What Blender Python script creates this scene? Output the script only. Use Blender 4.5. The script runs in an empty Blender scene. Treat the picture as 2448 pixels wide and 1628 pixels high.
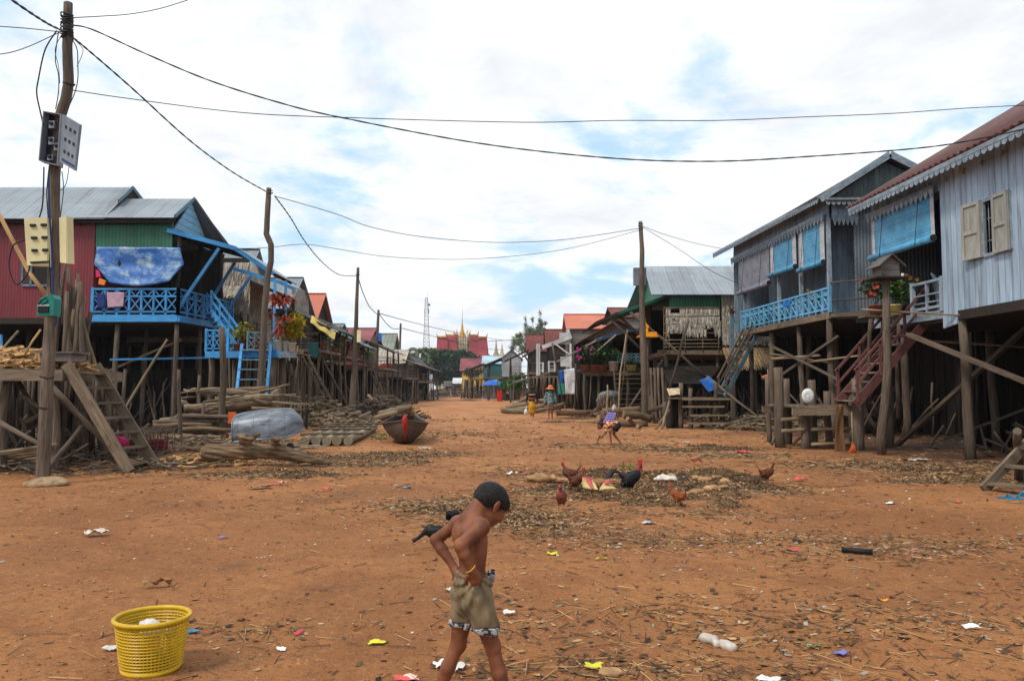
import bpy, math, random
import numpy as np
from mathutils import Vector, Matrix, noise as mnoise
random.seed(7); np.random.seed(7)
R=random.random
def U(a,b): return a+(b-a)*random.random()
sc=bpy.context.scene; COL=sc.collection
# ------------------------------------------------------------ camera maths (photo pixels -> places)
F=1867.; CX,CY=1224.,814.; EYE=1.5; PIT=math.atan(115/F); cp,sp=math.cos(PIT),math.sin(PIT)
def _d(u,v):
    dx=(u-CX)/F; dz=-(v-CY)/F
    return dx, cp-dz*sp, sp+dz*cp
def P(u,v,Y):
    a,b,c=_d(u,v); t=Y/b
    return Vector((a*t,Y,EYE+c*t))
def G(u,v,z=0.):
    a,b,c=_d(u,v); t=(z-EYE)/c
    return Vector((a*t,b*t,z))
def V(x,y,Y): return P(x*1.0382,y*1.0382,Y)
def gz(x,y): return .012*math.sin(x*.9+1.3)*math.cos(y*.7)+.009*math.sin(x*2.3+y*1.7)
def GG(u,v,dz=0):
    p=G(u,v); return Vector((p.x,p.y,gz(p.x,p.y)+dz))
def S(r,g,b):
    f=lambda c:(c/255/12.92) if c<=10 else ((c/255+.055)/1.055)**2.4
    return (f(r),f(g),f(b),1)
# ------------------------------------------------------------ materials
MATS={}
def mat(name,c1,c2=None,sc_=(6,6),rough=.85,bump=.25,ev=.25,dirt=None,seam=None,seamv=None,metal=0.,coord='UV',corr=None,bsc=None,spec=.3,detail=5,contrast=(.35,.65),alpha=None,trans=0,stripes=None):
    if name in MATS: return MATS[name]
    m=bpy.data.materials.new(name); m.use_nodes=True; nt=m.node_tree; N=nt.nodes; L=nt.links
    bs=N['Principled BSDF']; bs.inputs['Roughness'].default_value=rough; bs.inputs['Metallic'].default_value=metal
    bs.inputs['Specular IOR Level'].default_value=spec
    tc=N.new('ShaderNodeTexCoord'); src=tc.outputs['UV'] if coord=='UV' else tc.outputs['Object']
    def math_(op,a,b=None,c=None):
        n=N.new('ShaderNodeMath'); n.operation=op
        for i,x in enumerate((a,b,c)):
            if x is None: continue
            if isinstance(x,(int,float)): n.inputs[i].default_value=x
            else: L.new(x,n.inputs[i])
        return n.outputs[0]
    def nz(scale,det=detail,rgh=.6,s=src):
        mp=N.new('ShaderNodeMapping'); 
        if len(scale)==2: scale=(scale[0],scale[1],1)
        mp.inputs['Scale'].default_value=scale; L.new(s,mp.inputs['Vector'])
        n=N.new('ShaderNodeTexNoise'); n.inputs['Scale'].default_value=1; n.inputs['Detail'].default_value=det; n.inputs['Roughness'].default_value=rgh
        L.new(mp.outputs[0],n.inputs['Vector']); return n.outputs['Fac']
    def mix(f,a,b,mode='MIX'):
        n=N.new('ShaderNodeMix'); n.data_type='RGBA'; n.blend_type=mode
        for i,x in ((0,f),(6,a),(7,b)):
            if isinstance(x,(int,float)): n.inputs[i].default_value=x
            elif isinstance(x,tuple): n.inputs[i].default_value=x
            else: L.new(x,n.inputs[i])
        return n.outputs[2]
    def rng(x,a,b,c=0.,d=1.):
        n=N.new('ShaderNodeMapRange'); n.inputs[1].default_value=a; n.inputs[2].default_value=b; n.inputs[3].default_value=c; n.inputs[4].default_value=d
        L.new(x,n.inputs[0]); return n.outputs[0]
    c2=c2 or tuple(x*.75 for x in c1[:3])+(1,)
    n0=nz(sc_); col=mix(rng(n0,*contrast),c1,c2)
    sep=N.new('ShaderNodeSeparateXYZ'); L.new(src,sep.inputs[0]); su,sv=sep.outputs[0],sep.outputs[1]
    if stripes:
        ax,per,cs=stripes
        k=math_('FRACT',math_('DIVIDE',su if ax=='u' else sv,per))
        cr=N.new('ShaderNodeValToRGB'); cr.color_ramp.interpolation='CONSTANT'
        e=cr.color_ramp.elements
        while len(e)>1: e.remove(e[-1])
        for i,(p,c) in enumerate(cs):
            if i==0: e[0].position=p; e[0].color=c
            else:
                q=e.new(p); q.color=c
        L.new(k,cr.inputs[0]); col=mix(.85,col,cr.outputs[0])
    if dirt:
        dc,ds,lo,hi=dirt
        col=mix(rng(nz((ds,ds) if not isinstance(ds,tuple) else ds,6,.7),lo,hi),col,dc)
    h=n0
    bs_h=nz(bsc,6,.65) if bsc else n0
    for sm,ax in ((seam,su),(seamv,sv)):
        if sm:
            per,w,dk=sm
            fr=math_('FRACT',math_('DIVIDE',ax,per))
            d=math_('ABSOLUTE',math_('SUBTRACT',fr,.5)); line=rng(d,.5-w,.5-w*.4)
            col=mix(math_('MULTIPLY',line,dk),col,(.02,.02,.02,1))
            # each board its own tint
            fl=math_('FLOOR',math_('DIVIDE',ax,per)); wn=N.new('ShaderNodeTexWhiteNoise'); wn.noise_dimensions='1D'; L.new(fl,wn.inputs['W'])
            col=mix(1.,col,mixg(N,L,rng(wn.outputs['Value'],0,1,.86,1.08)),'MULTIPLY')
            bs_h=math_('SUBTRACT',bs_h,math_('MULTIPLY',line,2.))
    if corr:
        w=math_('SINE',math_('MULTIPLY',su,6.2832/corr[0])); bs_h=math_('ADD',bs_h,math_('MULTIPLY',w,corr[1]))
        if len(corr)>2: col=mix(rng(w,-1,1,corr[2],0.),col,(.03,.03,.035,1))
    # element and object variation
    e1=nz((.37,.37),0,.5)
    col=mix(1.,col,mixg(N,L,rng(e1,.3,.7,1-ev,1+ev*.6)),'MULTIPLY')
    oi=N.new('ShaderNodeObjectInfo'); col=mix(1.,col,mixg(N,L,rng(oi.outputs['Random'],0,1,.9,1.08)),'MULTIPLY')
    L.new(col,bs.inputs['Base Color'])
    if bump:
        b=N.new('ShaderNodeBump'); b.inputs['Strength'].default_value=bump; b.inputs['Distance'].default_value=.02
        L.new(bs_h,b.inputs['Height']); L.new(b.outputs[0],bs.inputs['Normal'])
    if trans: bs.inputs['Transmission Weight'].default_value=trans
    if alpha is not None: bs.inputs['Alpha'].default_value=alpha
    MATS[name]=m; return m
def mixg(N,L,v):
    c=N.new('ShaderNodeCombineColor'); 
    for i in range(3): L.new(v,c.inputs[i])
    return c.outputs[0]
# ------------------------------------------------------------ objects
def tag(o,label=None,cat=None,group=None,kind=None):
    if label: o['label']=label
    if cat: o['category']=cat
    if group: o['group']=group
    if kind: o['kind']=kind
    return o
def E(name,loc,label,cat,group=None):
    o=bpy.data.objects.new(name,None); o.empty_display_size=.2; COL.objects.link(o); o.location=loc
    return tag(o,label,cat,group)
class MB:
    def __init__(s): s.v=[];s.f=[];s.m=[];s.s=[];s.uv=[]
    def add(s,vs,fs,m=0,sm=False,uvs=None,off=None):
        b=len(s.v); s.v+= [tuple(v) for v in vs]
        if off is None: off=(U(0,40),U(0,40))
        for i,f in enumerate(fs):
            s.f.append([b+k for k in f]); s.m.append(m); s.s.append(sm)
            if uvs: s.uv.append([(q[0]+off[0],q[1]+off[1]) for q in uvs[i]])
            else: s.uv.append([(off[0]+vs[k][0]+vs[k][1],off[1]+vs[k][2]) for k in f])
        return s
    def beam(s,a,b,w,h,m=0,up=None,tw=0):
        """board from a to b; w wide (sideways), h deep (along up)"""
        a=Vector(a);b=Vector(b);d=(b-a);L=d.length
        if L<1e-6: return s
        d/=L; up=Vector(up) if up else Vector((0,0,1))
        if abs(d.dot(up.normalized()))>.97: up=Vector((0,1,0)) if abs(d.y)<.9 else Vector((1,0,0))
        x=d.cross(up).normalized(); y=x.cross(d).normalized()
        if tw: q=Matrix.Rotation(tw,3,d); x=q@x; y=q@y
        vs=[]
        for p in (a,b):
            for i,j in ((-1,-1),(1,-1),(1,1),(-1,1)): vs.append(p+x*(i*w/2)+y*(j*h/2))
        fs=[(3,2,1,0),(4,5,6,7),(0,1,5,4),(1,2,6,5),(2,3,7,6),(3,0,4,7)]
        uv=[[(0,0),(w,0),(w,h),(0,h)]]*2
        for k,(ww) in enumerate((w,h,w,h)):
            o=k*.3; uv.append([(o,0),(o+ww,0),(o+ww,L),(o,L)])
        return s.add(vs,fs,m,False,uv)
    def box(s,lo,hi,m=0):
        x0,y0,z0=lo;x1,y1,z1=hi
        vs=[(x0,y0,z0),(x1,y0,z0),(x1,y1,z0),(x0,y1,z0),(x0,y0,z1),(x1,y0,z1),(x1,y1,z1),(x0,y1,z1)]
        fs=[(3,2,1,0),(4,5,6,7),(0,1,5,4),(1,2,6,5),(2,3,7,6),(3,0,4,7)]
        def q(f):
            n=fs.index(f)
            if n<2: return [(vs[k][0],vs[k][1]) for k in f]
            if n in (2,4): return [(vs[k][0],vs[k][2]) for k in f]
            return [(vs[k][1],vs[k][2]) for k in f]
        return s.add(vs,fs,m,False,[q(f) for f in fs],(0,0))
    def tube(s,pts,rs,n=8,m=0,jit=0.,mcap=None,sm=True,cap=True,flat=1.):
        pts=[Vector(p) for p in pts]
        if not isinstance(rs,(list,tuple)): rs=[rs]*len(pts)
        K=len(pts); ref=None; vs=[]; L=0; Ls=[]
        for i,p in enumerate(pts):
            d=(pts[min(i+1,K-1)]-pts[max(i-1,0)]).normalized()
            if ref is None:
                ref=Vector((1,0,0)) if abs(d.x)<.8 else Vector((0,1,0))
            x=(ref-d*ref.dot(d)).normalized(); ref=x; y=d.cross(x)
            if i: L+=(p-pts[i-1]).length
            Ls.append(L)
            for k in range(n):
                a=2*math.pi*k/n; r=rs[i]*(1+(U(-jit,jit) if jit else 0))
                vs.append(p+x*(math.cos(a)*r)+y*(math.sin(a)*r*flat))
        fs=[];uv=[]
        for i in range(K-1):
            for k in range(n):
                k2=(k+1)%n; fs.append((i*n+k,i*n+k2,(i+1)*n+k2,(i+1)*n+k))
                c=2*math.pi*max(rs[i],.01)/n
                uv.append([(k*c,Ls[i]),((k+1)*c,Ls[i]),((k+1)*c,Ls[i+1]),(k*c,Ls[i+1])])
        s.add(vs,fs,m,sm,uv)
        if cap:
            b=len(s.v)-len(vs)
            for ring in (list(range(n))[::-1],[ (K-1)*n+k for k in range(n)]):
                s.f.append([b+k for k in ring]); s.m.append(m if mcap is None else mcap); s.s.append(False)
                s.uv.append([(math.cos(k)*.1,math.sin(k)*.1) for k in range(n)])
        return s
    def pole(s,a,b,r0,r1=None,n=8,m=0,wob=.02,seg=5,jit=.06,mcap=None):
        """crooked natural pole"""
        a=Vector(a);b=Vector(b); r1=r1 or r0*.8; pts=[];rs=[]
        ph=U(0,6);ph2=U(0,6);L=(b-a).length
        for i in range(seg+1):
            t=i/seg; q=math.sin(math.pi*t)
            pts.append(a.lerp(b,t)+Vector((math.sin(ph+t*5)*wob*L*q,math.cos(ph2+t*6)*wob*L*q,0)))
            rs.append(r0+(r1-r0)*t)
        return s.tube(pts,rs,n,m,jit,mcap)
    def quad(s,p,m=0,th=0.,uvs=None,off=None):
        """thin slab from 4 corners"""
        p=[Vector(q) for q in p]; n=(p[1]-p[0]).cross(p[3]-p[0]).normalized()
        w=(p[1]-p[0]).length;h=(p[3]-p[0]).length
        uv0=uvs or [(0,0),(w,0),(w,h),(0,h)]
        if th<=0: return s.add(p,[(0,1,2,3)],m,False,[uv0],off)
        vs=[q+n*th/2 for q in p]+[q-n*th/2 for q in p]
        fs=[(0,1,2,3),(7,6,5,4),(4,5,1,0),(5,6,2,1),(6,7,3,2),(7,4,0,3)]
        e=[(0,0),(w,0),(w,.03),(0,.03)]
        return s.add(vs,fs,m,False,[uv0,[uv0[3],uv0[2],uv0[1],uv0[0]],e,e,e,e],off or (0,0))
    def poly(s,pts,n,th,m=0):
        """flat polygon prism, n = thickness direction"""
        pts=[Vector(q) for q in pts]; n=Vector(n).normalized(); K=len(pts)
        ax=Vector((n.y,-n.x,0)) if abs(n.z)<.9 else Vector((1,0,0)); ay=n.cross(ax) 
        if ax.length<.1: ax=Vector((1,0,0))
        ax.normalize(); ay=Vector((0,0,1)) if abs(n.z)<.9 else Vector((0,1,0))
        vs=[q+n*th/2 for q in pts]+[q-n*th/2 for q in pts]
        f2=lambda k:(vs[k].dot(ax),vs[k].dot(ay))
        fs=[tuple(range(K)),tuple(range(2*K-1,K-1,-1))]; uv=[[f2(k) for k in fs[0]],[f2(k) for k in fs[1]]]
        for i in range(K):
            j=(i+1)%K; fs.append((i,K+i,K+j,j)); uv.append([(0,0),(0,th),(.1,th),(.1,0)])
        return s.add(vs,fs,m,False,uv,(0,0))
    def sheet(s,p,nu,nv,fn=None,m=0,sm=False,th=0,off=(0,0)):
        """grid over 4 corners p00,p10,p11,p01; fn(u,v,a,b)->offset along normal"""
        p=[Vector(q) for q in p]; n=(p[1]-p[0]).cross(p[3]-p[0]).normalized()
        w=(p[1]-p[0]).length;h=(p[3]-p[0]).length; vs=[];uvl=[]
        for j in range(nv+1):
            for i in range(nu+1):
                a=i/nu;b=j/nv
                q=p[0].lerp(p[1],a).lerp(p[3].lerp(p[2],a),b)
                if fn: q=q+n*fn(a*w,b*h,a,b)
                vs.append(q); uvl.append((a*w,b*h))
        fs=[(j*(nu+1)+i,j*(nu+1)+i+1,(j+1)*(nu+1)+i+1,(j+1)*(nu+1)+i) for j in range(nv) for i in range(nu)]
        s.add(vs,fs,m,sm,[[uvl[k] for k in f] for f in fs],off)
        if th:
            M=len(vs); s.add([q-n*th for q in vs],[f[::-1] for f in fs],m,sm,[[uvl[k] for k in f[::-1]] for f in fs],off)
            b0=len(s.v)-2*M; b1=len(s.v)-M
            rim=[i for i in range(nu+1)]+[j*(nu+1)+nu for j in range(1,nv+1)]+[nv*(nu+1)+i for i in range(nu-1,-1,-1)]+[j*(nu+1) for j in range(nv-1,0,-1)]
            for k in range(len(rim)):
                a,b=rim[k],rim[(k+1)%len(rim)]
                s.f.append([b0+a,b1+a,b1+b,b0+b]); s.m.append(m); s.s.append(False); s.uv.append([(0,0),(0,.02),(.02,.02),(.02,0)])
        return s
    def lathe(s,c,prof,n=24,m=0,sm=True,squash=1.):
        c=Vector(c); vs=[];fs=[];uv=[]
        for (r,z) in prof:
            for k in range(n):
                a=2*math.pi*k/n; vs.append(c+Vector((math.cos(a)*r,math.sin(a)*r*squash,z)))
        for i in range(len(prof)-1):
            for k in range(n):
                k2=(k+1)%n; fs.append((i*n+k,i*n+k2,(i+1)*n+k2,(i+1)*n+k))
                w=.3/n; uv.append([(k*w*3,i*.1),((k+1)*w*3,i*.1),((k+1)*w*3,i*.1+.1),(k*w*3,i*.1+.1)])
        return s.add(vs,fs,m,sm,uv)
    def build(s,name,mats,parent=None,label=None,cat=None,group=None,kind=None,loc=None):
        if not isinstance(mats,(list,tuple)): mats=[mats]
        me=bpy.data.meshes.new(name); 
        v=np.array(s.v,dtype=float) if s.v else np.zeros((0,3))
        if parent is not None: org=np.array(parent_org(parent))
        elif loc is not None: org=np.array(loc)
        elif len(v) and kind!='structure': org=np.array([(v[:,0].min()+v[:,0].max())/2,(v[:,1].min()+v[:,1].max())/2,v[:,2].min()])
        else: org=np.zeros(3)
        me.from_pydata((v-org).tolist(),[],s.f)
        for m in mats: me.materials.append(m)
        me.polygons.foreach_set('material_index',s.m); me.polygons.foreach_set('use_smooth',s.s)
        ul=me.uv_layers.new(name='UVMap'); ul.data.foreach_set('uv',[c for f in s.uv for q in f for c in q])
        me.update(); o=bpy.data.objects.new(name,me); COL.objects.link(o)
        if parent is not None: o.parent=parent; o['_w']=tuple(org)
        else: o.location=org
        return tag(o,label,cat,group,kind)
def parent_org(p):
    if '_w' in p: return p['_w']
    return tuple(p.location)
# ------------------------------------------------------------ implicit-surface bodies
def field(prims,h,pad=.03,clip=None):
    """prims: ('c',a,b,ra,rb,k[,sub]) tapered capsule; ('e',c,(r1,r2,r3),Matrix3,k[,sub]) ellipsoid"""
    los=[];his=[]
    for p in prims:
        if p[-1]=='sub': continue
        if p[0]=='c':
            r=max(p[3],p[4]); a=np.array(p[1]);b=np.array(p[2]); los.append(np.minimum(a,b)-r);his.append(np.maximum(a,b)+r)
        else:
            r=max(p[2]); a=np.array(p[1]); los.append(a-r);his.append(a+r)
    lo=np.min(los,0)-pad; hi=np.max(his,0)+pad
    dims=np.ceil((hi-lo)/h).astype(int)+1
    D=np.full(dims,1.,dtype=np.float32)
    ax=[lo[i]+h*np.arange(dims[i]) for i in range(3)]
    for p in prims:
        sub=p[-1]=='sub'; k=p[5] if p[0]=='c' else p[4]
        if p[0]=='c':
            a=np.array(p[1],float);b=np.array(p[2],float);r=max(p[3],p[4]); l=np.minimum(a,b)-r;hh=np.maximum(a,b)+r
        else:
            a=np.array(p[1],float);r=max(p[2]); l=a-r;hh=a+r
        e=k+3*h; i0=np.maximum(((l-e-lo)/h).astype(int),0); i1=np.minimum(np.ceil((hh+e-lo)/h).astype(int)+1,dims)
        if (i1<=i0).any(): continue
        X,Y,Z=np.meshgrid(*[ax[i][i0[i]:i1[i]] for i in range(3)],indexing='ij',sparse=True)
        if p[0]=='c':
            ba=b-a; L2=max(float(ba@ba),1e-9)
            t=np.clip(((X-a[0])*ba[0]+(Y-a[1])*ba[1]+(Z-a[2])*ba[2])/L2,0,1)
            d=np.sqrt((X-a[0]-t*ba[0])**2+(Y-a[1]-t*ba[1])**2+(Z-a[2]-t*ba[2])**2)-(p[3]+(p[4]-p[3])*t)
        else:
            M=np.array(p[3]) if p[3] is not None else np.eye(3)   # rows = local axes
            q=[(X-a[0])*M[i][0]+(Y-a[1])*M[i][1]+(Z-a[2])*M[i][2] for i in range(3)]
            r3=p[2]; k0=np.sqrt(sum((q[i]/r3[i])**2 for i in range(3))); k1=np.sqrt(sum((q[i]/r3[i]**2)**2 for i in range(3)))
            d=k0*(k0-1)/np.maximum(k1,1e-6)
        sl=tuple(slice(i0[i],i1[i]) for i in range(3)); c=D[sl]
        if sub:
            d=-d; hh_=np.maximum(k-np.abs(c-d),0)/max(k,1e-6); D[sl]=np.maximum(c,d)+hh_*hh_*k*.25
        else:
            hh_=np.maximum(k-np.abs(c-d),0)/max(k,1e-6); D[sl]=np.minimum(c,d)-hh_*hh_*k*.25
    return D,lo,h,ax
def surf(D,lo,h,name,mats,parent=None,mfn=None,smooth=2,**kw):
    D=D.astype(np.float64); s=D<0
    c=[s[:-1,:-1,:-1],s[1:,:-1,:-1],s[:-1,1:,:-1],s[1:,1:,:-1],s[:-1,:-1,1:],s[1:,:-1,1:],s[:-1,1:,1:],s[1:,1:,1:]]
    sm=sum(x.astype(np.int8) for x in c); act=(sm>0)&(sm<8)
    idx=np.argwhere(act); vid=-np.ones(act.shape,int); vid[act]=np.arange(len(idx))
    off=[(i,j,k) for k in (0,1) for j in (0,1) for i in (0,1)]
    acc=np.zeros((len(idx),3));cnt=np.zeros(len(idx))
    val=[D[idx[:,0]+o[0],idx[:,1]+o[1],idx[:,2]+o[2]] for o in off]
    for a in range(8):
        for b in range(a+1,8):
            if sum(abs(off[a][q]-off[b][q]) for q in range(3))!=1: continue
            m=(val[a]<0)!=(val[b]<0); t=np.zeros(len(idx)); t[m]=val[a][m]/(val[a][m]-val[b][m])
            pa=np.array(off[a],float);pb=np.array(off[b],float)
            acc[m]+=(pa+(pb-pa)*t[:,None])[m]; cnt[m]+=1
    v=(idx+acc/cnt[:,None])*h+lo
    faces=[]
    for axis in range(3):
        o1=(axis+1)%3;o2=(axis+2)%3
        sl0=[slice(None)]*3; sl1=[slice(None)]*3; sl0[axis]=slice(0,-1);sl1[axis]=slice(1,None)
        A=s[tuple(sl0)];B=s[tuple(sl1)]; e=np.argwhere(A!=B)
        if not len(e): continue
        e=e[(e[:,o1]>0)&(e[:,o2]>0)&(e[:,o1]<act.shape[o1])&(e[:,o2]<act.shape[o2])]
        def cell(d1,d2):
            q=e.copy(); q[:,o1]-=d1;q[:,o2]-=d2; return vid[q[:,0],q[:,1],q[:,2]]
        f=np.stack([cell(1,1),cell(0,1),cell(0,0),cell(1,0)],1)
        ins=A[e[:,0],e[:,1],e[:,2]]; f[~ins]=f[~ins][:,::-1]
        faces.append(f)
    faces=np.concatenate(faces)
    # laplacian smoothing
    if smooth:
        ed=np.concatenate([faces[:,[0,1]],faces[:,[1,2]],faces[:,[2,3]],faces[:,[3,0]]])
        for _ in range(smooth):
            a=np.zeros_like(v);n=np.zeros(len(v))
            np.add.at(a,ed[:,0],v[ed[:,1]]);np.add.at(n,ed[:,0],1);np.add.at(a,ed[:,1],v[ed[:,0]]);np.add.at(n,ed[:,1],1)
            v=.5*v+.5*a/np.maximum(n,1)[:,None]
    mb=MB(); mb.v=v.tolist(); mb.f=faces.tolist(); mb.s=[True]*len(faces)
    fc=v[faces].mean(1); mb.m=(mfn(fc).astype(int).tolist() if mfn else [0]*len(faces))
    uvw=np.stack([v[:,0]+v[:,1],v[:,2]],1)[faces]; mb.uv=uvw.tolist()
    return mb.build(name,mats,parent,**kw)
def body(prims,h,name,mats,parent=None,**kw):
    D,lo,h,ax=field(prims,h); return surf(D,lo,h,name,mats,parent,**kw)
# ------------------------------------------------------------ palette
Wd=lambda n,c1,c2,**k: mat(n,c1,c2,sc_=(38,2.2),bump=.5,bsc=(55,3),contrast=(.3,.7),ev=.3,**k)
m_post=Wd('weathered_post_wood',S(118,104,90),S(60,51,43),dirt=(S(100,74,54),(3,.5),.55,.8))
m_pole=Wd('grey_pole_wood',S(120,104,90),S(62,52,44))
m_dark=Wd('dark_old_wood',S(58,49,42),S(28,24,21))
m_plank=Wd('grey_plank_wood',S(140,124,104),S(80,68,56),dirt=(S(60,48,38),2.,.5,.75))
m_tan=Wd('tan_split_wood',S(196,160,110),S(136,98,62))
m_log=Wd('log_bark',S(134,110,86),S(70,56,42))
m_logend=mat('log_cut_end',S(160,128,92),S(112,84,58),sc_=(30,30),coord='Object')
m_branch=Wd('pale_branch_wood',S(160,142,116),S(92,76,58))
m_blue=mat('bright_blue_paint',S(70,150,205),S(52,124,184),sc_=(14,3),rough=.6,dirt=(S(70,90,100),3.,.58,.8),bump=.15)
m_blued=mat('faded_blue_grey_paint',S(104,140,156),S(78,108,122),sc_=(14,3),rough=.7,dirt=(S(92,84,72),4.,.5,.75),bump=.2)
m_lblue=mat('pale_blue_board',S(174,195,214),S(150,172,194),sc_=(9,1.2),rough=.7,seam=(.19,.035,.75),dirt=(S(104,100,98),(4.5,.45),.5,.72),bump=.35)
m_lblue2=mat('blue_grey_board',S(150,170,188),S(118,140,160),sc_=(9,1.2),rough=.75,seam=(.17,.04,.8),dirt=(S(70,74,80),(3,.7),.5,.8),bump=.35)
m_lbtrim=mat('pale_blue_trim',S(146,160,172),S(108,122,134),sc_=(9,4),rough=.7,dirt=(S(110,90,70),6.,.55,.75))
m_redp=mat('dull_red_paint',S(118,72,68),S(88,54,52),sc_=(16,3),rough=.6,dirt=(S(120,100,88),5.,.55,.8))
m_redcor=mat('red_corrugated_sheet',S(146,52,58),S(124,42,50),sc_=(1.2,.5),rough=.5,corr=(.11,.5,.35),bump=.5,dirt=(S(92,52,48),(4,.3),.5,.72))
m_grncor=mat('green_corrugated_sheet',S(48,122,92),S(38,102,78),sc_=(1.2,.5),rough=.5,corr=(.13,.5,.4),bump=.5,dirt=(S(56,74,60),(4,.3),.5,.75))
m_greycor=mat('grey_corrugated_sheet',S(134,146,154),S(106,120,130),sc_=(1.5,.5),rough=.55,corr=(.1,.5,.5),bump=.6,dirt=(S(60,62,66),1.,.5,.8))
m_roofg=mat('grey_metal_roof',S(150,160,168),S(132,142,150),sc_=(.35,.5),rough=.42,metal=.25,seam=(1.05,.012,.5),seamv=(1.7,.008,.35),corr=(.18,.35,.12),bump=.3,dirt=(S(112,100,90),(3.,.22),.52,.74),ev=.12)
m_roofb=mat('brown_rusty_roof',S(120,72,62),S(92,54,48),sc_=(6,.7),rough=.6,corr=(.22,.8,.35),bump=.6,dirt=(S(150,140,134),(7,.4),.56,.66),ev=.1)
m_roofd=mat('dark_weathered_roof',S(104,100,98),S(70,66,66),sc_=(2,1),rough=.8,corr=(.15,.5,.3),bump=.4,dirt=(S(90,66,52),1.2,.5,.75))
m_rooftile=mat('maroon_tile_roof',S(128,66,58),S(96,48,44),sc_=(3,3),rough=.8,corr=(.2,.3,.25),bump=.4,dirt=(S(80,70,64),1.2,.5,.8))
m_rooforange=mat('orange_roof_sheet',S(196,116,92),S(178,102,80),sc_=(.6,.6),rough=.55,corr=(.2,.4,.12),bump=.3,ev=.08)
m_roofpink=mat('faded_red_roof',S(140,76,80),S(122,64,70),sc_=(.6,.6),rough=.55,corr=(.2,.4,.15),bump=.3)
m_thatch=mat('dry_thatch_leaf',S(206,198,186),S(138,128,116),sc_=(40,3),rough=.95,bump=.3,ev=.5)
m_boards=mat('grey_house_boards',S(136,130,124),S(98,92,88),sc_=(2,9),rough=.85,seamv=(.22,.05,.7),bump=.4)
m_dboards=mat('dark_house_boards',S(62,54,50),S(34,30,28),sc_=(12,1.5),rough=.9,seam=(.2,.05,.8),bump=.4)
m_whitew=mat('white_house_paint',S(206,208,208),S(178,182,184),sc_=(2,2),rough=.7,dirt=(S(130,124,116),1.2,.56,.8))
m_gwall=mat('pale_grey_house_sheet',S(166,168,170),S(146,148,152),sc_=(1,1),rough=.6,corr=(.25,.4,.12))
m_yelw=mat('yellow_wall_paint',S(222,178,84),S(200,156,66),sc_=(1,1),rough=.8)
m_green=mat('dark_green_paint',S(26,92,80),S(18,70,62),rough=.6)
m_cream=mat('cream_enamel_metal',S(222,212,164),S(206,196,150),sc_=(3,3),rough=.4,dirt=(S(150,120,90),4.,.62,.8),bump=.05)
m_greybox=mat('pale_grey_enamel_metal',S(134,140,150),S(104,112,124),sc_=(4,4),rough=.4,dirt=(S(110,104,98),6.,.58,.8),bump=.05)
m_navy=mat('dark_navy_inside',S(22,28,62),S(14,18,36),rough=.6)
m_black=mat('black_rubber',S(28,27,28),S(18,18,20),rough=.6,bump=.05)
m_cable=mat('black_cable_sheath',S(36,36,40),S(22,22,26),sc_=(4,60),rough=.5,bump=.2)
m_teal=mat('teal_plastic',S(36,140,128),S(28,116,108),sc_=(6,6),rough=.4,bump=.05)
m_tarp=mat('worn_blue_tarp',S(66,118,188),S(46,94,164),sc_=(3,3),rough=.45,dirt=(S(168,194,204),(1.7,1.7),.48,.64),bump=.4,bsc=(4,4),ev=.1)
m_bluep=mat('blue_plastic_sheet',S(40,112,200),S(28,90,172),sc_=(4,4),rough=.35,bump=.2,bsc=(8,8))
m_blind=mat('blue_woven_blind',S(104,180,218),S(68,148,196),sc_=(2.5,2.5),rough=.5,seamv=(.055,.22,.35),bump=.5,bsc=(40,8))
m_blindg=mat('grey_woven_blind',S(152,154,166),S(118,122,136),sc_=(2.5,2.5),rough=.6,seamv=(.055,.22,.4),bump=.5,bsc=(40,8))
m_blindw=mat('white_woven_blind_edge',S(206,208,214),S(176,180,190),sc_=(4,4),rough=.6,seamv=(.055,.2,.3),bump=.4)
m_shutter=mat('cream_shutter_paint',S(168,168,160),S(140,138,130),sc_=(8,2),rough=.7,dirt=(S(104,88,70),5.,.58,.8))
m_leaf=mat('green_leaf',S(70,104,40),S(40,72,26),sc_=(20,20),rough=.6,bump=0,ev=.5)
m_leafd=mat('dark_tree_leaf',S(54,84,50),S(32,56,36),sc_=(2,2),rough=.7,bump=0,ev=.5)
m_leafg=mat('grey_green_leaf',S(104,118,84),S(70,84,58),sc_=(3,3),rough=.7,bump=0,ev=.5)
m_leafy=mat('yellow_green_leaf',S(186,166,34),S(140,130,30),sc_=(20,20),rough=.6,bump=0,ev=.4)
m_leafr=mat('rusty_red_leaf',S(196,84,40),S(120,38,28),sc_=(20,20),rough=.6,bump=0,ev=.5)
m_leafl=mat('pale_green_leaf',S(140,168,96),S(84,124,58),sc_=(20,20),rough=.6,bump=0,ev=.3)
m_flower=mat('coral_red_petal',S(214,84,74),S(190,60,60),rough=.6,bump=0)
m_magenta=mat('magenta_petal',S(190,70,142),S(150,44,110),rough=.6,bump=0)
m_yelfl=mat('orange_yellow_petal',S(230,160,50),rough=.6,bump=0)
m_whitep=mat('white_plastic',S(222,222,220),S(196,198,200),sc_=(5,5),rough=.4,bump=.05,dirt=(S(150,120,100),5.,.6,.8))
m_yelp=mat('pale_yellow_plastic',S(224,212,140),S(206,192,120),rough=.45,bump=.05)
m_clay=mat('clay_pot',S(150,96,74),S(120,74,58),rough=.8)
m_basket=mat('yellow_basket_plastic',S(206,170,34),S(184,146,24),sc_=(8,8),rough=.38,bump=.05,dirt=(S(140,96,44),6.,.6,.85),ev=.06)
m_rock=mat('tan_rock',S(176,150,116),S(134,106,78),sc_=(9,9,9),coord='Object',bump=.8)
m_skin=mat('boy_skin',S(134,84,58),S(98,58,41),sc_=(11,11,8),coord='Object',rough=.55,bump=.15,bsc=(60,60,60),ev=.03,spec=.25)
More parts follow.
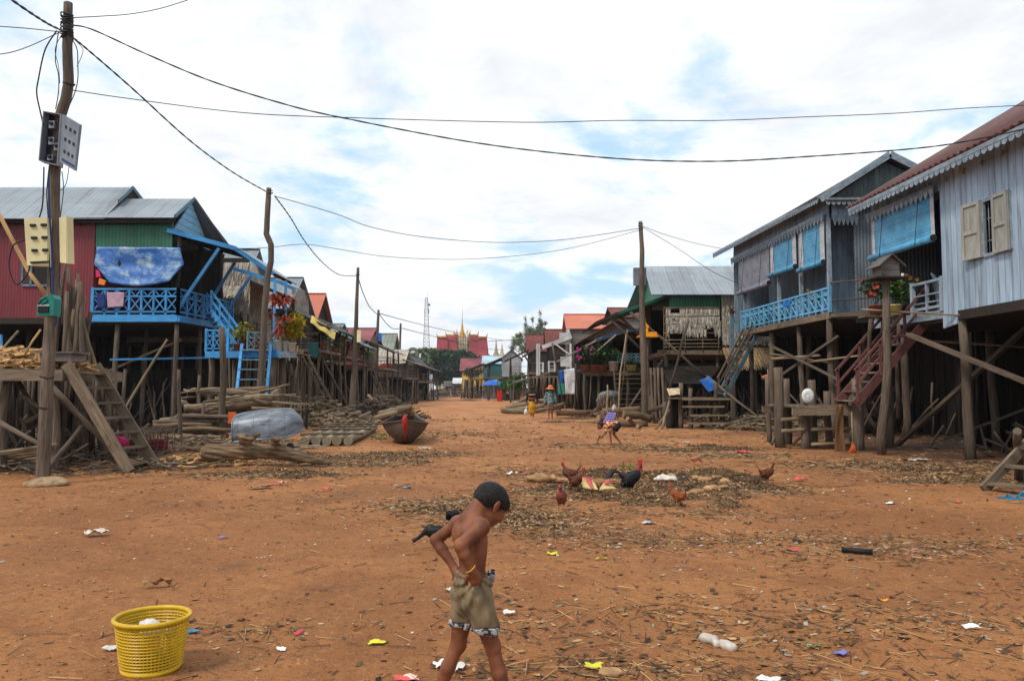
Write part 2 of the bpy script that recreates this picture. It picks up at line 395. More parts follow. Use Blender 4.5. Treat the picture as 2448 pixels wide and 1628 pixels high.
m_skin2=mat('brown_skin',S(142,88,64),S(120,72,52),sc_=(9,9,9),coord='Object',rough=.55,bump=.03,ev=.05)
m_hair=mat('black_hair',S(30,27,28),S(16,14,15),sc_=(120,120,50),coord='Object',rough=.55,bump=.7,ev=.05,dirt=(S(56,44,38),(30,30,30),.5,.75))
m_khaki=mat('olive_khaki_cloth',S(128,112,86),S(102,88,67),sc_=(14,14,4),coord='Object',rough=.95,bump=.25,bsc=(220,220,220),ev=.04)
m_hem=mat('patterned_hem_cloth',S(170,168,166),S(44,48,56),sc_=(60,60,60),coord='Object',rough=.9,contrast=(.46,.54),bump=.1)
m_gold=mat('gold_yellow_bangle',S(214,168,52),S(196,150,40),rough=.3,bump=0)
m_white=mat('white_paper',S(232,232,228),S(206,204,198),sc_=(9,9),rough=.6,bump=.1)
m_bag=mat('pale_translucent_bag',S(206,200,190),S(176,164,150),sc_=(9,9),rough=.35,bump=.3)
m_sack=mat('straw_coloured_sack',S(180,144,100),S(128,96,66),sc_=(7,7),rough=.8,bump=.4)
m_yelw2=mat('bright_yellow_wrapper',S(226,222,50),S(206,200,40),rough=.3,bump=.1)
m_pinkw=mat('pink_red_wrapper',S(208,84,92),S(190,64,74),rough=.4,bump=.1)
m_bluew=mat('blue_wrapper',S(60,140,176),S(40,112,150),rough=.4,bump=.1)
m_violet=mat('violet_blue_wrapper',S(128,122,200),rough=.4,bump=.1)
m_leafdry=mat('dry_leaf',S(176,142,100),S(128,96,62),sc_=(12,12),rough=.9,bump=.2,ev=.4)
m_mulch=mat('dark_mulch',S(118,90,62),S(62,48,36),sc_=(30,30,30),coord='Object',rough=1,bump=1.,ev=.3)
m_alu=mat('grey_boat_paint',S(150,158,168),S(108,118,130),sc_=(3,1.2),rough=.5,metal=.3,seamv=(.34,.012,.7),dirt=(S(66,66,70),(7,2.),.44,.66),bump=.3)
m_boat=mat('worn_boat_wood',S(104,90,80),S(66,56,50),sc_=(14,1),rough=.75,seamv=(.3,.02,.5),dirt=(S(110,78,56),2.,.5,.8),bump=.4)
m_redb=mat('red_boat_paint',S(176,36,32),S(142,28,26),rough=.5)
m_orangeb=mat('orange_painted_board',S(206,98,40),S(180,82,34),rough=.6)
m_temple_r=mat('temple_red_tile',S(136,38,46),S(114,32,40),sc_=(1,1),rough=.6,ev=.08)
m_temple_g=mat('temple_gold',S(214,166,52),S(190,138,40),sc_=(2,2),rough=.45,metal=.2)
m_temple_w=mat('temple_stone',S(186,170,140),S(150,136,110),sc_=(1,1),rough=.8)
m_mast=mat('mast_steel',S(190,180,184),S(150,140,146),rough=.5,metal=.3)
# ------------------------------------------------------------ ground
def ground_mat():
    m=bpy.data.materials.new('red_clay_ground'); m.use_nodes=True; nt=m.node_tree;N=nt.nodes;L=nt.links
    bs=N['Principled BSDF']; bs.inputs['Roughness'].default_value=.92; bs.inputs['Specular IOR Level'].default_value=.25
    tc=N.new('ShaderNodeTexCoord')
    def nz(s,d=6,r=.6,dist=0.,sx=1.,sy=1.):
        mp=N.new('ShaderNodeMapping'); mp.inputs['Scale'].default_value=(s*sx,s*sy,s); L.new(tc.outputs['Object'],mp.inputs[0])
        n=N.new('ShaderNodeTexNoise'); n.inputs['Scale'].default_value=1; n.inputs['Detail'].default_value=d; n.inputs['Roughness'].default_value=r; n.inputs['Distortion'].default_value=dist
        L.new(mp.outputs[0],n.inputs[0]); return n.outputs['Fac']
    def rg(x,a,b,c=0.,d=1.):
        n=N.new('ShaderNodeMapRange'); n.inputs[1].default_value=a;n.inputs[2].default_value=b;n.inputs[3].default_value=c;n.inputs[4].default_value=d; L.new(x,n.inputs[0]); return n.outputs[0]
    def mix(f,a,b,mode='MIX'):
        n=N.new('ShaderNodeMix'); n.data_type='RGBA'; n.blend_type=mode
        for i,x in ((0,f),(6,a),(7,b)):
            if isinstance(x,(int,float,tuple)): n.inputs[i].default_value=x
            else: L.new(x,n.inputs[i])
        return n.outputs[2]
    def mth(op,a,b):
        n=N.new('ShaderNodeMath'); n.operation=op
        for i,x in enumerate((a,b)):
            if isinstance(x,(int,float)): n.inputs[i].default_value=x
            else: L.new(x,n.inputs[i])
        return n.outputs[0]
    c=mix(rg(nz(.35,5,.6,.4),.35,.65),S(170,116,70),S(138,90,52))
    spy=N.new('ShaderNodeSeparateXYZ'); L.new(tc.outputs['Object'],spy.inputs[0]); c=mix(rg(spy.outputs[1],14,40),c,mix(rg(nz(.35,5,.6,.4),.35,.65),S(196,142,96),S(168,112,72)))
    c=mix(rg(nz(1.3,6,.65,.6),.5,.68,0,.55),c,S(128,76,42))
    c=mix(rg(nz(.55,6,.7,1.,1,1.6),.56,.7,0,.6),c,S(104,76,54))
    c=mix(rg(nz(5.,6,.75),.45,.72,0,.45),c,S(122,76,50))
    c=mix(rg(nz(22.,6,.8),.53,.66,0,.8),c,S(92,60,38)); c=mix(rg(nz(9.,6,.8,1.5),.56,.64,0,.5),c,S(112,72,44)); c=mix(rg(nz(11.,6,.8,1.),.57,.7,0,.55),c,S(214,160,108))
    c=mix(rg(nz(60.,4,.7),.6,.7,0,.5),c,S(214,176,136))
    # shade beneath the houses painted into the earth colour: right and left margins
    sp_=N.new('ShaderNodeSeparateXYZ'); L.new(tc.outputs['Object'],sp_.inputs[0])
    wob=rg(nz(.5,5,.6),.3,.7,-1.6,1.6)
    shade_r=rg(mth('ADD',sp_.outputs[0],wob),7.2,9.5); shade_l=rg(mth('ADD',sp_.outputs[0],wob),-9.0,-11.)
    damp=mth('MAXIMUM',shade_r,shade_l)  # mask of the painted shade under both house rows
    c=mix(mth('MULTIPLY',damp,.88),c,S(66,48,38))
    L.new(c,bs.inputs['Base Color'])
    h=mth('ADD',mth('MULTIPLY',nz(3.,6,.6),2.4),mth('ADD',mth('MULTIPLY',nz(18.,6,.7),.7),mth('MULTIPLY',nz(70.,4,.7),.22)))
    b=N.new('ShaderNodeBump'); b.inputs['Strength'].default_value=.9; b.inputs['Distance'].default_value=.05; L.new(h,b.inputs['Height']); L.new(b.outputs[0],bs.inputs['Normal'])
    return m
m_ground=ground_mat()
xs=list(np.concatenate([[-700,-300,-120,-60,-35],np.arange(-24,24.1,.3),[35,60,120,300,700]]))
ys=list(np.concatenate([[-100,-60,-20,-8,-3,-1],np.arange(0,16,.15),np.arange(16,48,.4),np.arange(48,120,3),[130,160,200,260,400,800,1200]]))
g=MB(); nx=len(xs)
for y in ys:
    for x in xs:
        z=gz(x,y) if (abs(x)<24 and -1<y<48) else 0
        if abs(x)<12 and 0<y<30: z+=.007*mnoise.noise(Vector((x*2.1,y*2.1,0)))+.004*mnoise.noise(Vector((x*6,y*6,3)))
        g.v.append((x,y,z))
for j in range(len(ys)-1):
    for i in range(nx-1):
        a=j*nx+i; g.f.append([a,a+1,a+nx+1,a+nx]); g.m.append(0); g.s.append(True); g.uv.append([(0,0)]*4)
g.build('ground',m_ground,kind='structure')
# ------------------------------------------------------------ building kit
def stilts(e,xs,ys,zf,r=.09,m=None,lean=.12,name='post'):
    for x in xs:
        for y in ys:
            b=MB(); x1=x+U(-.05,.05);y1=y+U(-.05,.05)
            b.pole((x1+U(-lean,lean),y1+U(-lean,lean),-.1),(x1,y1,zf),r*U(.75,1.),r*U(.62,.85),8,0,.006,5,.05)
            b.build(name,m or m_post,e)
def brace(e,a,b,w=.1,h=.05,m=None,rnd=False,name='brace'):
    q=MB(); 
    if rnd: q.pole(a,b,w/2,w*.4,7,0,.01)
    else: q.beam(a,b,w,h)
    q.build(name,m or m_post,e)
def rail(e,a,b,h,nbay,m,style='X',t=.05,name='railing',low=.12):
    a=Vector(a);b=Vector(b);q=MB(); z=Vector((0,0,1))
    zl=z*low; zm=z*(h*.72); zt=z*h
    q.beam(a+zt,b+zt,t*1.3,t); q.beam(a+zl,b+zl,t,t)
    if style in('X','Xm'): q.beam(a+zm,b+zm,t*.8,t*.8)
    for i in range(nbay+1):
        p=a.lerp(b,i/nbay); q.beam(p,p+z*(h*1.0+(.06 if i in(0,nbay) else 0)),t*(1.5 if i in (0,nbay) else 1),t*(1.5 if i in (0,nbay) else 1),up=(0,1,0))
        if i<nbay:
            p2=a.lerp(b,(i+1)/nbay); top=zm if style in('X','Xm') else zt
            if style in('X','Xm'):
                q.beam(p+zl,p2+top,t*.6,t*.6); q.beam(p+top,p2+zl,t*.55,t*.55)
                c=p.lerp(p2,.5); q.beam(c+zm,p+zt,t*.5,t*.5); q.beam(c+zm,p2+zt,t*.5,t*.5)
            elif style=='bar':
                for k in (.35,.6): q.beam(p+zt*k,p2+zt*k,t*.7,t*.5)
    q.build(name,m,e)
def stairs(name,label,a,b,wdir,width,n,mstr,mtr,cat='stairs',th=.05,dep=.22,railh=0,group=None,mrail=None,treadd=.2):
    """a top centre, b bottom centre, wdir unit vector across"""
    a=Vector(a);b=Vector(b);w=Vector(wdir).normalized()*width/2; d=b-a
    e=E(name,(b.x,b.y,min(b.z,a.z)),label,cat,group)
    flat=Vector((d.x,d.y,0)).normalized()
    for s in (-1,1):
        q=MB(); q.beam(a+w*s,b+w*s,th,dep); q.build('stringer',mstr,e)
    for i in range(n):
        t=(i+.6)/n; c=a+d*t; q=MB(); q.beam(c-w*1.04+Vector((0,0,U(-.01,.01))),c+w*1.04,treadd,.04); q.build('tread',mtr,e)
    if railh:
        z=Vector((0,0,railh))
        for s in (-1,1):
            q=MB(); q.beam(a+w*s*1.05+z,b+w*s*1.05+z,.05,.06); q.beam(a+w*s*1.05+z*.55,b+w*s*1.05+z*.55,.04,.05)
            for t in (.02,.33,.66,.97): c=a+d*t+w*s*1.05; q.beam(c,c+z,.06,.05)
            q.build('handrail',mrail or mstr,e)
    return e
def ladder(label,a,b,width,n,group=None,m=None,r=.05):
    """pole ladder: a top, b foot"""
    a=Vector(a);b=Vector(b);d=(b-a); w=d.cross(Vector((0,0,1)))
    w=w.normalized()*width/2
    e=E('pole_ladder',b,label,'ladder',group)
    for s in (-1,1):
        q=MB(); q.pole(a+w*s*.8,b+w*s,r,r*1.2,7,0,.008); q.build('ladder_rail',m or m_pole,e)
    for i in range(n):
        c=a+d*((i+.5)/n); q=MB(); q.pole(c-w*1.25,c+w*1.25,r*.6,r*.6,6,0,.0,2); q.build('rung',m or m_branch,e)
    return e
def wall(e,p0,p1,z0,z1,m,th=.06,name='wall'):
    """vertical wall panel from p0 to p1 (xy)"""
    q=MB(); q.quad([(p0[0],p0[1],z0),(p1[0],p1[1],z0),(p1[0],p1[1],z1),(p0[0],p0[1],z1)],0,th); return q.build(name,m,e)
def roof2(e,x0,x1,y0,y1,ze,zr,axis,m,over=.35,mg=None,th=.03,ymid=None,nrib=0,name='roof_slope'):
    """gabled roof; axis = ridge direction. returns nothing; gables of material mg"""
    if axis=='x':
        ym=(y0+y1)/2 if ymid is None else ymid; k=(zr-ze)/(ym-y0); o=over*.7
        A=[(x0-over,y0-o,ze-k*o),(x1+over,y0-o,ze-k*o),(x1+over,ym,zr),(x0-over,ym,zr)]
        B=[(x1+over,y1+o,ze-k*o),(x0-over,y1+o,ze-k*o),(x0-over,ym,zr),(x1+over,ym,zr)]
        gs=[[(x,y0,ze),(x,y1,ze),(x,ym,zr-.05)] for x in (x0,x1)]; gn=(1,0,0)
        rg=((x0-over,ym,zr+.03),(x1+over,ym,zr+.03))
    else:
        xm=(x0+x1)/2; k=(zr-ze)/(xm-x0); o=over*.7
        A=[(x0-o,y1+over,ze-k*o),(x0-o,y0-over,ze-k*o),(xm,y0-over,zr),(xm,y1+over,zr)]
        B=[(x1+o,y0-over,ze-k*o),(x1+o,y1+over,ze-k*o),(xm,y1+over,zr),(xm,y0-over,zr)]
        gs=[[(x0,y,ze),(x1,y,ze),(xm,y,zr-.05)] for y in (y0,y1)]; gn=(0,1,0)
        rg=((xm,y0-over,zr+.03),(xm,y1+over,zr+.03))
    for q4 in (A,B):
        q=MB(); q.quad(q4,0,th); q.build(name,m,e)
    q=MB(); q.beam(rg[0],rg[1],.22,.05); q.build('ridge_cap',m,e)
    if mg:
        for g_ in gs:
            q=MB(); q.poly(g_,gn,.06); q.build('gable',mg,e)
def gablefascia(e,pk,l,r,m,w=.16,th=.04):
    q=MB(); q.beam(pk,l,th,w); q.beam(pk,r,th,w); q.build('fascia_board',m,e)
def thatch(e,a,b,z0,z1,course=.34,out=(0,-1,0),name='thatch_panel',hole=0,sw=.055,back=True,slope=None,ln=.5,m=None):
    """shaggy hanging thatch between xy points a and b"""
    a=Vector((a[0],a[1],0));b=Vector((b[0],b[1],0));o=Vector(out); L=(b-a).length; d=(b-a)/L
    q=MB(); zt=z1
    if back: q.quad([a+Vector((0,0,z0+.12)),b+Vector((0,0,z0+.12)),b+Vector((0,0,z1)),a+Vector((0,0,z1))],0,.03)
    rows=max(1,int((z1-z0)/course))
    for r in range(rows):
        z=z1-r*(z1-z0)/rows; x=0
        while x<L:
            if not(hole and mnoise.noise(Vector((x*1.3,r*.9,hole)))>.22):
                l=ln*U(.7,1.25); w=sw*U(.6,1.5); t=U(-.12,.12)*l
                p=a+d*x; s0=o*(.03+U(0,.03)); s1=o*(.06+U(0,.06))
                top=Vector((0,0,z)); bot=Vector((0,0,max(z-l,z0-.2)))
                q.quad([p+bot+s1+d*t,p+bot+s1+d*(t+w*.35),p+d*w+top+s0,p+top+s0],0,0)
            x+=sw*U(.3,.6)
    return q.build(name,m or m_thatch,e)
def thatchroof(e,p,rows=8,sw=.07,name='thatch_roof',ln=.6,m=None):
    """p: eaveL,eaveR,ridgeR,ridgeL"""
    p=[Vector(x) for x in p]; n=(p[1]-p[0]).cross(p[3]-p[0]).normalized()
    if n.z<0: n=-n
    q=MB(); q.quad(p,0,.06); 
    for r in range(rows):
        t=(r+1)/rows; A=p[0].lerp(p[3],t);B=p[1].lerp(p[2],t); dn=(p[0]-p[3]).normalized(); L=(B-A).length; x=0
        while x<L:
            c=A.lerp(B,x/L); l=ln*U(.7,1.2); w=sw*U(.6,1.6); d=(B-A)/L; tt=d*U(-.1,.1)*l
            q.quad([c+dn*l+n*.05+tt,c+dn*l+n*.07+tt+d*w*.5,c+d*w+n*.04,c+n*.06],0,0); x+=sw*U(.6,1)
    return q.build(name,m or m_thatch,e)
def scallop(e,a,b,z,n,d=.16,m=None,out=(-1,0,0),pointed=False,name='scalloped_trim',slopez=0):
    """hanging saw-tooth / scalloped board"""
    a=Vector((a[0],a[1],z));b=Vector((b[0],b[1],z+slopez));q=MB();o=Vector(out)*.015
    for i in range(n):
        p=a.lerp(b,i/n);p2=a.lerp(b,(i+1)/n); c=p.lerp(p2,.5); h=Vector((0,0,d))
        i0=p.lerp(p2,.06); i1=p.lerp(p2,.94)
        if pointed: pts=[i0,i0-h*.35,c-h,i1-h*.35,i1]
        else: pts=[i0]+[c+(p-p2)*.44*math.cos(t)-h*(.35+.65*math.sin(t)) for t in np.linspace(0,math.pi,6)]+[i1]
        q.poly(pts,out,.02)
    q.beam(a+Vector((0,0,.03)),b+Vector((0,0,.03)),.035,.1)
    return q.build(name,m or m_lbtrim,e)
def clutter(e,x0,x1,y0,y1,n,zmax=1.5,m=None,name='stick_clutter',rr=(.02,.045)):
    q=MB()
    for _ in range(n):
        x=U(x0,x1);y=U(y0,y1);a=Vector((x,y,0)); 
        b=a+Vector((U(-1,1),U(-1,1),U(.4,1)*zmax)); q.pole(a,b,U(*rr),U(*rr)*.8,5,0,.02,3)
    o=q.build(name,m or m_pole,e); o['kind']='stuff'; return o
def screen(e,a,b,z0,z1,n,m=None,name='stick_screen',r=.03,mats=True):
    a=Vector((a[0],a[1],0));b=Vector((b[0],b[1],0));q=MB()
    for i in range(n):
        p=a.lerp(b,(i+U(0,.9))/n); q.pole(p+Vector((U(-.1,.1),0,z0)),p+Vector((U(-.1,.1),U(-.05,.05),z1*U(.97,1.08))),r*U(.6,1.3),r*.7,5,0,.01,2)
    if z1>1.9 and mats:
        # dark panels added behind the sticks to darken the understory, ragged gaps between them
        L=(b-a).length; d=(b-a)/L; x=0; nrm=Vector((-d.y,d.x,0))
        while x<L:
            w=min(U(.5,1.3),L-x); zt=z1*U(.93,1.08); zb=U(0,.12)*z1 if R()<.5 else U(.0,.04)
            q.quad([a+d*x+nrm*.06+Vector((0,0,zb)),a+d*(x+w)+nrm*.06+Vector((0,0,zb)),a+d*(x+w)+nrm*.06+Vector((0,0,zt)),a+d*x+nrm*.06+Vector((0,0,zt))],0,.02); x+=w+(U(.01,.05) if R()<.6 else 0)
    o=q.build(name,m or m_dark,e); o['kind']='stuff'; return o
def leaves(q,c,rad,n,size,m=0,droop=0,asp=.45,shell=.55):
    """n small leaf faces spread through a clump volume"""
    c=Vector(c)
    for _ in range(n):
        d=Vector((random.gauss(0,1),random.gauss(0,1),random.gauss(0,1))).normalized(); r=(shell+(1-shell)*R()) if R()<.75 else R()
        p=c+Vector((d.x*rad[0],d.y*rad[1],d.z*rad[2]))*r
        t=Vector((random.gauss(0,1),random.gauss(0,1),random.gauss(0,.6)-droop)).normalized(); s=size*U(.6,1.4)
        w=t.cross(Vector((random.gauss(0,1),random.gauss(0,1),random.gauss(0,1)))).normalized()*s*asp
        q.add([p-w*.2,p+t*s*.5-w*.5,p+t*s,p+t*s*.5+w*.5],[(0,1,2,3)],m,False)
def blades(q,c,n,length,width,m=0,up=.8,arch=.6,seg=3):
    """arching strap leaves from one point"""
    c=Vector(c)
    for _ in range(n):
        a=U(0,6.28); l=length*U(.6,1.2); d=Vector((math.cos(a),math.sin(a),0)); u=up*U(.5,1.3); s=Vector((-d.y,d.x,0))*width/2; pts=[]
        for i in range(seg+1):
            t=i/seg; pts.append(c+d*(l*t*(.4+.6*t))+Vector((0,0,l*(u*t-arch*t*t))))
        vs=[];
        for i,p in enumerate(pts):
            w=(1-(i/seg)**2)*.9+.1; vs+= [p-s*w,p+s*w]
        q.add(vs,[(2*i,2*i+1,2*i+3,2*i+2) for i in range(seg)],m)
def potplant(loc,label,kind='bush',pr=.14,ph=.25,pot=None,h=.6,fl=None,lm=None,group=None,name='potted_plant',n=140):
    x,y,z=loc; e=E(name,loc,label,'plant',group)
    q=MB(); q.lathe((x,y,z),[(pr*.7,0),(pr*.78,0),(pr,ph),(pr*1.08,ph),(pr*1.08,ph+.02),(pr*.9,ph+.02),(pr*.85,ph-.04),(0,ph-.04)],14); q.build('pot',pot or m_clay,e)
    q=MB()
    if kind=='bush':
        for k in range(5): leaves(q,(x+U(-.4,.4)*h*.5,y+U(-.4,.4)*h*.5,z+ph+h*U(.3,.8)),(h*.3,h*.3,h*.28),n//5,h*.16)
        for k in range(5): q.tube([(x,y,z+ph-.03),(x+U(-.1,.1),y+U(-.1,.1),z+ph+h*.4)],.008,4)
    elif kind=='blade': 
        blades(q,(x,y,z+ph-.02),n//6,h,h*.09)
    elif kind=='tuft':
        for k in range(4): blades(q,(x+U(-.1,.1),y+U(-.1,.1),z+ph+h*.22*k),n//6,h*.5,h*.05)
        q.tube([(x,y,z+ph-.04),(x,y,z+ph+h*.6)],.015,5)
    q.build('foliage',lm or m_leaf,e)
    if fl:
        q=MB()
        for k in range(16):
            p=Vector((x+U(-.45,.45)*h,y+U(-.4,.4)*h,z+ph+h*U(.3,1.0)))
            for j in range(5):
                a=j*1.257+U(0,.4); d=Vector((math.cos(a),U(-.6,.2),math.sin(a))).normalized()*h*.075; w=d.cross(Vector((0,1,0))).normalized()*h*.035
                q.add([p,p+d*.6-w,p+d,p+d*.6+w],[(0,1,2,3)],0)
        q.build('flowers',fl,e)
    return e
# ============================================================ LEFT HOUSE (red and green)
x1=-12.2; Yf=28.5; zf=4.08
e=L1=E('stilt_house',(-17,31,0),'red and green corrugated stilt house with grey metal roofs at the left edge','house')
stilts(e,[-24,-21.6,-19.2,-16.9,-14.5,-12.35],[28.6,31,33.4,35.8],zf-.2,.11)
for i,x in enumerate(()): pass
q=MB(); q.box((-26,Yf-.05,zf-.22),(x1,36,zf)); q.build('floor',m_dark,e)
xr=P(228,600,Yf).x; xg=P(412,600,Yf).x
zE=7.55
wall(e,(-26,Yf),(xr-.02,Yf),zf-.05,zE+.1,m_redcor)
wall(e,(xr+.02,Yf),(xg,Yf),P(300,592,Yf).z,zE+.1,m_grncor)
wall(e,(xr,Yf+.05),(xr,36),zf,zE,m_redcor)
wall(e,(xr,33.2),(x1-.2,33.2),zf,zE,m_dboards)
wall(e,(-26,36),(x1,36),zf,zE,m_dark)
# blue fascia beam under the verandah and its railing
q=MB(); q.beam((xr,Yf-.1,zf-.02),(x1,Yf-.1,zf-.02),.07,.26); q.build('floor_beam',m_blue,e)
q=MB(); q.beam((x1+.04,Yf-.12,zf-.03),(x1+.35,33,zf-.03),.07,.24); q.build('floor_beam',m_blue,e)
rail(e,(xr+.02,Yf-.1,zf+.1),(x1,Yf-.1,zf+.1),.95,7,m_blue,t=.07)
rail(e,(x1,Yf-.1,zf+.1),(x1+.33,33,zf+.1),.95,7,m_blue,t=.07)
for y in (Yf+.1,30.6,32.9):
    q=MB(); q.pole((x1-.15,y,zf),(x1-.1,y,7.2),.1,.09); q.build('verandah_post',m_dark,e)
    q=MB(); q.pole((x1-2.2,y,zf),(x1-2.2,y,7.4),.1,.09); q.build('verandah_post',m_dark,e)
# roofs
def rslope(e,pts,m,ribs=0,th=.035,name='roof_slope'):
    q=MB(); 
    if ribs:
        w=(Vector(pts[1])-Vector(pts[0])).length; n=int(w/ribs*4)
        q.sheet(pts,n,1,lambda u,v,a,b:.025*math.sin(6.2832*u/ribs),0,True,th)
    else: q.quad(pts,0,th)
    return q.build(name,m,e)
Ye=28.1; zr1=9.62; zr2=9.0
xA=P(312,443,31).x; xB=P(465,471,30.6).x; xC=P(425,525,28.5).x
rslope(e,[(-27,Ye,7.66),(xA+.5,Ye,7.66),(xA,31.2,zr1),(-27,31.2,zr1)],m_roofg)
rslope(e,[(xA+.5,34.4,7.66),(-27,34.4,7.66),(-27,31.2,zr1),(xA,31.2,zr1)],m_roofg)
q=MB(); q.poly([(xA+.1,29.3,zr2-.7),(xA+.1,33.2,zr2-.7),(xA-.05,31.2,zr1-.1)],(1,0,0),.05); q.build('gable',m_dark,e)
q=MB(); q.beam((xA+.35,29.4,8.62),(xA,31.2,zr1),.04,.14); q.beam((xA+.3,33,8.6),(xA,31.2,zr1),.04,.14); q.build('fascia_board',m_blued,e)
rslope(e,[(xA-.6,Ye+.02,7.70),(xC,Ye+.02,7.70),(xB,30.6,zr2),(xA-.6,30.6,zr2)],m_roofg)
rslope(e,[(xC+.4,33.2,7.4),(xA-.6,33.2,7.4),(xA-.6,30.6,zr2),(xB,30.6,zr2)],m_roofg)
q=MB(); q.beam((-27,Ye+.15,7.62),(xC,Ye+.15,7.62),.05,.16); q.build('eave_board',m_dark,e)
q=MB(); q.poly([(x1-.55,28.9,7.3),(x1-.55,32.6,7.3),(x1-.55,30.6,zr2-.12)],(1,0,0),.05); q.build('gable',mat('light_blue_clapboard',S(124,178,206),S(104,158,190),sc_=(2,8),seamv=(.26,.06,.8),rough=.6,bump=.4),e)
q=MB(); q.beam((xB,30.6,zr2+.02),(xC+.02,28.2,7.78),.04,.14); q.build('fascia_board',m_blued,e)
q=MB(); q.beam((xB+.01,30.6,zr2+.02),(xC+.3,33.1,7.4),.03,.1); q.build('fascia_board',m_roofd,e)
# street awning on raking struts
aw=[P(400,547,28.4),P(562,590,28.9),P(655,652,29.4)]
for i,(a,b) in enumerate(((aw[0],aw[1]),(aw[1],aw[2]))):
    a2=a+Vector((.12,2.7,-.1)); b2=b+Vector((.12,2.7,-.1))
    q=MB(); q.quad([a,b,b2,a2],0,.04); q.build('awning',m_roofg,e)
    q=MB(); q.beam(a+Vector((0,-.03,-.06)),b+Vector((0,-.03,-.06)),.05,.16); q.build('awning_fascia',m_blue,e)
    for k in range(5):
        y=.3+k*.52; q=MB(); q.beam(a+Vector((0,y,-.1)),b+Vector((0,y,-.1)),.06,.1); q.build('rafter',m_dark,e)
aw2=[P(560,640,33),P(670,672,33.2),P(704,688,33.4)]
for i,(a,b) in enumerate(((aw2[0],aw2[1]),(aw2[1],aw2[2]))):
    q=MB(); q.quad([a,b,b+Vector((.1,1.6,0)),a+Vector((.1,1.6,0))],0,.04); q.build('awning',m_roofg,e)
    q=MB(); q.beam(a+Vector((0,-.03,-.06)),b+Vector((0,-.03,-.06)),.05,.14); q.build('awning_fascia',m_blue,e)
for (u0,v0,u1,v1,Y) in ((406,766,524,594,28.6),(464,780,562,628,30.6),(520,776,600,660,32.6)):
    a=P(u0,v0,Y);b=P(u1,v1,Y+.2); brace(e,a,b,.13,.1,m_blue,name='raking_strut')
# window with louvred shutters in the red wall
w0=P(57,630,Yf);w1=P(118,683,Yf)
q=MB()
for a,b in (((w0.x,w0.z),(w1.x,w0.z)),((w0.x,w1.z),(w1.x,w1.z)),((w0.x,w0.z),(w0.x,w1.z)),((w1.x,w0.z),(w1.x,w1.z)),(((w0.x*2+w1.x)/3,w0.z),((w0.x*2+w1.x)/3,w1.z))):
    q.beam((a[0],Yf-.06,a[1]),(b[0],Yf-.06,b[1]),.07,.06,up=(0,1,0))
w_=q.build('window',m_blued,e)
q=MB(); 
for k in range(9):
    z=w1.z+(w0.z-w1.z)*(k+.5)/9; q.beam((w0.x+.05,Yf-.07,z),((w0.x*2+w1.x)/3-.05,Yf-.07,z),.03,.05)
q.build('louvred_shutter',m_redp,w_)
q=MB(); q.box(((w0.x*2+w1.x)/3,Yf-.045,w1.z),(w1.x,Yf-.035,w0.z)); q.build('window_opening',m_black,w_)
# clutter, cross poles beneath
for a,b in (((-12.9,30.4,3.4),(-15.4,28.7,1.9)),((-14.3,28.4,.3),(-12.6,28.5,3.3)),((-20.5,28.3,.3),(-18,28.4,3.6)),((-23,29,3.2),(-20,28.6,.4))): brace(e,a,b,.11,rnd=True,m=m_branch)
q=MB(); q.beam((-14.6,28.35,2.55),(-10.1,29.6,2.7),.07,.07); q.build('tie_rail',m_blue,e)
screen(e,(-26,35.7),(-11.5,35.9),0,3.95,150,r=.05); screen(e,(-26,33.6),(-11.5,33.9),0,2.2,80)
clutter(e,-22,-12.5,29.5,34,60,2.2)
# tarp, cloths
def cloth(label,c4,m,name='cloth',cat='cloth',amp=.05,th=.012,group=None,nu=24,nv=14,fr=2.4):
    q=MB(); q.sheet(c4,nu,nv,lambda u,v,a,b:amp*(mnoise.noise(Vector((u*fr,v*fr*.5,c4[0][0])))+.4*mnoise.noise(Vector((u*fr*3,v*fr,3)))) ,0,True,th)
    return q.build(name,m,label=label,cat=cat,group=group)
tl,tr,br,bl=P(231,590,28.42),P(430,592,28.3),P(405,672,28.25),P(262,676,28.3)
q=MB()
def tfn(u,v,a,b): return -.16*math.sin(a*3.14)*math.sin(b*3.0)+.05*mnoise.noise(Vector((u*2,v*3,1)))
tp=[bl,br,tr,tl]
q.sheet(tp,30,16,tfn,0,True,.02)
for i,v in enumerate(q.v):   # rounded, sagging outline
    k=i%(31*17); a=(k%31)/30; b=(k//31)/16
    q.v[i]=(v[0]+(.32*(1-abs(2*b-1))*(1 if a>.5 else -1)*abs(2*a-1)**3),v[1],v[2]-.14*math.sin(a*3.14)*(1-b))
q.build('tarpaulin',m_tarp,label='worn blue tarpaulin stretched over the verandah of the red and green house',cat='tarpaulin')
cloth('pale pink towel hung over the blue verandah railing',[P(258,736,28.3),P(294,733,28.3),P(297,699,28.32),P(255,699,28.32)],mat('pale_pink_cloth',S(196,160,176),S(176,140,160)),'towel','towel',.03)
cloth('dark blue cloth hung on the railing beside the leaning poles',[P(232,737,28.3),P(250,735,28.3),P(250,702,28.3),P(231,702,28.3)],mat('navy_cloth',S(44,56,130),S(34,44,104)),'hanging_cloth','cloth',.03)
cloth('hot pink cloth hanging at the corner of the blue tarpaulin',[P(229,664,28.35),P(242,662,28.35),P(236,648,28.35),P(229,644,28.35)],mat('hot_pink_cloth',S(238,50,110)),'hanging_cloth','cloth',.02,nu=6,nv=6)
cloth('orange cloth hanging under the blue tarpaulin',[P(235,680,28.37),P(250,683,28.37),P(254,672,28.37),P(237,664,28.37)],mat('orange_cloth',S(244,132,60)),'hanging_cloth','cloth',.02,nu=6,nv=6)

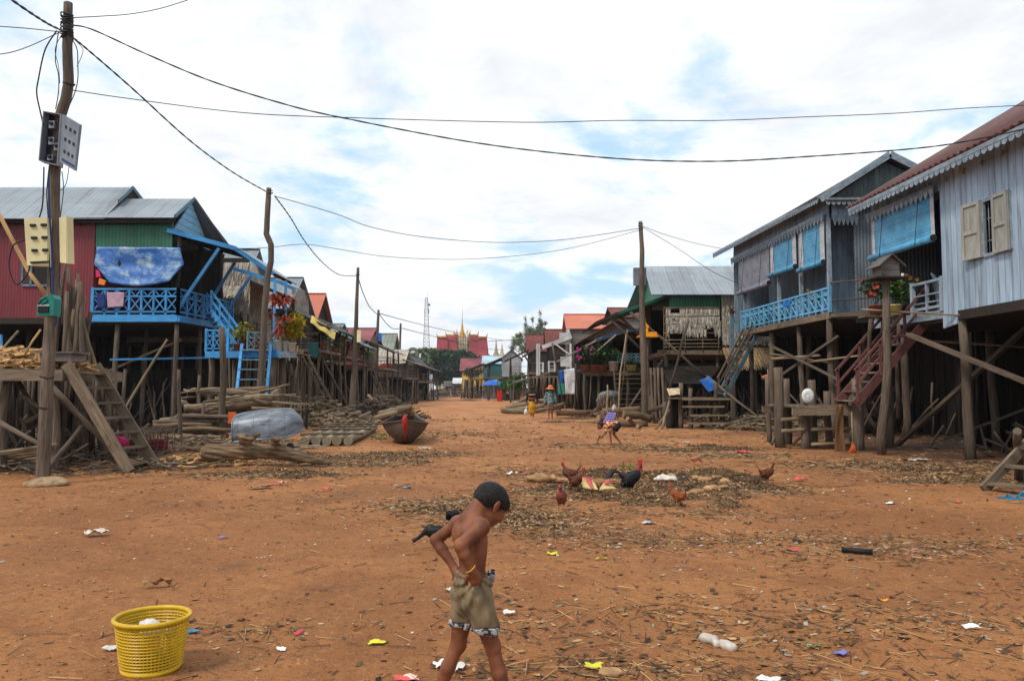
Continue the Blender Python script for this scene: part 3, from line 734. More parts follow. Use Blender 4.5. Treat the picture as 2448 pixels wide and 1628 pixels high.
# blue lower landing with stairs (left)
zl=P(600,842,27.2).z
e=E('stair_landing',(-9,27.5,0),'bright blue lower landing on stilts beside the red and green house','landing')
Yl=27.0; xa=P(492,850,Yl).x; xb=P(672,850,Yl).x; xc=P(702,858,Yl).x
q=MB(); q.box((xa,Yl,zl-.05),(xc,Yl+2.4,zl)); q.build('deck',m_plank,e)
q=MB(); q.beam((xa,Yl-.04,zl-.09),(xb,Yl-.04,zl-.09),.08,.22); q.build('edge_beam',m_blue,e)
q=MB(); q.beam((xb,Yl-.04,zl-.1),(xc+.1,Yl-.04,zl-.1),.08,.2); q.build('edge_beam',m_lbtrim,e)
rail(e,(xa,Yl,zl),(P(545,800,Yl).x,Yl,zl),.75,3,m_blue,t=.05)
rail(e,(P(585,800,Yl).x,Yl+.3,zl),(P(655,800,Yl).x,Yl+.3,zl),.7,4,m_blued,t=.04)
for u in (655,681):
    q=MB(); q.beam((P(u,800,Yl+.4).x,Yl+.4,zl),(P(u,800,Yl+.4).x,Yl+.4,P(u,672,Yl+.4).z),.08,.08,up=(0,1,0)); q.build('awning_post',m_blue,e)
for (u,d) in ((505,.2),(655,.1),(675,.6),(560,2.),(620,2.1)):
    q=MB(); X=P(u,900,Yl+d).x; q.pole((X,Yl+d,-.1),(X,Yl+d,zl-.2),.11,.1); q.build('post',m_post,e)
screen(e,(xa,Yl+2.2),(xc,Yl+2.2),0,zl-.3,22,m_pole,mats=False,r=.05)
# flights
stairs('stairs','blue flight of stairs from the verandah down to the lower landing',P(498,752,29.6)+Vector((0,0,.1)),P(565,838,28.2),(0.5,-.85,0),.9,9,m_blue,m_blued,railh=.75)
stairs('stairs','blue ladder steps rising from the log pile to the lower landing',Vector((P(612,800,26.8).x,Yl-.1,zl+.25)),Vector((P(588,960,25.2).x,25.4,.0)),(1,0,0),1.0,9,m_blue,m_blued,dep=.16,th=.09)
potplant((P(597,780,27.9).x,27.9,zl),'brownish croton bush in a pot on the blue landing','bush',.2,.3,m_clay,.75,None,mat('brown_green_leaf',S(112,104,48),S(92,60,36),bump=0,ev=.5),n=260)
potplant((P(573,780,27.6).x,27.6,zl),'yellow green leafy plant in a pot beside the blue stairs','bush',.2,.3,m_clay,.8,None,mat('olive_leaf',S(150,146,60),S(96,104,40),bump=0,ev=.5),n=260)
potplant((P(618,790,27.3).x,27.3,zl),'small plant with magenta flowers on the blue landing','bush',.12,.2,m_clay,.4,m_magenta)
potplant((P(666,835,27.1).x,27.1,zl),'leafy plant in a white bucket on the landing, beside the blue post','bush',.17,.38,m_whitep,.45,None,m_leafd)
potplant((P(684,842,27.05).x,27.05,zl),'tall pale green variegated plant in a narrow white pot','tuft',.11,.36,m_whitep,1.15,None,m_leafl,n=110)
potplant((P(698,845,27.0).x,27.0,zl),'round yellow green bush in a white pot at the end of the landing','bush',.14,.3,m_whitep,1.1,None,m_leafy,n=900)
# hanging red plant
e=E('hanging_plant',(P(672,760,26.6).x,26.6,5),'rusty red strap-leaved plant hanging between the blue awning posts','plant')
q=MB()
for k in range(14): blades(q,P(670+U(-18,20),738+U(-30,26),26.6+U(-.2,.2)),26,.5,.06,0,.7,.9)
for k in range(3): blades(q,P(668+U(-6,10),772+U(0,14),26.6),12,.45,.05,0,-.3,.7)
q.build('foliage',m_leafr,e); q=MB(); q.lathe(P(671,757,26.6),[(0,0),(.13,.02),(.18,.2),(.17,.2)],12); q.build('pot',m_dark,e)

# ============================================================ generic row house
def rowhouse(label,x0,x1,y0,y1,zf,ze,zr,axis,mw,mr,side,mg=None,front=None,nps=(3,3),verandah=None,ww=None,openf=False,aw=None,name='stilt_house',sticks=40,cl=30,over=.35,mrail=None):
    e=E(name,((x0+x1)/2,(y0+y1)/2,0),label,'house')
    stilts(e,list(np.linspace(x0+.1,x1-.1,nps[0])),list(np.linspace(y0+.1,y1-.1,nps[1])),zf-.15,.09)
    q=MB(); q.box((x0,y0,zf-.18),(x1,y1,zf)); q.build('floor',m_dark,e)
    xs_=x1 if side=='L' else x0; xo=x0 if side=='L' else x1; s=1 if side=='L' else -1
    if not openf: wall(e,(x0,y0),(x1,y0),zf,ze,mw)
    wall(e,(x0,y1),(x1,y1),zf,ze,mw); wall(e,(xo,y0),(xo,y1),zf,ze,mw)
    if not openf or 1: wall(e,(xs_-s*(1.8 if openf else 0),y0+.05),(xs_-s*(1.8 if openf else 0),y1-.05),zf,ze,front or mw)
    roof2(e,x0,x1,y0,y1,ze,zr,axis,mr,over,mg or mw)
    if verandah:
        d,h=verandah; xv=xs_+s*d
        q=MB(); q.box((min(xs_,xv),y0,zf-.2),(max(xs_,xv),y1,zf-.03)); q.build('verandah_deck',m_plank,e)
        for y in np.linspace(y0+.1,y1-.1,3):
            q=MB(); q.pole((xv-s*.05,y,-.1),(xv-s*.05,y,ze-.3-h*.3),.08,.07); q.build('post',m_post,e)
        q=MB(); q.quad([(xs_,y0-.2,ze+.05),(xv+s*.6,y0-.2,ze-h),(xv+s*.6,y1+.2,ze-h),(xs_,y1+.2,ze+.05)],0,.04); q.build('awning',aw or mr,e)
        q=MB(); q.beam((xs_,y0-.2,ze-.02),(xv+s*.6,y0-.2,ze-h-.07),.05,.12); q.build('awning_fascia',m_dark,e)
        rail(e,(xv,y0,zf),(xv,y1,zf),.8,5,mrail or m_pole,'bar',.04)
        rail(e,(xs_,y0,zf),(xv,y0,zf),.8,2,mrail or m_pole,'bar',.04)
    if sticks: screen(e,(x0,y1-.3),(x1,y1-.3),0,zf*.95,sticks); screen(e,(x0,y0+1.2),(x1,y0+1.2),0,zf*.8,sticks//2,m_pole,mats=False,r=.05)
    if cl: clutter(e,x0,x1+(1 if side=='L' else -1),y0,y1,cl,2.)
    return e
# left row going away
e=rowhouse('thatch-walled stilt house with a small grey gable behind the blue awning',-17.5,-12.4,35.4,38.6,3.6,6.6,P(604,597,37).z,'x',m_boards,m_roofg,'L',m_thatch,verandah=(1.6,.9),openf=False)
thatch(e,(-14.6,35.2),(-11.9,35.2),5.0,7.2); thatch(e,(-12.3,35.4),(-12.3,38.5),4.6,6.9,out=(1,0,0))
thatchroof(e,[(-17.5,34.6,5.6),(-12.3,34.6,5.6),(-12.3,35.4,6.3),(-17.5,35.4,6.3)],3)
potplant((-12.2,35,3.6),'banana-like green plant beside the thatch wall behind the blue stairs','blade',.2,.3,m_clay,1.9,None,mat('bright_banana_leaf',S(92,150,50),S(60,116,36),bump=0),n=90)
e=rowhouse('stilt house with a steep grey-blue roof and a thatched gable',-18,-12.5,42.5,48,3.7,6.0,P(727,665,45.3).z,'x',m_boards,m_roofg,'L',m_thatch,verandah=(2.0,1.2),aw=m_roofd,nps=(4,4))
thatch(e,(-12.35,43.6),(-12.35,46.9),5.6,7.2,out=(1,0,0))
e=rowhouse('stilt house with an orange roof and a dark weathered awning on the left side',-18,-12.6,49.2,53.2,3.6,6.0,P(774,702,51).z,'x',m_dboards,m_rooforange,'L',m_dboards,verandah=(2.2,1.3),aw=m_roofd)
q=MB(); a=P(742,757,42.1);b=P(800,797,42.1)
q.sheet([a+Vector((0,0,-.32)),b+Vector((0,0,-.36)),b+Vector((0,.3,.06)),a+Vector((0,.3,.1))],20,4,lambda u,v,s,t:.04*math.sin(u*8),0,True,.02)
q.build('awning_cloth',mat('pale_yellow_awning_cloth',S(222,200,120),S(204,180,100)),label='pale yellow cloth awning over the verandah before the orange roof',cat='awning')
e=rowhouse('small stilt house with a pale blue roof between the orange and the maroon roofs',-17,-12.8,56,60,3.4,5.6,P(822,775,58).z,'x',m_boards,m_roofg,'L',m_boards,verandah=(1.8,1.1),aw=m_blued)
e=rowhouse('stilt house with a faded maroon roof and dark red walls on the left side',-20,P(891,785,66).x,63,69,3.2,5.4,P(891,785,66).z,'x',m_redcor,m_roofpink,'L',m_redcor,verandah=(1.8,1.),aw=m_roofd)
e=rowhouse('boxy house with a tall greenish grey sheet roof behind the thatched hut',-17.2,P(941,797,84).x,82,87,3.2,5.6,P(941,797,84).z,'x',m_gwall,mat('greenish_grey_sheet',S(142,148,138),S(124,130,122),corr=(.4,.4,.2),sc_=(1,1)),'L',m_grncor)
e=rowhouse('low thatched hut on stilts with woven walls near the end of the left row',P(902,880,76).x,P(966,880,76).x,75,79,2.6,4.3,P(940,838,77).z,'x',m_boards,m_thatch,'L',m_boards,verandah=(1.,.5))
thatchroof(e,[(P(897,868,74.6).x,74.6,P(940,867,74.6).z),(P(968,868,74.6).x,74.6,P(940,867,74.6).z),(P(966,838,77).x,77,P(940,837,77).z),(P(902,838,77).x,77,P(940,837,77).z)],6,.12,ln=.9)
e=rowhouse('last dark stilt shack at the far end of the left row',-13.8,-11.,92,104,2.4,4.3,5.6,'y',m_dboards,m_roofd,'L',m_boards,verandah=(1.2,.6))
# near-left stick screens & stilts filling the river-side under the row
lads=[((715,836,41.5),(797,984,42.)),((764,846,44.),(843,978,44.5)),((880,865,58),(925,955,59)),((905,890,70),(938,952,71)),((735,850,40.4),(812,985,40.6)),((690,862,34.),(738,1000,34.2)),((800,868,52),(858,965,52.5))]
for i,(t,b) in enumerate(lads):
    a=P(*t);f=P(*b);f.z=0; f=Vector((P(b[0],b[1],b[2]).x,b[2],0))
    ladder(('long pole ladder leaning on the verandah of the thatched-gable house','long pole ladder leaning below the orange-roofed house','pole ladder leaning in front of the maroon-roofed house','short pole ladder leaning by the thatched hut','ladder right beside the longest one, on the near side of the thatched-gable house','ladder standing just right of the blue landing','ladder half hidden behind the slim third pole')[i],a,f,.55,12)

cloth('dark teal slatted panel fixed on the railing by the long ladders',[P(737,850,42.2),P(762,858,42.2),P(762,822,42.2),P(737,817,42.2)],mat('dark_teal_slats',S(20,84,84),S(14,64,64),sc_=(3,3),seam=(.12,.15,.6)),'railing_panel','panel',.01,.02)
for i,(u,Y,z,l,k,h,lm,fl) in enumerate(((812,50,3.6,'leafy plant with orange flowers on the verandah below the yellow awning','bush',1.0,m_leaf,m_yelfl),(826,52,3.6,'green bush in a pot left of the third pole','bush',.9,m_leafd,None),(862,58,3.3,'bright green potted plant right of the third pole','bush',1.1,m_leaf,None),(878,62,3.2,'broad potted shrub below the maroon roof','bush',1.3,m_leafg,None),(800,46.5,3.6,'tall thin plant behind the ladders','tuft',1.2,m_leaf,None),(770,43,3.7,'dark climbing plant by the teal panel','bush',1.2,m_leafd,None),(922,74,2.6,'rusty leaved plant below the thatched hut','bush',1.2,m_leafr,None))):
    X=P(u,800,Y).x; potplant((X,Y,z),l,k,.2,.3,m_clay,h,fl,lm,n=380)
for i in range(34):
    Y=U(33,48); X=-10.6+U(-1.2,.6)-.02*Y; q=MB(); q.pole((X,Y,-.1),(X+U(-.3,.3),Y,U(2.4,3.8)),U(.04,.08),U(.03,.06),6,0,.012,3); q.build('stilt_pole',random.choice([m_pole,m_branch,m_post]),label='rough bare stilt pole in the thicket below the left verandahs',cat='pole',group='stilt poles below the left verandahs')
# ============================================================ RIGHT NEAR HOUSE (pale blue boards)
fx=lambda Y:9.64-.042*(Y-16.9)
e=R1=E('stilt_house',(13,14,0),'pale blue boarded stilt house with a rusty brown roof and cream window shutters','house')
zf=3.18; Yw=17.3; Ye_=20.35; zt=6.42
out=(-1,0,0)
def rwall(e,Ya,Yb,z0,z1,m,dx=0,f=fx,name='wall'):
    return wall(e,(f(Ya)+dx,Ya),(f(Yb)+dx,Yb),z0,z1,m,.05,name)
# board wall with a real window opening
wy0,wy1,wz0,wz1=15.0,15.8,4.2,5.33
rwall(e,Yw,wy1,zf-.06,zt,m_lblue); rwall(e,wy0,8.,zf-.06,zt,m_lblue)
rwall(e,wy1-.001,wy0+.001,zf-.06,wz0,m_lblue); rwall(e,wy1-.001,wy0+.001,wz1,zt,m_lblue)
rwall(e,Ye_,Yw+.001,5.93,zt,m_lblue); wall(e,(fx(Yw),Yw+.01),(11.6,Yw+.01),zf,zt,m_lblue2)
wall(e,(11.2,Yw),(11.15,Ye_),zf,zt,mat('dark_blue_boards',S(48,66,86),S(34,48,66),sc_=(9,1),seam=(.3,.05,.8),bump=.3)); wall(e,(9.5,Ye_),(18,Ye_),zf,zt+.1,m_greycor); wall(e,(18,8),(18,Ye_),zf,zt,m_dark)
wall(e,(9.95,8),(18,8),zf,zt,m_lblue)
# dark room behind window
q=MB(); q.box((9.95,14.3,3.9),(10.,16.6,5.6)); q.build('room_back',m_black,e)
win=MB()
for a,b in (((wy0,wz0),(wy1,wz0)),((wy0,wz1),(wy1,wz1)),((wy0,wz0),(wy0,wz1)),((wy1,wz0),(wy1,wz1))):
    win.beam((fx(a[0])-.035,a[0],a[1]),(fx(b[0])-.035,b[0],b[1]),.07,.05,up=(1,0,0))
wo=win.build('window',m_lbtrim,e)
q=MB()
for k in range(7): y=wy0+.06+k*.11; q.tube([(fx(y)+.02,y,wz0),(fx(y)+.02,y,wz1)],.011,6)
for z in (4.5,4.95): q.tube([(fx(wy0)+.02,wy0,z),(fx(wy1)+.02,wy1,z)],.014,6)
q.build('window_bars',m_lbtrim,wo)
def shutter(y0,y1,dx0,dx1,nm='shutter'):
    q=MB(); a=Vector((fx(y0)+dx0,y0,0));b=Vector((fx(y1)+dx1,y1,0)); n=Vector((-1,0,0))
    z0,z1=wz0-.02,wz1+.03
    q.quad([a+Vector((0,0,z0)),b+Vector((0,0,z0)),b+Vector((0,0,z1)),a+Vector((0,0,z1))],0,.03)
    for (p0,p1) in ((z0,z0+.07),(z0+.52,z0+.6),(z1-.07,z1)):
        q.quad([a+n*.03+Vector((0,0,p0)),b+n*.03+Vector((0,0,p0)),b+n*.03+Vector((0,0,p1)),a+n*.03+Vector((0,0,p1))],0,.02)
    for t in (0,.86):
        c=a.lerp(b,t);d=a.lerp(b,t+.14); q.quad([c+n*.032+Vector((0,0,z0+.001)),d+n*.032+Vector((0,0,z0+.001)),d+n*.032+Vector((0,0,z1-.001)),c+n*.032+Vector((0,0,z1-.001))],0,.02)
    q.build(nm,m_shutter,wo)
shutter(wy1+.03,wy1+.56,-.07,-.12); shutter(wy0+.45,wy0-.02,-.07,-.09)
scallop(e,(fx(20.6)-.5,20.6),(fx(8)-.5,8),6.2,64,.13,m_lbtrim,out)
scallop(e,(fx(Ye_)-.16,Ye_),(fx(Yw)-.16,Yw),6.0,15,.2,m_lbtrim,out,True)
for k in range(10):   # carved star rosettes under the eave
    y=20.1-k*.62; x=fx(y)-.05; z=6.12; q=MB(); pts=[]
    for j in range(8):
        a=j*math.pi/4; r=.075 if j%2==0 else .03; pts.append((x,y+math.cos(a)*r,z+math.sin(a)*r))
    q.poly(pts,out,.02); q.build('rosette',m_lbtrim if k%2 else mat('ochre_rosette',S(170,150,116),S(120,96,70)),e)
rslope(e,[(fx(8)-.52,7.6,6.3),(fx(20.6)-.5,20.75,6.3),(14.6,20.75,9.66),(14.6,7.6,9.66)],m_roofb,ribs=.22)
rslope(e,[(20,20.75,6.3),(20,7.6,6.3),(14.6,7.6,9.66),(14.6,20.75,9.66)],m_roofb)
q=MB(); q.poly([(9.6,Ye_,6.35),(19,Ye_,6.35),(14.6,Ye_,9.5)],(0,1,0),.05); q.build('gable',m_greycor,e)
q=MB(); q.beam((9.1,20.78,6.24),(14.6,20.78,9.6),.05,.12); q.build('fascia_board',m_lbtrim,e)
q=MB(); q.box((9.62,8,zf-.2),(18,Ye_,zf)); q.build('floor',m_dark,e)
q=MB(); q.beam((fx(20.3)-.03,20.3,zf-.02),(fx(Yw),Yw+.02,zf-.02),.06,.2); q.build('floor_beam',m_lbtrim,e)
rail(e,(fx(18.55),18.55,zf+.05),(fx(Yw)-.01,Yw+.05,zf+.05),.72,2,m_lbtrim,'bar',.06)
q=MB(); a=Vector((9.8,18.3,zf)); 
for k in range(8): q.beam((10.0+k*.02,17.7+k*.1,zf),(10.0,17.7+k*.1,zf+.45+.07*k),.02,.06,up=(1,0,0))
q.beam((9.98,17.65,zf+.45),(9.98,18.45,zf+1.05),.04,.06); q.build('gate_slats',m_lbtrim,e)
stilts(e,[9.75,12.3,14.9,17.4],[9,11.6,14.2,16.8,20.1],zf-.2,.12)
q=MB(); q.quad([(fx(17.3)-.02,17.3,zf-.06),(fx(16.75)-.02,16.75,zf-.06),(fx(16.8)-.02,16.8,zf-.28),(fx(17.3)-.02,17.3,zf-.35)],0,.05); q.build('corner_board',m_lblue,e)
brace(e,P(2171,799,17.6),P(2470,920,15.2),.17,.08); brace(e,Vector((9.9,20.3,0)),P(2460,778,16.9),.15,.08)
brace(e,P(2060,740,18.6),P(2312,755,16.6),.05,rnd=True,m=m_branch); brace(e,P(2180,812,19),P(2448,830,17),.06,rnd=True,m=m_pole)
brace(e,(11,20,.2),(16,16.9,2.9),.12,.06); brace(e,(12,14.5,2.9),(17,14.2,.4),.1,.06)
screen(e,(18,8),(18.1,20.5),0,3.1,120,r=.05); screen(e,(12.,20.3),(18,20.3),0,3.1,60,r=.05)
clutter(e,12,17.5,10,20,90,1.2); clutter(e,10.5,17.5,17,20,60,.7)
# blinds
def blind(label,Ya,Yb,z0,z1,m,edge,f,dx=-.09,wedge=.14):
    e=E('roller_blind',(f((Ya+Yb)/2)+dx,(Ya+Yb)/2,z0),label,'blind'); A=Vector((f(Ya)+dx,Ya,0));B=Vector((f(Yb)+dx,Yb,0)); z=Vector((0,0,1)); L=(B-A).length; k=wedge/L
    def strip(t0,t1,mm,nm,dd=0):
        q=MB(); o=Vector((dd,0,0)); q.sheet([A.lerp(B,t0)+z*z0+o,A.lerp(B,t1)+z*z0+o,A.lerp(B,t1)+z*z1+o,A.lerp(B,t0)+z*z1+o],10,14,lambda u,v,a,b:.012*math.sin(v*2.2+u*.8),0,True,.012); q.build(nm,mm,e)
    strip(k,1-k,m,'blind_cloth'); strip(0,k,edge,'blind_edge'); strip(1-k,1,edge,'blind_edge')
    q=MB(); q.tube([A.lerp(B,-.01)+z*z0+Vector((-.05,0,.02)),A.lerp(B,1.01)+z*z0+Vector((-.05,0,.02))],.085,14,mcap=1); q.build('rolled_end',[m,m_dark],e)
    for t in (.22,.8):
        q=MB(); q.tube([A.lerp(B,t)+z*z1+Vector((-.03,0,0)),A.lerp(B,t)+z*(z0-.05)+Vector((-.15,0,0)),A.lerp(B,t)+z*(z0-.08)+Vector((0,0,0))],.008,5); q.build('cord',m_black,e)
blind('big blue roller blind on the pale blue house with cream shutters',20.2,17.42,4.86,5.98,m_blind,m_blindw,fx)
# red stairs, platform in front
stairs('stairs','dull red stairs with handrails leaning up to the pale blue house',(9.85,18.9,3.15),(8.05,18.9,1.12),(0,1,0),1.05,9,m_redp,m_plank,railh=.8,dep=.2,th=.06)
e=E('platform',(7.5,19.5,0),'weathered wooden platform on thick stilts below the red stairs','platform')
for (u,vb,vt,Y,r) in ((1866,1071,878,20.1,.13),(1884,1066,905,21.3,.12),(1927,1077,940,19.6,.11),(1946,1074,908,20.,.11),(2054,1083,905,19.,.14),(1840,1050,900,22.,.07),(2040,1060,930,21.,.09),(1983,1066,935,20.8,.1)):
    b=G(u,vb); b=Vector((P(u,vb,Y).x,Y,-.1)); q=MB(); q.pole(b,P(u-6,vt,Y),r,r*.9,9,0,.008,5,.08); q.build('post',m_post,e)
zp=P(1900,972,20).z; q=MB()
for k in range(9): y=19.1+k*.25; q.beam((6.95,y,zp+.02),(8.55,y,zp+.02+U(-.01,.01)),.23,.05)
q.build('deck',m_plank,e)
for y in (19.02,21.3): q=MB(); q.beam((6.8,y,zp-.1),(8.6,y,zp-.1),.08,.18); q.build('deck_beam',m_plank,e)
for (u0,u1,v,Y) in ((1868,1925,1003,19.5),(1868,1925,1030,19.5),(1945,2052,990,19.2),(1940,2056,1026,19.2),(1940,2052,1062,19.2),(1945,2000,1060,21)):
    q=MB(); q.pole(P(u0,v,Y),P(u1,v-3,Y),.045,.04,7,0,.01); q.build('rung',m_branch,e)
brace(e,P(1895,1062,19.8),P(1925,1035,19.8),.08,rnd=True); brace(e,P(1845,1062,20.),P(1858,1030,20.3),.07,rnd=True)
# items hung there
def blob(name,label,cat,c,r3,m,h=.012,nz_=.25,fr=9,rot=None,parent=None,group=None,k=.5,extra=()):
    c=np.array(c); D,lo,hh,ax=field([('e',c,r3,rot,.02)]+list(extra),h,.05)
    X,Y,Z=np.meshgrid(*ax,indexing='ij'); s=fr; D=D+min(r3)*nz_*(np.sin(X*s*1.3+1.2*np.sin(Z*s))*np.sin(Y*s*1.7+c[0]*9+1.5*np.sin(X*s*.8))+.5*np.sin(X*s*2.9+Z*s*2.1)*np.sin(Y*s*3.1+c[1]*7))
    return surf(D,lo,hh,name,m,parent,smooth=1,label=label,cat=cat,group=group)
hp=P(1930,948,19.45)
e=E('sun_hat',hp,'white cloth sun hat hung on a post of the weathered platform','hat')
hb=blob('crown',None,None,hp,(.12,.08,.16),m_whitep,.012,.3,12,parent=e); 
q=MB(); q.lathe((0,0,0),[(.05,0),(.1,.01),(.15,-.02),(.16,-.03),(.1,.0),(.05,-.01)],22)
q.v=[(v[0]+hp.x,hp.y-.08-v[2]*1.2,v[1]*1.15+hp.z+.02) for v in q.v]; q.build('brim',m_whitep,e)
cloth('brown cloth draped down from the weathered platform',[P(1996,1084,18.7),P(2022,1084,18.7),P(2018,966,18.75),P(2002,966,18.75)],mat('brown_cloth',S(128,92,56),S(80,56,36),sc_=(9,1.5)),'draped_cloth','cloth',.09,.02)
e=E('broom',G(2040,1085),'orange broom leaning against the weathered platform','broom')
q=MB(); q.tube([P(2036,985,18.6),P(2039,1062,18.4)],.02,7); q.build('handle',m_branch,e)
q=MB()
for k in range(70): q.tube([P(2039,1058,18.4)+Vector((U(-.02,.02),0,0)),P(2039,1088,18.4)+Vector((U(-.11,.13),U(-.05,.05),0))],.008,4)
o=q.build('bristles',m_orangeb,e)
# bird house on its pole
bp=GG(2108,1087); e=E('birdhouse',bp,'grey wooden spirit birdhouse on a tall crooked pole','birdhouse')
q=MB(); top=P(2119,668,17.7); q.tube([bp+Vector((0,0,-.1)),P(2106,1040,17.7),P(2116,960,17.7),P(2122,880,17.7),P(2119,790,17.7),top],[.1,.1,.1,.095,.085,.08],10,0,.05); q.build('pole',m_post,e)
t=top.z; q=MB(); q.box((top.x-.36,17.4,t),(top.x+.34,18.05,t+.035)); q.build('tray',m_dark,e)
x0,x1=top.x-.22,top.x+.2; q=MB(); q.poly([(x0,17.5,t+.04),(x1,17.5,t+.04),(x1,17.5,t+.32),((x0+x1)/2,17.5,t+.5),(x0,17.5,t+.32)],(0,1,0),.03); q.poly([(x0,17.9,t+.04),(x1,17.9,t+.04),(x1,17.9,t+.32),((x0+x1)/2,17.9,t+.5),(x0,17.9,t+.32)],(0,1,0),.03)
q.box((x0,17.52,t+.04),(x0+.02,17.88,t+.32)); q.box((x1-.02,17.52,t+.04),(x1,17.88,t+.32)); q.build('walls',m_boards,e)
q=MB(); xm=(x0+x1)/2; q.quad([(x0-.1,17.36,t+.25),(x0-.1,18.02,t+.25),(xm,18.02,t+.53),(xm,17.36,t+.53)],0,.02); q.quad([(xm+.001,17.36,t+.53),(xm+.001,18.02,t+.53),(x1+.1,18.02,t+.25),(x1+.1,17.36,t+.25)],0,.02); q.build('roof',m_roofd,e)
q=MB(); q.lathe((x1+.07,17.5,t+.035),[(.03,0),(.035,.07),(0,.07)],10); q.build('cup',m_whitep,e)
# ledge with flower pots
e=E('plank_shelf',(8.9,19.3,2.9),'rough plank ledge holding the flower pots beside the red stairs','shelf')
q=MB(); q.beam(P(2060,757,19.3),P(2190,757,19.3),.4,.05); q.build('plank',m_plank,e)
q=MB(); q.pole(P(2082,762,19.1),P(2074,930,19.4),.05,.05); q.build('prop',m_pole,e)
q=MB(); q.pole(P(2150,762,19.1),P(2146,1000,19.4),.05,.05); q.build('prop',m_pole,e)
a=P(2094,755,19.2);b=P(2141,756,19.15)
potplant((a.x,a.y,a.z+.02),'coral flowered shrub in a worn clay pot on the ledge by the red stairs','bush',.16,.22,m_clay,.75,m_flower,m_leafd,n=380)
potplant((b.x,b.y,b.z+.02),'bushy green plant with orange flowers in a cream pot behind the birdhouse pole','bush',.15,.24,m_yelp,.85,m_yelfl,m_leaf,n=420)
# ============================================================ RIGHT SECOND HOUSE (blue railing, three blinds)
gx=lambda Y:9.64-.053*(Y-23.4)
yR=lambda x:10.88/((x-1224)/1867+.053)
e=R2=E('stilt_house',(13,27,0),'blue-grey stilt house with scalloped eaves and a bright blue verandah railing','house')
zf=3.8; Ya,Yb=31.2,23.5
q=MB(); q.poly([(gx(Ya),Ya,zf-.1),(gx(Yb),Yb,zf-.1),(14,Yb,zf-.1),(14,32.5,zf-.1)],(0,0,1),.2); q.build('floor',m_dark,e)
q=MB(); q.beam((gx(Ya)-.03,Ya,zf-.09),(gx(Yb)-.03,Yb,zf-.09),.06,.2); q.build('deck_edge',m_plank,e)
rail(e,(gx(Ya)-.02,Ya,zf+.0),(gx(Yb)-.02,Yb,zf+.0),.75,16,mat('sky_blue_paint',S(104,170,206),S(80,142,182),sc_=(14,3),rough=.65,dirt=(S(80,100,112),3.,.56,.8),bump=.15),t=.055)
rwall(e,32,Yb,6.66,7.35,m_lblue2,f=gx)
scallop(e,(gx(32)-.14,32),(gx(Yb)-.16,Yb),6.78,34,.24,m_lbtrim,out,True)
scallop(e,(gx(33.2)-.5,33.2),(gx(Yb)-.42,23.2),7.2,60,.13,m_lbtrim,out)
rwall(e,31.8,23.8,zf,7.4,m_lblue2,dx=1.35,f=gx)
q=MB(); q.quad([(gx(26)+1.30,26.2,zf),(gx(25)+1.30,25.1,zf),(gx(25)+1.30,25.1,zf+1.9),(gx(26)+1.30,26.2,zf+1.9)],0,.05); q.build('door',mat('brown_door',S(112,72,44),S(84,52,32),sc_=(20,2)),e)
wall(e,(gx(24)+.35,24.6),(11.2,24.5),zf-.02,6.6,m_lblue2); wall(e,(10.45,23.62),(12.6,23.62),zf-.3,7.2,m_greycor)
wall(e,(9.72,23.45),(10.5,23.45),6.64,7.15,m_lblue2)
scallop(e,(9.72,23.4),(10.5,23.4),6.66,6,.24,m_lbtrim,(0,-1,0),True); scallop(e,(9.4,23.1),(12.2,23.1),7.12,18,.13,m_lbtrim,(0,-1,0))
wall(e,(12.6,23.7),(14,23.7),zf,7.2,m_lblue2); wall(e,(14,23.7),(14,32.5),zf,7.2,m_dark); wall(e,(9.3,32.5),(14,32.5),zf,7.2,m_lblue2)
for y in (30.9,yR(1865),yR(1918),Yb+.08):
    q=MB(); q.beam((gx(y)+.02,y,zf),(gx(y)+.02,y,6.7),.11,.11,up=(0,1,0)); q.build('verandah_post',m_lbtrim,e)
rslope(e,[(gx(Yb)-.45,23.2,7.22),(gx(33)-.45,33.4,7.22),(11.4,33.4,8.55),(11.4,23.2,8.55)],m_roofd,ribs=.2)
rslope(e,[(14.3,33.4,7.0),(14.3,23.2,7.0),(11.4,23.2,8.55),(11.4,33.4,8.55)],m_roofd)
q=MB(); q.poly([(9.75,23.5,7.3),(13.8,23.5,7.3),(11.4,23.5,8.4)],(0,1,0),.05); q.build('gable',mat('grey_green_gable_boards',S(104,116,116),S(74,84,86),sc_=(9,1.2),seam=(.17,.05,.8),bump=.4),e)
gablefascia(e,(11.4,23.15,8.55),(9.25,23.15,7.17),(14.25,23.15,7.05),m_lbtrim,.2)
q=MB(); q.quad([(9.4,23.05,7.12),(12.6,23.05,7.12),(12.6,23.5,7.35),(9.4,23.5,7.35)],0,.03); q.build('pent_roof',m_roofd,e)
for z in (4.15,4.7): brace(e,(gx(Yb),Yb,z),(10.9,22.6,z+.02),.05,rnd=True)
q=MB(); q.beam((9.6,23.4,zf-.1),(11.6,22.3,zf-.1),.1,.12); q.build('deck_edge',m_plank,e)
stilts(e,[9.6,11.9,14.2,16.8],[23.7,26.2,28.8,31.2],zf-.2,.12)
brace(e,P(1838,824,24.4),P(2004,907,23.2),.16,.07); brace(e,P(2004,803,23.4),P(1860,902,24.4),.15,.07); brace(e,P(1840,846,26),P(1990,868,25),.07,rnd=True)
brace(e,P(1845,858,27),P(1960,850,25),.1,rnd=True,m=m_branch); brace(e,P(1930,866,24),P(2060,850,23),.08,rnd=True,m=m_branch); brace(e,P(1690,900,31),P(1830,1010,27),.1,rnd=True)
screen(e,(10.8,32.3),(14,32.3),0,3.7,60,r=.05); screen(e,(14,23.5),(14,32.3),0,3.7,90,r=.05); clutter(e,10.6,16.5,24,32,90,1.8)
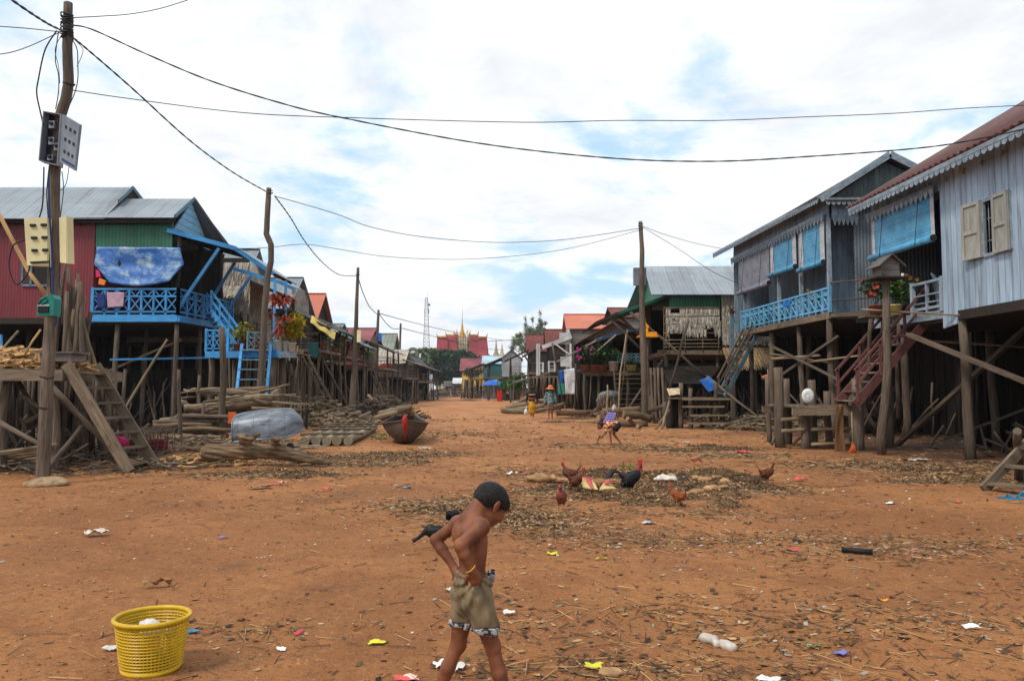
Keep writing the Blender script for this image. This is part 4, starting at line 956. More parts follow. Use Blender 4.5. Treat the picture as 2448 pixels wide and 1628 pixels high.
blind('grey woven roller blind, the farthest left of the three on the blue-railed house',yR(1775),yR(1850),5.28,6.74,m_blindg,m_blindg,gx)
blind('blue roller blind hanging between the grey blind and the corner blind',yR(1853),yR(1916),5.52,6.74,m_blind,m_blindw,gx,wedge=.3)
blind('blue roller blind hung at the corner post of the blue-railed house',yR(1924),yR(1985),5.33,6.74,m_blind,m_blindw,gx,wedge=.3)
cloth('bright blue cloth tied to the blue verandah railing',[P(1872,735,26.4),P(1886,732,26.3),P(1890,718,26.3),P(1874,722,26.4)],m_bluep,'cloth','cloth',.06,.02,nu=8,nv=8)
cloth('green cloth over the corner of the blue verandah railing',[P(1960,716,24.3),P(1976,706,24.1),P(1976,696,24.1),P(1960,704,24.3)],mat('green_cloth',S(60,170,140),S(44,140,116)),'cloth','cloth',.05,.02,nu=8,nv=8)
potplant((gx(25)+.3,25.2,zf),'small yellow flowered plant behind the blue railing near its corner','bush',.12,.2,m_clay,.75,m_yelfl)
potplant((gx(28)+.3,28.2,zf),'dark green potted plant behind the middle of the blue railing','blade',.12,.2,m_clay,.9,None,m_leafd)
potplant((gx(30.4)+.25,30.4,zf),'spiky yellow-green plant at the far end of the blue railing','blade',.12,.2,m_clay,.9,None,m_leafl)
stairs('stairs','faded blue-green stairs with pole handrails below the blue verandah',(9.55,30.6,3.75),(8.0,29.9,1.2),(0,1,0),1.0,9,m_blued,m_plank,railh=.7,dep=.16,mrail=m_pole)
e=E('stair_post',(P(1749,760,31).x,31,0),'pale blue newel post with a fern on top left of the blue verandah','post')
a=P(1750,850,31.5);b=P(1750,752,31.5); q=MB(); q.beam(a,b,.14,.14,up=(0,1,0)); q.build('newel',m_blued,e)
for v in (770,815): q=MB(); q.beam(P(1750,v,31.5),P(1780,v-2,31.4),.05,.09); q.build('cross_rail',m_blued,e)
q=MB(); q.beam(a,Vector((a.x,a.y,0)),.14,.14,up=(0,1,0)); q.build('stilt',m_post,e)
potplant((b.x,b.y,b.z),'fern on top of the pale blue newel post','blade',.1,.12,m_clay,.55,None,m_leaf,n=120)
# front platform of the thatch house
e=E('platform',(6.3,29.6,0),'low wooden platform with ladder rungs below the blue-green stairs','platform')
zp=P(1650,952,29.5).z
for (u,vt,Y,r) in ((1602,945,29.8,.17),(1612,950,30,.17),(1628,915,29.6,.1),(1651,928,29.2,.09),(1712,915,29.4,.1),(1728,925,30.6,.1),(1700,960,30.8,.1),(1590,960,31,.1)):
    q=MB(); X=P(u,1000,Y).x; q.pole((X+U(-.05,.05),Y,-.1),P(u,vt,Y),r,r*.85,9,0,.01,5,.08); q.build('post',m_post if r<.15 else m_dark,e)
q=MB()
for k in range(6): y=29.3+k*.3; q.beam((P(1598,950,y).x,y,zp),(P(1738,950,y).x,y,zp),.28,.05)
q.build('deck',m_plank,e)
for i,(u0,u1,v) in enumerate(((1632,1745,954),(1632,1732,972),(1650,1742,993),(1642,1738,1012))):
    q=MB(); q.beam(P(u0,v,29.0-.05*i),P(u1,v,29.-.05*i),.12,.07); q.build('rung',m_branch,e)
for (a,b) in (((1604,945,29.4),(1582,1018,29.)),((1600,980,29.5),(1566,1020,29))): brace(e,P(*a),Vector((P(*b).x,P(*b).y,0)),.1,rnd=True,m=m_branch)
cloth('cream sack draped over the corner of the low wooden platform',[P(1600,945,29.2),P(1626,942,29.2),P(1626,925,29.6),P(1594,926,29.6)],mat('cream_sack',S(204,188,160),S(176,152,120)),'sack','sack',.08,.03)
cloth('bright blue plastic bag sheet hung at the foot of the blue-green stairs',[P(1694,938,29.6),P(1712,930,29.5),P(1698,900,29.6),P(1672,909,29.7)],m_bluep,'plastic_sheet','plastic sheet',.09,.015)
# perched hen on the beam end
# ============================================================ THATCH HOUSE
e=R3=E('stilt_house',(10,38,0),'stilt house with a grey metal roof, green fascia and ragged thatch walls','house')
Y0=35.; zf=3.2; xl=6.9; xr=14.5; ze=5.72
stilts(e,[6.95,9.3,11.8,14.2],[35.1,38,41.5],zf-.15,.11)
q=MB(); q.box((xl,Y0-.05,zf-.2),(xr,42,zf)); q.build('floor',m_plank,e)
q=MB(); q.beam((xl-.4,Y0-.1,zf-.08),(9.4,Y0-.1,zf-.08),.06,.2); q.build('floor_beam',m_plank,e)
wall(e,(P(1600,720,Y0).x,Y0),(P(1722,720,Y0).x,Y0),P(1650,735,Y0).z,ze+.05,m_grncor)
wall(e,(xl,42),(xr,42),zf,ze,m_dboards); wall(e,(xr,Y0),(xr,42),zf,ze,m_dboards); wall(e,(8.4,37.4),(xr,37.4),zf,ze,m_dboards); wall(e,(xl,38.5),(xl,42),zf,ze,m_dboards)
xa,xb,xc=P(1592,770,Y0).x,P(1718,770,Y0).x,P(1724,770,Y0).x
thatch(e,(xa,Y0-.1),(xb,Y0-.1),P(1650,762,Y0).z,P(1650,737,Y0).z,.2,hole=3,back=False,sw=.045,ln=.34)
thatch(e,(xa,Y0-.12),(xb,Y0-.12),P(1650,798,Y0).z,P(1650,758,Y0).z,.17,hole=5,back=False,sw=.045,ln=.32)
thatch(e,(xc,Y0-.1),(xr,Y0-.1),P(1650,820,Y0).z,ze-.02,.2,sw=.045,ln=.32)
q=MB()
for u in (1587,1592,1600,1638,1680,1718): q.pole(P(u,842,Y0-.16),P(u,736,Y0-.16),.022,.02,5,0,.002)
for v in (736,756,775,797,813,822,830): q.pole(P(1586,v,Y0-.18),P(1722,v-1,Y0-.18),.022,.02,5,0,.002)
q.build('bamboo_lattice',m_branch,e)
thatchroof(e,[(xc,Y0-1.1,2.5),(xc+2.2,Y0-1.1,2.5),(xc+2.2,Y0-.1,3.3),(xc,Y0-.1,3.3)],5,.06,m=mat('tan_thatch',S(176,150,112),S(120,98,70),sc_=(40,3),bump=.3,ev=.4))
zr=7.55
rslope(e,[(6.2,34.55,5.66),(15.2,34.55,5.66),(15.4,38.5,zr),(6.55,38.5,zr)],m_roofg)
rslope(e,[(15.2,42.6,5.66),(6.2,42.6,5.66),(6.55,38.5,zr),(15.4,38.5,zr)],m_roofg)
q=MB(); q.poly([(6.9,35.1,5.6),(6.9,42,5.6),(6.9,38.5,zr-.15)],(1,0,0),.05); q.build('gable',m_grncor,e)
a,b,c=P(1605,703,34.9),P(1478,746,34.9),P(1424,770,34.9)
for (s,t,m) in ((a,b,mat('green_roof_sheet',S(48,128,92),S(38,104,76),corr=(.2,.5,.3),sc_=(1,1),rough=.5)),(b,c,m_dark)):
    q=MB(); q.quad([t,s,s+Vector((0,6.8,0)),t+Vector((0,6.8,0))],0,.04); q.build('awning',m,e)
    q=MB(); q.beam(s+Vector((0,-.03,-.07)),t+Vector((0,-.03,-.07)),.05,.1); q.build('awning_fascia',m_green if m is not m_dark else m_dark,e)
for (p,r_) in (((1460,763,35),(1535,838,35.3)),((1480,756,36),(1540,812,36)),((1507,747,34.7),(1690,903,34.0)),((1646,765,33.8),(1602,925,33.2)),((1585,860,34.9),(1500,980,34.4)),((1545,830,36),(1560,1000,33.5))):
    brace(e,P(*p),P(*r_),.13,rnd=True,m=m_post)
for u in (1556,1564,1573,1582): q=MB(); X=P(u,950,33.6).x; q.pole((X+.1,33.6,-.1),P(u,880,34.2),.07,.06,7,0,.01); q.build('post',m_pole,e)
q=MB(); q.quad([P(1600,918,33.5),P(1690,918,33.5),P(1730,868,35.5),P(1570,868,35.5)],0,.05); o=q.build('lower_shelf',m_dark,e)
screen(e,(7,41.8),(14.5,41.8),0,3.2,110,r=.05); clutter(e,7,14,36,41.5,90,1.6); clutter(e,7.2,9.8,33,35,40,.5)
e=E('spirit_house',P(1550,806,34.2),'small orange-yellow spirit house beside the utility pole','shrine')
a=P(1550,806,34.2); q=MB(); q.box((a.x-.45,34.0,a.z),(a.x+.4,34.6,a.z+.06)); q.box((a.x-.4,34.05,a.z+.06),(a.x+.35,34.1,a.z+.22)); q.build('base',mat('orange_yellow_paint',S(236,160,32),S(212,136,24)),e)
q=MB(); q.box((a.x-.25,34.1,a.z+.06),(a.x-.02,34.4,a.z+.45)); q.build('cell',MATS['orange_yellow_paint'],e)
q=MB(); q.lathe((a.x-.14,34.25,a.z+.45),[(.22,0),(.14,.08),(.1,.14),(.05,.2),(.03,.38),(0,.55)],4,0,False); q.build('roof',MATS['orange_yellow_paint'],e)
q=MB(); q.pole((a.x,34.3,0),(a.x,34.3,a.z),.08,.07); q.build('post',m_post,e)
# ============================================================ further right row
e=rowhouse('stilt house with brown thatch gable, blue verandah railing and potted plants',4.15,8.1,45.4,52,2.7,4.35,P(1470,768,45.4).z+.05,'y',m_dboards,m_rooftile,'R',mat('brown_thatch_gable',S(104,84,68),S(66,52,42),sc_=(30,3),bump=.5),verandah=None,nps=(4,4),openf=True,over=.3)
q=MB(); q.beam(P(1395,892,44.4),P(1560,892,44.4),.08,.32); q.build('edge_beam',m_plank,e)
q=MB(); q.box((4.1,44.4,2.35),(9,46.5,2.5)); q.build('deck',m_plank,e)
for u in (1398,1430,1470,1500): q=MB(); X=P(u,920,44.6).x; q.pole((X,44.6,-.1),(X,44.6,2.4),.09,.08); q.build('post',m_post,e)
for (p,r_) in (((1320,820,45),(1345,960,45)),((1376,740+130,44.6),(1380,960,44.8)),((1418,830,44.6),(1408,980,44.3)),((1500,787,44),(1484,960,43.6))): brace(e,P(*p),P(*r_),.11,rnd=True)
a,b,c=P(1352,862,44.5),P(1425,812,44.5),P(1500,790,44.5)
thatchroof(e,[a+Vector((-.3,0,0)),a+Vector((-.3,2.5,0)),P(1440,806,44.5)+Vector((0,2.5,0)),P(1440,806,44.5)],6,.09)
thatchroof(e,[P(1418,848,43.9),P(1430,852,45.9),P(1478,802,46.0),P(1472,800,44)],6,.09)
q=MB(); q.quad([P(1425,818,44.6),P(1530,786,44.6),P(1530,786,44.6)+Vector((0,5,0)),P(1425,818,44.6)+Vector((0,5,0))],0,.05); q.build('awning',m_dark,e)
q=MB(); q.beam(P(1425,816,44.5),P(1470,796,44.5),.06,.14); q.beam(P(1470,796,44.5),P(1532,787,44.5),.06,.14); q.build('awning_fascia',mat('dull_navy_paint',S(50,76,110),S(40,60,90)),e)
rail(e,P(1477,872,44.3),P(1532,872,44.3),.62,5,m_blued,'X',.06)
screen(e,P(1378,900,45),P(1478,900,45),0,2.3,90,r=.06); q=MB(); q.quad([(3.9,45.3,0),(8.6,45.3,0),(8.6,45.3,2.35),(3.9,45.3,2.35)],0,.03); q.build('understory_screen',mat('dark_woven_mat',S(52,50,46),S(30,28,26),sc_=(30,2),bump=.6),e)
for (u,v,l,k,lm,fl,h,pt) in ((1400,880,'magenta bougainvillea shrub on the verandah under the thatch awning','bush',m_leafd,m_magenta,1.2,m_clay),(1422,884,'dark bushy plant next to the magenta bougainvillea','bush',m_leafd,None,1.1,m_clay),(1440,884,'tall bushy green plant in the middle of the flower verandah','bush',m_leaf,None,1.2,m_clay),(1467,888,'leafy plant in a big white bucket at the top of the plank steps','bush',m_leaf,None,.9,m_whitep),(1509,890,'fern in a yellow bucket beside the utility pole on the right','blade',m_leaf,None,.8,m_yelp)):
    p=P(u,v,44.3); potplant((p.x,p.y,2.5),l,k,.3,.5 if pt is m_whitep else .3,pt,h,fl,lm,n=420)
st=stairs('stairs','plank ladder steps beside the utility pole on the right',Vector((P(1508,895,43.8).x,43.9,2.5)),Vector((P(1518,980,41.6).x,41.4,0)),(1,0,0),1.9,9,m_pole,m_branch,dep=.1)
e=rowhouse('white and grey boarded stilt house with an orange roof and a white verandah','0' and 4.5,11,60,65,3.1,6.2,P(1400,752,62.5).z,'x',m_boards,m_rooforange,'R',m_whitew,front=m_whitew,verandah=None)
yv=59.6
q=MB(); a=P(1366,800,yv);b=P(1296,826,yv);c=P(1288,840,yv)
q.quad([b,a,a+Vector((0,5,0)),b+Vector((0,5,0))],0,.05); q.build('awning',m_roofd,e)
q=MB(); q.beam(a+Vector((0,-.1,-.15)),b+Vector((0,-.1,-.15)),.06,.3); q.build('awning_fascia',m_whitew,e)
q=MB(); q.box((P(1282,895,yv).x,yv,2.35),(4.5,65,2.5)); q.build('verandah_deck',m_plank,e)
for u in (1284,1289,1364): 
    q=MB(); X=P(u,850,yv).x; q.beam((X,yv,2.5),(X,yv,P(u,822,yv).z),.14,.14,up=(0,1,0)); q.build('verandah_post',m_whitew,e)
brace(e,P(1322,818,yv-.05),P(1362,848,yv-.05),.16,.1,m_whitew); brace(e,P(1318,826,yv+1),P(1356,856,yv+1),.14,.1,m_boards)
wall(e,(P(1340,860,yv).x,yv+.02),(P(1364,860,yv).x,yv+.02),P(1350,876,yv).z,P(1350,853,yv).z,m_whitew); wall(e,(P(1338,800,yv).x,yv+.3),(4.5,yv+.3),4.9,5.8,m_whitew)
rail(e,P(1284,890,yv),P(1298,890,yv),.7,1,m_whitew,'bar',.08); rail(e,P(1312,890,yv),P(1326,890,yv),.8,1,m_whitew,'bar',.08)
for u in np.linspace(1284,1395,12): q=MB(); X=P(u,920,59.5).x; q.pole((X,59.5,-.1),(X,59.5,2.4),.1,.09); q.build('post',m_pole,e)
q=MB(); q.quad([P(1225,916,57),P(1322,890,57),P(1330,888,59),P(1228,912,59)],0,.04); q.build('low_awning',m_roofd,e)
q=MB(); 
for u in (1228,1250,1275,1300): q.pole((P(u,960,57).x,57,0),P(u,908-(u-1228)*.2,57),.06,.05)
q.build('low_frame',m_pole,e)
cloth('blue plastic sheet hung on the stilts beside the white screen',[P(1334,915,56.8),P(1347,915,56.8),P(1346,884,56.8),P(1333,887,56.8)],m_bluep,'plastic_sheet','plastic sheet',.06,.02)
cloth('turquoise green sheet hung below the blue plastic sheet',[P(1334,943,56.75),P(1351,943,56.75),P(1349,917,56.75),P(1334,916,56.75)],mat('turquoise_sheet',S(40,164,150),S(30,140,126)),'plastic_sheet','plastic sheet',.06,.02)
cloth('white patterned sheet stretched on the stilts as a screen',[P(1352,942,56.7),P(1392,943,56.7),P(1390,877,56.7),P(1348,884,56.7)],mat('white_patterned_sheet',S(214,216,222),S(150,152,164),sc_=(5,5),contrast=(.52,.7)),'sheet_screen','sheet',.08,.02)
for u in (1322,1334,1349,1393): pass
e=rowhouse('stilt house with a maroon ridge and pale blue-grey roof behind the green awning',7.2,15,53,59,3.2,6.4,P(1450,737,56).z,'x',m_boards,m_rooftile,'R',m_boards)
e=rowhouse('small house with a steep dark red tile roof nearer the white verandah',P(1310,800,72).x,10,70,74,3.0,5.6,P(1320,788,72).z,'x',m_dboards,m_rooftile,'R',m_boards,verandah=(1.8,1.2),aw=m_roofd)
e=rowhouse('small house with a steep dark red tile roof, further from the white verandah',P(1264,800,84).x,8,82,86,3.0,5.6,P(1270,800,84).z,'x',m_dboards,m_rooftile,'R',m_boards,verandah=(2.,1.2),aw=m_roofd)
e=rowhouse('grey walled gable house far down the right row',P(1200,880,100).x,P(1246,880,100).x,99,108,3.0,5.4,P(1220,836,100).z,'y',m_gwall,m_roofd,'R',m_gwall,verandah=(1.8,1.),aw=m_roofd)
e=rowhouse('house with a pale blue sheet roof below the red temple',P(1158,870,116).x,P(1200,870,116).x,114,121,3.,5.2,P(1170,850,117).z,'x',mat('teal_house_sheet',S(44,104,104),S(34,84,88)),mat('pale_blue_roof',S(172,196,208),S(156,180,194),corr=(.3,.4,.15)),'R',m_gwall,verandah=(2.,1.),aw=m_blued)
e=E('building',(-8,150,0),'yellow building with a faded red roof left of the blue umbrella','building')
xa,xb=P(1106,900,150).x,P(1150,900,150).x
for (p,r_) in (((xa,150),(xb,150)),((xa,156),(xb,156)),((xa,150),(xa,156)),((xb,150),(xb,156))): wall(e,p,r_,0,5.2,m_yelw,.2)
roof2(e,xa,xb,150,156,5.2,P(1120,856,153).z,'x',m_roofpink,.6,m_yelw)
for u in (1114,1126,1138): q=MB(); X=P(u,900,149.8).x; q.box((X,149.85,1.2),(X+.5,149.89,3.2)); q.build('window',m_dark,e)
# ============================================================ utility poles and wires
def upole(label,pts,Y,rs,group='utility poles along the street',collars=(),base=None):
    P0=[P(u,v,Y) for u,v in pts]; b=P0[-1].copy(); P0.append(Vector((b.x,b.y,-.3)))
    rs=list(rs)+[rs[-1]]; e=E('utility_pole',(b.x,b.y,0),label,'utility pole',group)
    # densify
    pp=[];rr=[]
    for i in range(len(P0)-1):
        for k in range(4): pp.append(P0[i].lerp(P0[i+1],k/4)); rr.append(rs[i]+(rs[i+1]-rs[i])*k/4)
    pp.append(P0[-1]); rr.append(rs[-1])
    q=MB(); q.tube(pp,rr,12,0,.05); q.build('shaft',m_post,e)
    for (u,v,r,n) in collars:
        q=MB()
        for k in range(n):
            c=P(u,v+k*6-3*n,Y); q.tube([c+Vector((math.cos(a)*r,math.sin(a)*r,.02*math.sin(a*2+k))) for a in np.linspace(0,6.28,13)],.012,5,cap=False)
        q.build('wire_wrap',m_cable,e)
    return e
Y1=12.5
p1=upole('tall crooked pole carrying two meter boxes, nearest on the left',[(163,8),(161,112),(164,197),(157,239),(145,275),(130,421),(129,477),(131,630),(118,825),(112,928),(102,1150)],Y1,[.07,.075,.078,.08,.082,.085,.088,.09,.095,.097,.1],collars=((160,52,.09,5),(160,84,.09,4),(165,206,.085,1),(113,905,.1,1),(107,977,.105,1)))
upole('bent pole rising behind the stacked logs on the left',[(643,450),(640,500),(637,560),(648,585),(648,625),(640,660),(632,750),(628,850),(622,935),(618,1005)],24,[.075,.085,.09,.09,.09,.095,.1,.11,.115,.12],collars=((645,462,.09,2),))
upole('slim straight pole with a cream box, third along the left side',[(856,640),(853,720),(850,820),(846,900),(840,993)],43.5,[.08,.1,.13,.16,.2],collars=((856,660,.11,1),))
upole('pole with a blue box, fourth along the left side',[(905,741),(902,800),(898,880),(896,965)],63,[.1,.13,.15,.18])
upole('short dark pole, fifth along the left side',[(958,773),(956,830),(953,900),(952,960)],82,[.1,.12,.15,.16])
upole('small far pole with a white box at the end of the left row',[(998,840),(998,880),(997,950)],130,[.13,.15,.17])
upole('straight grey pole with a pale box on the right side of the street',[(1531,530),(1535,600),(1534,700),(1537,800),(1540,900),(1541,1017)],31.7,[.08,.095,.11,.125,.13,.14],collars=((1532,545,.1,3),))
def mbox(label,u0,v0,u1,v1,Y,m,d=.15,name='meter_box'):
    a=P(u0,v1,Y);b=P(u1,v0,Y); q=MB(); q.box((a.x,Y,a.z),(b.x,Y+d,b.z)); return q.build(name,m,label=label,cat='meter box')
# boxes hung on the poles
e=E('meter_box',P(122,395,12.35),'grey electricity meter box with its door hanging open, high on the nearest left pole','meter box')
def q4(pts,Y=12.4,th=.0): return [P(u,v,Y) for u,v in pts]
c=q4([(107,390),(150,402),(158,282),(118,275)],12.45)
q=MB(); q.quad(c,0,.02); q.build('back_panel',m_navy,e)
q=MB(); fr=Vector((0,-.16,0))
f=[p+fr for p in c]
for i in range(4): a,b=c[i],c[(i+1)%4]; q.quad([a,b,b+fr,a+fr],0,.015)
q.build('case',m_greybox,e)
for (u,v,s) in ((125,299,1),(124,338,1),(137,352,1),(121,378,.7)):
    q=MB(); a=P(u,v,12.36); q.box((a.x-.045,12.34,a.z-.06*s),(a.x+.045,12.44,a.z+.06*s)); w_=q.build('meter',m_greybox,e); q=MB(); q.lathe((0,0,0),[(.0,0),(.03,0),(.03,.02),(0,.02)],12); q.v=[(v_[0]+a.x,12.335-v_[2],v_[1]+a.z+.015) for v_ in q.v]; q.build('dial',m_black,w_)
d=[P(146,388,12.28),P(181,409,12.0),P(193,299,12.0),P(152,275,12.28)]
q=MB(); q.quad(d,0,.04); dr=q.build('door',m_greybox,e)
q=MB()
for i in range(3):
    for j in range(3):
        s,t=.18+.26*i,.22+.26*j; a=d[0].lerp(d[1],s).lerp(d[3].lerp(d[2],s),t); ux=(d[1]-d[0])*.12; uz=(d[3]-d[0])*.07; n=Vector((.0,-.024,0)); q.quad([a+n,a+ux+n,a+ux+uz+n,a+uz+n],0,.006)
q.build('slots',m_black,dr)
q=MB(); a=d[0].lerp(d[3],.1);b=d[1].lerp(d[2],.1);a2=d[0].lerp(d[3],.04);b2=d[1].lerp(d[2],.04); n=Vector((0,-.024,0)); q.quad([a2+n+(b2-a2)*.1,b2+n-(b2-a2)*.05,b+n-(b-a)*.05,a+n+(b-a)*.1],0,.006); q.build('blue_strip',mat('navy_strip',S(60,78,120)),dr)
e=E('meter_box',P(92,638,12.3),'cream meter cabinet with slotted front, open against the nearest left pole','meter box')
c=q4([(70,636),(118,638),(118,522),(63,524)],12.3); q=MB(); q.quad(c,0,.12); q.build('cabinet',m_cream,e)
q=MB()
for (u,v) in ((78,539),(104,538),(81,569),(106,568),(82,599),(108,598)): a=P(u,v,12.225); q.box((a.x-.04,12.21,a.z-.02),(a.x+.045,12.24,a.z+.02))
q.build('slots',m_black,e)
q=MB(); a=P(73,628,12.22);b=P(117,626,12.22); q.beam(a,b,.02,.03); q.build('wire_slot',m_dark,e)
c=[P(145,628,12.3),P(160,630,12.2),P(159,518,12.2),P(143,521,12.3)]; q=MB(); q.quad(c,0,.02); q.quad([P(160.3,630,12.2),P(177,632,12.3),P(174,521,12.3),P(159.3,518,12.2)],0,.02); q.build('open_cover',m_cream,e)
mbox('pale grey cabinet fixed near the top of the right hand pole',1515,640,1545,682,31.95,m_greybox,.18)
mbox('narrow cream meter box on the slim third left pole',853,789,862,818,43.1,m_cream); mbox('bright blue box fixed on the fourth left pole',904,796,912,815,62.6,m_bluep,.3); mbox('small white box on the far left pole',1000,853,1004,866,129.5,m_whitep,.4)
# teal cut jug tied on the first pole
e=E('plastic_jug',P(121,757,12.3),'cut-open teal plastic jug tied to the nearest left pole','jug')
q=MB(); a=P(122,757,12.3); w,h=.135,.33
pr=[(-.135,0),(.12,0),(.13,.27),(.1,.33),(.02,.31),(-.08,.25),(-.135,.16)]
q.poly([(a.x+x,12.25,a.z+z) for x,z in pr],(0,1,0),.2); q.build('jug_body',m_teal,e)
q=MB(); q.tube([(a.x-.11,12.14,a.z+.17),(a.x-.08,12.14,a.z+.25),(a.x+.0,12.14,a.z+.3),(a.x+.03,12.14,a.z+.25),(a.x-.05,12.14,a.z+.17)],.014,6); q.build('handle',m_teal,e)
q=MB(); q.box((a.x-.11,12.13,a.z+.05),(a.x+.05,12.15,a.z+.15)); q.box((a.x-.12,12.135,a.z+.15),(a.x+.06,12.148,a.z+.17),1); q.build('cut_opening',[m_black,m_whitep],e)
# wires
def wire(label,pts,Ys,r,m=None,n=10,group=None,tw=0.,name='wire'):
    """pts native px; Ys distances at ends (interpolated) or list"""
    if not isinstance(Ys,list): Ys=list(np.linspace(Ys[0],Ys[1],len(pts)))
    K=len(pts); A=np.array(pts,float); out_=[]
    for i in range(K-1):
        p0=A[max(i-1,0)];p1_=A[i];p2=A[i+1];p3=A[min(i+2,K-1)]
        for k in range(n):
            t=k/n; c=.5*((2*p1_)+(-p0+p2)*t+(2*p0-5*p1_+4*p2-p3)*t*t+(-p0+3*p1_-3*p2+p3)*t**3)
            out_.append(P(c[0],c[1],Ys[i]+(Ys[i+1]-Ys[i])*t))
    out_.append(P(A[-1][0],A[-1][1],Ys[-1]))
    q=MB()
    if tw:
        # two strands twisted round each other
        L=0; a1=[];a2=[]
        fine=[]
        for i in range(len(out_)-1):
            for k in range(5): fine.append(out_[i].lerp(out_[i+1],k/5))
        fine.append(out_[-1])
        for i,p in enumerate(fine):
            if i: L+=(p-fine[i-1]).length
            o=Vector((math.cos(L*tw)*r*.5,math.sin(L*tw)*r*.5,math.sin(L*tw)*r*.5)); a1.append(p+o);a2.append(p-o)
        q.tube(a1,r*.75,5,cap=False); q.tube(a2,r*.75,5,cap=False)
    else: q.tube(out_,r,5,cap=False)
    return q.build(name,m or m_cable,label=label,cat='wire',group=group)
k=1.0382
def kk(l): return [(a*k,b*k) for a,b in l]
wire('thick twisted cable entering from the top left corner to the nearest pole',kk([(18,-6),(70,30),(115,58),(150,74)]),(9.5,12.5),.016,tw=9)
wire('thick twisted cable sloping from the nearest pole to the bent pole',kk([(150,74),(190,105),(300,200),(430,318),(530,393),(612,441)]),(12.4,24),.017,tw=8)
wire('heavy sagging cable crossing the whole sky to the right roof',kk([(150,60),(205,66),(330,122),(480,185),(640,236),(780,270),(1100,330),(1400,364),(1640,372),(1860,361),(2100,343),(2230,325),(2380,293)]),(12.4,13.6),.0125,tw=9)
wire('thin cable crossing the sky just under the heavy sagging one at left',kk([(165,208),(300,228),(560,260),(820,272),(1200,282),(1420,278),(1650,278),(1850,270),(2050,262),(2220,250),(2380,242)]),(12.4,15),.008)
wire('thin cable rising from the nearest pole to the top edge of the view',kk([(160,42),(235,38),(300,33),(370,20),(450,-5)]),(12.4,15),.008)
wire('upper thin cable leaving the nearest pole to the left edge',kk([(-10,61),(60,66),(128,73),(150,74)]),(11,12.5),.007)
wire('lower thin sagging cable leaving the nearest pole to the left edge',kk([(-10,127),(30,120),(75,104),(118,84),(146,72)]),(11,12.5),.007)
for i,(pts,r) in enumerate((([(136,74),(108,120),(92,190),(88,225),(97,270),(104,300)],.012),([(140,76),(134,120),(133,150),(140,180),(140,220),(133,262)],.008),([(170,90),(184,118),(186,150),(186,190),(178,225),(161,262)],.008),([(172,90),(196,115),(197,130),(184,160)],.005),([(150,80),(132,118),(140,160),(143,200)],.005),([(176,86),(165,160)],.005),([(105,400),(104,450),(100,500),(84,550),(72,600),(68,650),(40,680),(22,640),(30,590),(55,575),(110,550)],.012),([(118,395),(112,460),(115,520),(117,600),(122,700)],.009),([(148,410),(152,450),(147,500),(142,540),(150,560),(145,600),(142,680),(150,690),(154,650)],.007),([(165,400),(158,440),(145,455),(138,440)],.006))):
    wire(('thick black loop of cable hanging left of the nearest pole top','looping wire running down to the grey meter box','wire bowing out to the right of the nearest pole','short stray wire right of the nearest pole top','thin loose wire beside the crooked pole top','short thin wire hanging right of the crooked pole','long looping black cable tangled at the cream meter cabinet','dark cable running down the front of the nearest pole','wire drooping past the open cover of the cream cabinet','small curled wire below the grey meter box')[i],pts if i>5 else pts,[12.3]*len(pts),r,group='loose wires hanging on the nearest pole')
wire('blue hose-like cable strapped down the nearest pole',[(116,420),(118,500),(124,600),(127,700),(135,760),(132,780)],[12.28]*6,.014,mat('blue_cable',S(44,70,130)))
wire('cable descending from the bent pole to the slim third pole',kk([(633,452),(668,500),(700,553),(740,602),(780,632),(822,635)]),(24,43.5),.02,tw=5)
wire('cable sagging from the third pole to the fourth pole',kk([(825,640),(835,672),(850,705),(869,724)]),(43.5,63),.03)
wire('cable sagging from the fourth pole to the fifth pole',kk([(874,724),(890,745),(905,757),(922,756)]),(63,82),.035)
wire('thin wire from the fourth pole toward the far temple',kk([(874,722),(960,745),(1060,768),(1160,784)]),(63,150),.04)
wire('thin wire from the fifth pole running far down the street',kk([(926,756),(1000,775),(1100,800),(1160,806)]),(82,150),.04)
wire('upper thin wire strung across the street from the bent pole to the right pole',kk([(632,452),(690,468),(780,495),(850,522),(960,544),(1100,557),(1200,558),(1300,552),(1400,538),(1474,526)]),(24,31.7),.012)
wire('lower thin wire strung across the street to the right pole',kk([(540,575),(620,570),(700,563),(780,574),(880,590),(1000,597),(1100,596),(1220,586),(1330,568),(1474,530)]),(26,31.7),.01)
wire('upper wire from the right pole to the blue-grey house eave',kk([(1478,520),(1530,540),(1600,560),(1662,573)]),(31.7,32.5),.011)
wire('lower wire from the right pole dropping behind the blinds',kk([(1478,522),(1560,572),(1640,625),(1705,655)]),(31.7,31.2),.011)
wire('thin power line crossing far behind near the temple',kk([(1105,787),(1200,783),(1320,788)]),(190,130),.06)
e=blob('stone','flat tan stone lying at the foot of the nearest left pole','stone',G(114,1158)+Vector((.0,-.05,.02)),(.34,.26,.1),m_rock,.02,.18,6)
